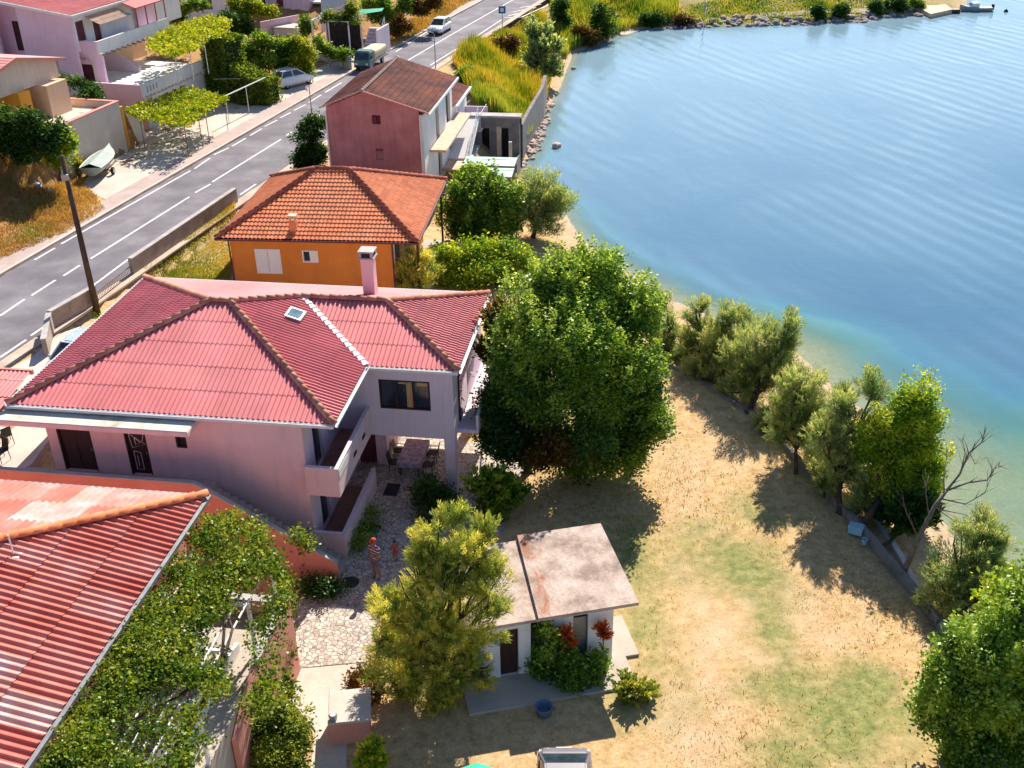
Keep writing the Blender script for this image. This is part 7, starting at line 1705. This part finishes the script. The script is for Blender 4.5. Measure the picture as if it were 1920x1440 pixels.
# bare dead tree
db = P(1690, 1080, 0); dt = thing('dead_tree', 'bare dead tree with twisted grey branches reaching over the water', 'tree', db)
rnd = random.Random(8)
def at_px(px, py, dy): return PD(px, py, db.y + dy) - db
mb = MB(); mb.tube([(0, 0, -.2), at_px(1722, 1010, .4), at_px(1752, 950, .8), at_px(1775, 920, 1.0)], [.13, .10, .08, .065], 8); mb.build('trunk', MT['bark_grey'], dt, True)
for pts, r in (([(1775, 920), (1800, 890), (1818, 850), (1842, 830), (1848, 800)], .07), ([(1775, 920), (1815, 905), (1850, 900), (1862, 880), (1885, 870)], .06), ([(1765, 935), (1810, 945), (1845, 925), (1860, 890)], .045), ([(1752, 950), (1800, 985), (1832, 975)], .03), ([(1760, 955), (1810, 965), (1835, 985)], .03), ([(1770, 925), (1770, 880), (1780, 850)], .04),
               ([(1800, 890), (1808, 850), (1802, 820)], .035), ([(1742, 970), (1735, 920), (1740, 890)], .035), ([(1722, 1010), (1700, 960), (1690, 930)], .04), ([(1818, 850), (1830, 870), (1845, 860)], .02), ([(1842, 830), (1860, 815)], .015)):
    mb = MB(); P_ = [at_px(x + rnd.uniform(-2, 2), y, .8 + .25 * i + rnd.uniform(-.2, .2)) if i else at_px(x, y, .9) for i, (x, y) in enumerate(pts)]
    mb.tube(P_, [.75 * r * (1 - .75 * i / (len(P_) - 1)) for i in range(len(P_))], 6)
    for i in range(1, len(P_)):
        for _ in range(3):
            a = P_[i - 1].lerp(P_[i], rnd.random()); d = (P_[i] - P_[i - 1]).normalized() + Vector((rnd.uniform(-.8, .8), rnd.uniform(-.8, .8), rnd.uniform(-.3, .8))); b = a + d * rnd.uniform(.25, .6)
            mb.tube([a, a.lerp(b, .5) + Vector((0, 0, .04)), b], [r * .3, r * .2, .004], 4)
    mb.build('branch', MT['bark_grey'], dt, True)

# grape vine over the terrace
def inpoly(x, y, poly):
    r = False
    for i in range(len(poly)):
        (x1, y1), (x2, y2) = poly[i], poly[i - 1]
        if (y1 > y) != (y2 > y) and x < (x2 - x1) * (y - y1) / (y2 - y1) + x1: r = not r
    return r
def leaf_mat_px(name, label, cat, poly, holes, n, z0, z1, size, mat, base, seed, droop=None, group=None, patch=55.0):
    """leaf cover lying on a level frame: spots are drawn inside an outline of the photo and put on the frame's own height"""
    rng = np.random.default_rng(seed); xs = [p[0] for p in poly]; ys = [p[1] for p in poly]
    pos, tint = [], []; k = 0
    ph_ = rng.random(6) * 6.28
    cl = []
    while len(cl) < max(20, n // 14):
        x, y = rng.uniform(min(xs), max(xs)), rng.uniform(min(ys), max(ys))
        if not inpoly(x, y, poly) or any(((x - h[0]) / h[2]) ** 2 + ((y - h[1]) / h[3]) ** 2 < 1 for h in holes): continue
        f = math.sin(x / patch + ph_[0]) * math.sin(y / patch + ph_[1]) + .6 * math.sin(x / (patch * .45) + ph_[2]) * math.sin(y / (patch * .5) + ph_[3])
        if f < -.2 and rng.random() < .8: continue
        p = P(x, y, rng.uniform(z0, z1) + .12 * f); cl.append((p, np.clip(rng.normal(.5 + .12 * f, .2), 0, 1)))
    ci = rng.integers(0, len(cl), n)
    pos = np.array([tuple(cl[i][0]) for i in ci]) + rng.normal(size=(n, 3)) * np.array([.16, .16, .10]); tint = np.clip(np.array([cl[i][1] for i in ci]) + rng.normal(0, .13, n), 0, 1)
    b = np.array(base); t = thing(name, label, cat, tuple(base), 0, group)
    ax = rdir(rng, n) * np.array([1, 1, .55]); sd_ = rdir(rng, n)
    sz = size * (.65 + .7 * rng.random(n)); leaf_object('leaves', pos - b, ax, sd_, sz, sz * .85, tint, MT[mat], t)
    return t
vpoly = [(382, 968), (440, 962), (492, 985), (515, 1030), (540, 1075), (540, 1120), (528, 1180), (520, 1250), (505, 1320), (440, 1350), (380, 1400), (330, 1450), (75, 1450), (140, 1345), (230, 1200), (310, 1075)]
vh = [(455, 1010, 14, 10), (330, 1110, 16, 10), (265, 1260, 14, 12), (470, 1150, 14, 22), (210, 1330, 16, 10), (385, 1245, 16, 14), (432, 1195, 36, 42), (447, 1262, 26, 70), (350, 1305, 46, 26), (497, 1095, 26, 26), (300, 1405, 40, 20), (400, 1055, 26, 10), (415, 1350, 44, 40), (345, 1180, 10, 9)]
vb = NF.w(wt - .6, -9.0, tz)
gv_ = leaf_mat_px('grape_vine', 'leafy grape vine covering the pergola beside the corrugated roof', 'vine', vpoly, vh, 36000, 5.25, 5.75, .105, 'leaf_vine', (vb.x, vb.y, vb.z), 51)
mb = MB(); rnd = random.Random(4)
st0 = Vector((0, 0, 0)); tops = [P(415, 1255, 5.3), P(420, 1130, 5.3), P(340, 1240, 5.3), P(250, 1350, 5.3), P(460, 1020, 5.3)]
for k in range(3): mb.tube([st0 + Vector((.1 * k, .05 * k, 0)), Vector((rnd.uniform(-.2, .2), rnd.uniform(-.2, .3), 1.3)), tops[0] - vb], [.07, .06, .05], 7)
for q in tops[1:]: mb.tube([tops[0] - vb, (tops[0] - vb).lerp(q - vb, .5) + Vector((rnd.uniform(-.3, .3), rnd.uniform(-.3, .3), .05)), q - vb], [.05, .04, .02], 6)
mb.build('stem', MT['bark'], gv_, True)
hp = [(520, 1120), (545, 1105), (552, 1180), (545, 1260), (560, 1300), (520, 1330), (512, 1200)]
Yw = NF.w(wt, -3.5).y
tree('creeper', 'trailing creeper hanging over the salmon terrace parapet', 'vine', (545, 1290), 0, [BL(527, 1180, 16, Yw + 2), BL(520, 1220, 20, Yw + 1.2), BL(520, 1265, 20, Yw + .4), BL(525, 1300, 22, Yw), BL(538, 1130, 12, Yw + 3), BL(575, 1020, 10, Yw + 4.2), BL(560, 1010, 10, Yw + 4.2)], 4200, .14, 'leaf_vine', None, 'leaf', .02, seed=52, clump=.35)
Yk = YB(520, 1440)
tree('leafy_bush', 'round vine bush at the bottom of the terrace beside the concrete path', 'bush', (515, 1475), 0, [BL(480, 1360, 34, Yk + .6), BL(520, 1350, 36, Yk + .6), BL(555, 1370, 28, Yk + .4), BL(500, 1405, 48, Yk), BL(550, 1410, 36, Yk), BL(450, 1400, 34, Yk), BL(520, 1450, 50, Yk - .4)], 24000, .11, 'leaf_vine', None, 'leaf', .08, seed=53, clump=.3, shoots=25)

# green cover across the road
pb = P(352, 262, ZR)
lv = leaf_mat_px('vine_carport', 'bright green leafy carport roof on thin posts before the pink house', 'vine', [(232, 208), (258, 195), (300, 185), (352, 164), (426, 184), (346, 236), (318, 232), (270, 222)], [], 9000, 5.0, 5.35, .2, 'leaf_yellow', tuple(pb), 61, patch=400)
mb = MB()
for q in ((345, 238), (420, 190), (385, 214), (262, 222), (372, 222)):
    p = P(q[0], q[1], 5.0) - pb; mb.tube([(p.x, p.y, 0), (p.x, p.y, 2.4)], .03, 6)
mb.build('post', MT['rusty_metal'], lv)
mb = MB()
for a, b in (((345, 236), (425, 186)), ((345, 236), (240, 208)), ((425, 186), (355, 167)), ((295, 222), (390, 176))): mb.tube([P(*a, 5.0) - pb, P(*b, 5.0) - pb], .035, 6)
mb.build('frame', MT['rusty_metal'], lv)
pb = P(375, 100, 5.5)
tv = leaf_mat_px('vine_arbour', 'yellow green vine roof over the terrace of the pink house', 'vine', [(278, 80), (300, 62), (345, 42), (390, 30), (430, 38), (425, 60), (385, 75), (375, 88), (325, 104), (285, 96)], [], 9000, 8.0, 8.5, .22, 'leaf_yellow', tuple(pb), 62, patch=300)
mb = MB()
for q in ((328, 104), (383, 82), (355, 93)):
    p = P(q[0], q[1], 8.0) - pb; mb.tube([(p.x, p.y, 0), (p.x, p.y, 2.5)], .04, 6)
mb.tube([P(326, 104, 8.0) - pb, P(384, 80, 8.0) - pb], .06, 6); mb.build('frame', MT['white_metal'], tv)
# clipped L shaped hedge: tall part and low part
def box_leaves(name, label, p0, p1, th, h0, h1, n, size, mat, seed, cat='hedge', core='leaf_dark'):
    rng = np.random.default_rng(seed); p0, p1 = Vector(p0), Vector(p1); d = p1 - p0; L = Vector((d.x, d.y, 0)).length; d = Vector((d.x, d.y, 0)).normalized(); s = Vector((-d.y, d.x, 0))
    t = thing(name, label, cat, p0)
    u = rng.random(n) * L; hh = h0 + (h1 - h0) * u / L; w = rng.random(n) * th; z = rng.random(n) * hh
    f = rng.integers(0, 10, n)
    w = np.where(f < 4, 0 + rng.normal(0, .10, n), w); w = np.where(f == 9, th + rng.normal(0, .1, n), w); z = np.where((f >= 4) & (f < 8), hh + rng.normal(0, .12, n), z); u = np.where(f == 8, np.where(rng.random(n) < .5, 0, L) + rng.normal(0, .1, n), u)
    pos = np.outer(u, d) + np.outer(w, s) + np.outer(np.maximum(z, .02), [0, 0, 1]); lump = .1 * np.sin(pos * 4.1 + seed); pos = pos + lump
    sz = size * (.6 + .8 * rng.random(n)); leaf_object('leaves', pos, rdir(rng, n) + np.array([0, 0, .2]), rdir(rng, n), sz, sz * .8, np.clip(rng.normal(.5, .22, n), 0, 1), MT[mat], t)
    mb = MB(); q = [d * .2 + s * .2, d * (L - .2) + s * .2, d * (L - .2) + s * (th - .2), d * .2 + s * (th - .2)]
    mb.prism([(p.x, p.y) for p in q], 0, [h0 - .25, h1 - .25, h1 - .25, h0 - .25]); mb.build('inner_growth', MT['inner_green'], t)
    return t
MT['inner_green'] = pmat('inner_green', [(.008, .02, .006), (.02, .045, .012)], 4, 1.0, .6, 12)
hA, hB, hC = P(390, 188, ZR), P(434, 194, ZR), P(506, 200, ZR)
hH = lambda b, tx, ty: H + ray(tx, ty).z * (b.y / ray(tx, ty).y) - ZR
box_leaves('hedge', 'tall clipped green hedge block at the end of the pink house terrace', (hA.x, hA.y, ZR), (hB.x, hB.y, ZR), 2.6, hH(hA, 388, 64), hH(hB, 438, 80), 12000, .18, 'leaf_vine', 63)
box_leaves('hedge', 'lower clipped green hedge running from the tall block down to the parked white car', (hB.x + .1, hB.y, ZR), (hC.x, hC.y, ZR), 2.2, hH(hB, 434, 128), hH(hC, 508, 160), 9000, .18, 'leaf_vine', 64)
for px, py, zb, bl, mt_, lb_, nm, kd, n_, sd_ in (
    (510, 150, 2.8, [(455, 95, 22, 0), (490, 88, 24, .5), (525, 95, 24, .5), (480, 115, 24, 0), (520, 118, 24, 0), (550, 105, 20, .3), (450, 120, 18, 0)], 'leaf_mid', 'wide dark green garden tree behind the low hedge', 'garden_tree', 'leaf', 16000, 71),
    (562, 150, 2.8, [(560, 85, 16, .5), (572, 100, 18, .2), (560, 118, 16, 0), (575, 125, 12, 0)], 'leaf_yellow', 'yellow green shrub at the forecourt corner', 'shrub', 'leaf', 6000, 72),
    (440, 75, 4.0, [(425, 35, 16, 0), (450, 42, 18, 0), (440, 58, 18, 0), (462, 55, 12, 0)], 'leaf_dark', 'dark bush behind the tall clipped hedge', 'bush', 'leaf', 6000, 73),
    (475, 60, 4.5, [(440, 8, 14, .5), (465, 12, 16, .5), (490, 18, 16, .3), (510, 25, 10, .2), (455, 28, 12, .2)], 'leaf_yellow', 'yellow green vine in front of the shaded lilac house', 'vine', 'leaf', 7000, 74),
    (575, 70, 3.6, [(570, 42, 8, 0), (578, 52, 8, 0), (572, 62, 8, 0)], 'leaf_mid', 'narrow green shrub at the end of the pink fence', 'shrub', 'leaf', 1500, 75),
    (330, 45, 6.0, [(328, 8, 10, 0), (335, 25, 10, 0), (350, 20, 8, 0), (360, 10, 10, 0), (340, 40, 10, 0), (325, 36, 10, 0), (378, 10, 8, 0)], 'leaf_mid', 'climbing plant wrapped round the pillars beside the red porch', 'climber', 'leaf', 4500, 76),
    (620, 122, 3.0, [(608, 92, 8, 0), (622, 100, 9, 0), (638, 105, 9, 0), (652, 106, 9, 0), (598, 82, 8, 0)], 'leaf_mid', 'row of pot shrubs in front of the garden shelter', 'shrub', 'leaf', 3000, 77),
    (640, 45, 6.0, [(615, 38, 12, .5), (640, 33, 12, .5), (660, 28, 12, .5), (670, 45, 8, 0), (655, 15, 8, .5)], 'leaf_vine', 'creeper on the roof of the garden shelter', 'vine', 'leaf', 3500, 78),
    (715, 45, 4.0, [(690, 10, 18, .5), (715, 12, 20, .5), (735, 25, 16, 0), (705, 30, 16, 0), (760, 5, 18, .5), (725, 40, 12, 0)], 'leaf_bright', 'bright green roadside trees above the white car', 'tree', 'leaf', 9000, 79),
    (785, 30, 4.5, [(775, 5, 16, .5), (800, 8, 14, .5), (785, 20, 14, 0), (820, 2, 12, .5)], 'leaf_rust', 'rusty leaved thicket on the bank beside the road', 'thicket', 'leaf', 6000, 80),
    (735, 68, 3.2, [(728, 55, 10, 0), (745, 58, 11, 0), (760, 48, 10, 0), (750, 40, 10, .3)], 'leaf_rust', 'orange brown scrub between the road and the bright roadside trees', 'scrub', 'leaf', 4000, 81),
    (45, 305, 4.2, [(10, 235, 32, 0), (50, 232, 32, 0), (88, 248, 28, 0), (25, 262, 34, 0), (68, 265, 32, 0), (0, 275, 28, 0), (45, 282, 28, 0), (90, 275, 20, 0)], 'leaf_dark', 'dark spreading tree beside the tan garden wall', 'tree', 'leaf', 12000, 82),
    (112, 335, 3.6, [(103, 262, 22, 0), (112, 280, 20, 0), (92, 255, 16, 0), (122, 262, 14, 0), (98, 285, 16, 0), (112, 300, 12, 0)], 'leaf_locust', 'rounded yellow green tree by the top of the utility pole', 'tree', 'leaf', 7000, 83),
    (15, 225, 4.8, [(15, 185, 12, 0), (25, 200, 14, 0), (5, 200, 14, 0), (35, 212, 12, 0)], 'leaf_rust', 'reddish green bush at the left edge by the small cream house', 'bush', 'leaf', 4000, 84),
    (165, 215, 5.0, [(160, 190, 12, 0), (178, 185, 12, 0), (170, 200, 10, 0), (185, 195, 8, 0)], 'leaf_dark', 'dark terrace plants behind the tan garden wall', 'plant', 'leaf', 3500, 85),
    (148, 330, 3.2, [(138, 310, 8, 0), (146, 318, 8, 0), (130, 302, 8, 0)], 'reed_green', 'weedy clump at the foot of the tan garden wall', 'weeds', 'needle', 1500, 86)):
    if px < 160 and zb < 4.9:
        q_ = GP(px, py); zb = q_.z
    Yx = YB(px, py, zb)
    tree(nm, lb_, 'shrub' if nm in ('scrub', 'weeds', 'thicket') else nm.split('_')[-1], (px, py), zb, [BL(x, y, r, Yx + dy) for x, y, r, dy in bl], n_, .26, mt_, None, kd, .1 if 'tree' in nm else .03, seed=sd_, clump=.5)
# overgrown beam between the two left houses
ob = [PD(82, 138, YB(130, 215, 5) + 3), PD(120, 150, YB(130, 215, 5) + 2.2), PD(160, 160, YB(130, 215, 5) + 1.5), PD(185, 178, YB(130, 215, 5) + 1)]
t = thing('climber', 'dark climbing plant draped along a beam between the pink and cream houses', 'climber', ob[0])
crown('leaves', [(tuple(ob[i].lerp(ob[i + 1], k / 3)), (.55, .55, .4)) for i in range(3) for k in range(3)], 3500, .2, MT['leaf_dark'], t, 87, 'leaf', .35, org=ob[0])
mb = MB(); mb.tube([p - ob[0] for p in ob], .08, 6); mb.tube([ob[3] - ob[0], ob[3] - ob[0] - Vector((0, 0, ob[3].z - 5))], .07, 6); mb.build('beam', MT['bark'], t)
# far shore bushes
for i, (px, py, bl, mt_, lb_) in enumerate((
    (1010, 150, [(1000, 60, 22, .5), (1015, 85, 26, 0), (1035, 95, 22, 0), (1010, 115, 28, 0), (1035, 130, 24, -.5), (1000, 100, 22, 0), (1025, 60, 14, 1)], 'leaf_tam', 'tall grey green tamarisk clump at the corner of the bay'),
    (880, 165, [(868, 150, 14, 0), (890, 155, 16, 0), (878, 140, 12, .5)], 'leaf_mid', 'green bush at the near left end of the reed bed'),
    (945, 110, [(940, 95, 16, 0), (955, 85, 14, .3), (930, 100, 12, 0)], 'leaf_rust', 'brownish green bush in the middle of the reed bed'),
    (1058, 60, [(1052, 10, 14, 0), (1050, 35, 14, 0), (1060, 45, 12, 0), (1045, 20, 10, 0)], 'leaf_dark', 'narrow dark conifer like shrub beyond the reeds'),
    (1130, 75, [(1125, 18, 14, 0), (1135, 35, 22, 0), (1125, 55, 24, 0), (1145, 60, 18, 0), (1120, 38, 18, 0)], 'leaf_dark', 'broad dark blue green bush at the water in the bay corner'),
    (1095, 85, [(1085, 65, 14, 0), (1100, 70, 16, 0), (1112, 78, 12, 0)], 'leaf_rust', 'rusty reeds at the water between the two dark bushes'),
    (1225, 50, [(1212, 35, 10, 0), (1230, 38, 12, 0), (1220, 45, 10, 0)], 'leaf_dark', 'low dark bush at the start of the rocky spit'),
    (1275, 48, [(1275, 40, 10, 0), (1290, 44, 8, 0)], 'leaf_brown', 'brownish bush on the rocks of the spit'),
    (1535, 38, [(1530, 24, 9, 0), (1540, 30, 9, 0)], 'leaf_dark', 'small dark bush standing at the water, farther right on the spit'),
    (1575, 36, [(1568, 22, 11, 0), (1582, 20, 10, 0), (1575, 30, 11, 0)], 'leaf_dark', 'wide dark bush standing at the water in the middle of the spit'),
    (1638, 26, [(1640, 14, 8, 0), (1645, 20, 8, 0)], 'leaf_dark', 'little round dark bush before the jetty bushes'),
    (1680, 22, [(1668, 12, 10, 0), (1685, 5, 12, 0), (1690, 14, 10, 0)], 'leaf_dark', 'larger dark bush near the jetty'),
    (1718, 18, [(1715, 8, 9, 0), (1722, 12, 8, 0)], 'leaf_mid', 'dark green bush touching the jetty'))):
    zq = GP(px, py, 1.0).z; Yx = YB(px, py, zq); kd = 'needle' if mt_ == 'leaf_tam' else 'leaf'
    tree('shore_bush', lb_, 'bush', (px, py), zq, [BL(x, y, r, Yx + dy) for x, y, r, dy in bl], 9000 if i in (0, 2) else 3200, .32, mt_, None, kd, .06, seed=90 + i, clump=.55, wr=.5)
# ---------------------------------------------------------------- reeds and grasses (nobody could count the blades)
def blades(name, label, px_poly, n, zf, h, w, mat, seed, cat, lean=.25, zmin=None, tall=None):
    rng = np.random.default_rng(seed); pts = [P(x, y, zf) for x, y in px_poly]
    xs = [p.x for p in pts]; ys = [p.y for p in pts]
    X = rng.uniform(min(xs), max(xs), n * 3); Yy = rng.uniform(min(ys), max(ys), n * 3); m = inside(X, Yy, [(p.x, p.y) for p in pts]); X, Yy = X[m][:n], Yy[m][:n]
    Z, D, _ = terrain(X, Yy); m = D > .4; X, Yy, Z = X[m], Yy[m], Z[m]; N_ = len(X)
    pt = .5 + .5 * np.sin(X * .55 + seed) * np.sin(Yy * .41 + 1.7 * seed) ; pt2 = .5 + .5 * np.sin(X * 1.7 + 2) * np.sin(Yy * 1.3 + 1)
    hh = h * (.45 + .75 * pt) * (.6 + .7 * rng.random(N_))
    ax = np.stack([rng.normal(0, lean, N_), rng.normal(0, lean, N_), np.ones(N_)], -1)
    pt3 = .5 + .5 * np.sin(X * .8 + Yy * .35 + seed * 1.3); t = np.clip(.02 + .42 * pt2 + .5 * pt3 + rng.normal(0, .16, N_), 0, 1)
    o = leaf_object(name, np.stack([X, Yy, Z - .05], -1), ax, rdir(rng, N_), hh, w, t, MT[mat]); tag(o, label, cat, kind='stuff'); return o
blades('reeds', 'yellow green reed bed between the road and the retaining wall', [(850, 122), (900, 85), (960, 45), (1020, 20), (1040, 60), (1030, 110), (1012, 165), (1000, 185), (930, 175), (880, 180), (868, 150)], 42000, 2.4, 1.7, .09, 'reed', 101, 'reeds', .16)
blades('reeds', 'greener tall reed clump above the ruin wall', [(885, 185), (920, 180), (990, 175), (1000, 190), (985, 218), (940, 214), (898, 208)], 12000, 2.4, 1.9, .09, 'reed_green', 102, 'reeds', .16)
blades('reeds', 'yellow green tall grass behind the bay corner bushes', [(1030, 20), (1060, -6), (1270, -6), (1272, 22), (1180, 40), (1160, 58), (1085, 80), (1050, 90)], 22000, .8, 1.6, .12, 'reed_green', 103, 'reeds', .16)
blades('dry_grass', 'rusty dry grass on the bank left of the road', [(-40, 300), (60, 285), (130, 310), (175, 350), (195, 378), (110, 425), (0, 470), (-60, 440)], 26000, 3.2, .42, .045, 'drygrass', 104, 'grass', .45)
blades('dry_grass', 'orange brown dry grass along the far left roadside', [(690, 78), (740, 60), (790, 35), (830, 5), (900, -6), (860, 12), (800, 52), (740, 85)], 12000, 2.8, .7, .07, 'drygrass', 105, 'grass', .4)
blades('dry_grass', 'grass and weeds between the block wall and the orange bungalow', [(250, 530), (440, 400), (450, 440), (430, 530), (330, 540)], 15000, 1.6, .28, .04, 'reed', 106, 'grass', .45)
blades('grass', 'green grass of the far spit', [(1180, 55), (1280, 20), (1600, -6), (1720, -6), (1690, 22), (1400, 42), (1230, 48)], 16000, .2, .5, .12, 'reed_green', 107, 'grass', .5)
blades('lawn_grass', 'short dry grass blades over the lawn', [(1230, 900), (1290, 760), (1420, 800), (1600, 1000), (1760, 1180), (1900, 1380), (1960, 1470), (860, 1470), (1180, 1330), (1210, 1150), (1180, 1050)], 60000, 0, .09, .022, 'drygrass', 108, 'grass', .8)
blades('lawn_grass', 'short grass under the big tree', [(870, 880), (1200, 860), (1240, 900), (1230, 1000), (1180, 1040), (960, 1010), (880, 980)], 12000, 0, .12, .03, 'reed_green', 109, 'grass', .8)
blades('weeds', 'scattered small weeds and dry tufts over the lawn', [(1240, 900), (1300, 770), (1420, 800), (1600, 1000), (1740, 1180), (1860, 1400), (1900, 1470), (900, 1470), (1180, 1350), (1210, 1150), (1180, 1050)], 5000, 0, .17, .035, 'reed', 110, 'weeds', .9)
# ---------------------------------------------------------------- rocks
MT['rock'] = pmat('rock', [(.30, .21, .18), (.46, .36, .32), (.58, .49, .44)], 2.5, .95, .5, 12); MT['rock_dark'] = pmat('rock_dark', [(.13, .10, .09), (.30, .25, .23), (.50, .46, .43)], 1.2, .95, .5, 10)
def rock_mesh(seed, mat):
    bm = bmesh.new(); bmesh.ops.create_icosphere(bm, subdivisions=2, radius=1.0); r = random.Random(seed)
    ds_ = [Vector((r.gauss(0, 1), r.gauss(0, 1), r.gauss(0, 1))).normalized() for _ in range(9)]; cs = [r.uniform(.55, .9) for _ in ds_]
    for v in bm.verts:
        for d, c in zip(ds_, cs):
            k = v.co.dot(d)
            if k > c: v.co -= d * (k - c)
        v.co.z *= .7
    me = bpy.data.meshes.new('rock'); bm.to_mesh(me); bm.free(); me.materials.append(MT[mat]); return me
RM = [rock_mesh(i, 'rock') for i in range(4)]; RMd = [rock_mesh(i + 9, 'rock_dark') for i in range(4)]
rnd = random.Random(77)
def rock(me, p, r, label, group):
    o = bpy.data.objects.new('rock', me); COL.objects.link(o); o.location = p; o.rotation_euler = (rnd.uniform(-.3, .3), rnd.uniform(-.3, .3), rnd.uniform(0, 6.28)); o.scale = (r * rnd.uniform(.8, 1.3), r * rnd.uniform(.7, 1.1), r * rnd.uniform(.6, .95)); tag(o, label, 'rock', group)
line = [(955, 322), (985, 300), (1003, 272), (1012, 245), (1020, 215), (1030, 195)]
for i in range(110):
    t = rnd.random() * (len(line) - 1); k = int(t); x = line[k][0] + (line[k + 1][0] - line[k][0]) * (t - k); y = line[k][1] + (line[k + 1][1] - line[k][1]) * (t - k)
    q = P(x + rnd.uniform(-9, 10), y + rnd.uniform(-6, 9), -.6); z = max(hz(q.x, q.y), -.9)
    rock(RM[i % 4], (q.x, q.y, z + .06), rnd.uniform(.16, .42), 'pinkish boulder on the stony shore below the grey retaining wall', 'boulders under the retaining wall')
line = [(1245, 50), (1290, 49), (1340, 46), (1400, 44), (1460, 43), (1520, 42), (1560, 41), (1610, 37), (1650, 32), (1700, 27), (1735, 25)]
for i in range(150):
    t = rnd.random() * (len(line) - 1); k = int(t); x = line[k][0] + (line[k + 1][0] - line[k][0]) * (t - k); y = line[k][1] + (line[k + 1][1] - line[k][1]) * (t - k)
    q = P(x, y + rnd.uniform(-7, 3), -.5); z = max(hz(q.x, q.y), -.9)
    rock(RMd[i % 4], (q.x, q.y, z + .15), rnd.uniform(.3, .75), 'grey white boulder along the water edge of the far spit', 'boulders along the far spit')
q = P(1043, 276, ZS); rock(RM[1], (q.x, q.y, ZS + .1), .62, 'single large boulder standing in the shallow water', None)
q = P(1110, 357 // 2 + 0, ZS); 
q = P(1076, 129, ZS); rock(RM[2], (q.x, q.y, ZS + .02), .35, 'small dark stone in the water below the bay corner', None)
# path over the far spit
sp2 = [P(1160, 40, .9), P(1290, 24, .9), P(1450, 14, .9), P(1600, 6, .9), P(1700, 1, .9)]
mb = MB()
for a, b in zip(sp2[:-1], sp2[1:]):
    n_ = max(2, int((b - a).length / 1.5))
    for k in range(n_):
        p, q = a.lerp(b, k / n_), a.lerp(b, (k + 1) / n_); d = (q - p).normalized(); r = Vector((-d.y, d.x, 0)) * .6
        zz = lambda v: (v.x, v.y, hz(v.x, v.y) + .12)
        mb.face([zz(p - r), zz(q - r), zz(q + r), zz(p + r)])
tag(mb.build('path', MT['shoulder']), 'pale footpath along the far spit', 'path', kind='structure')
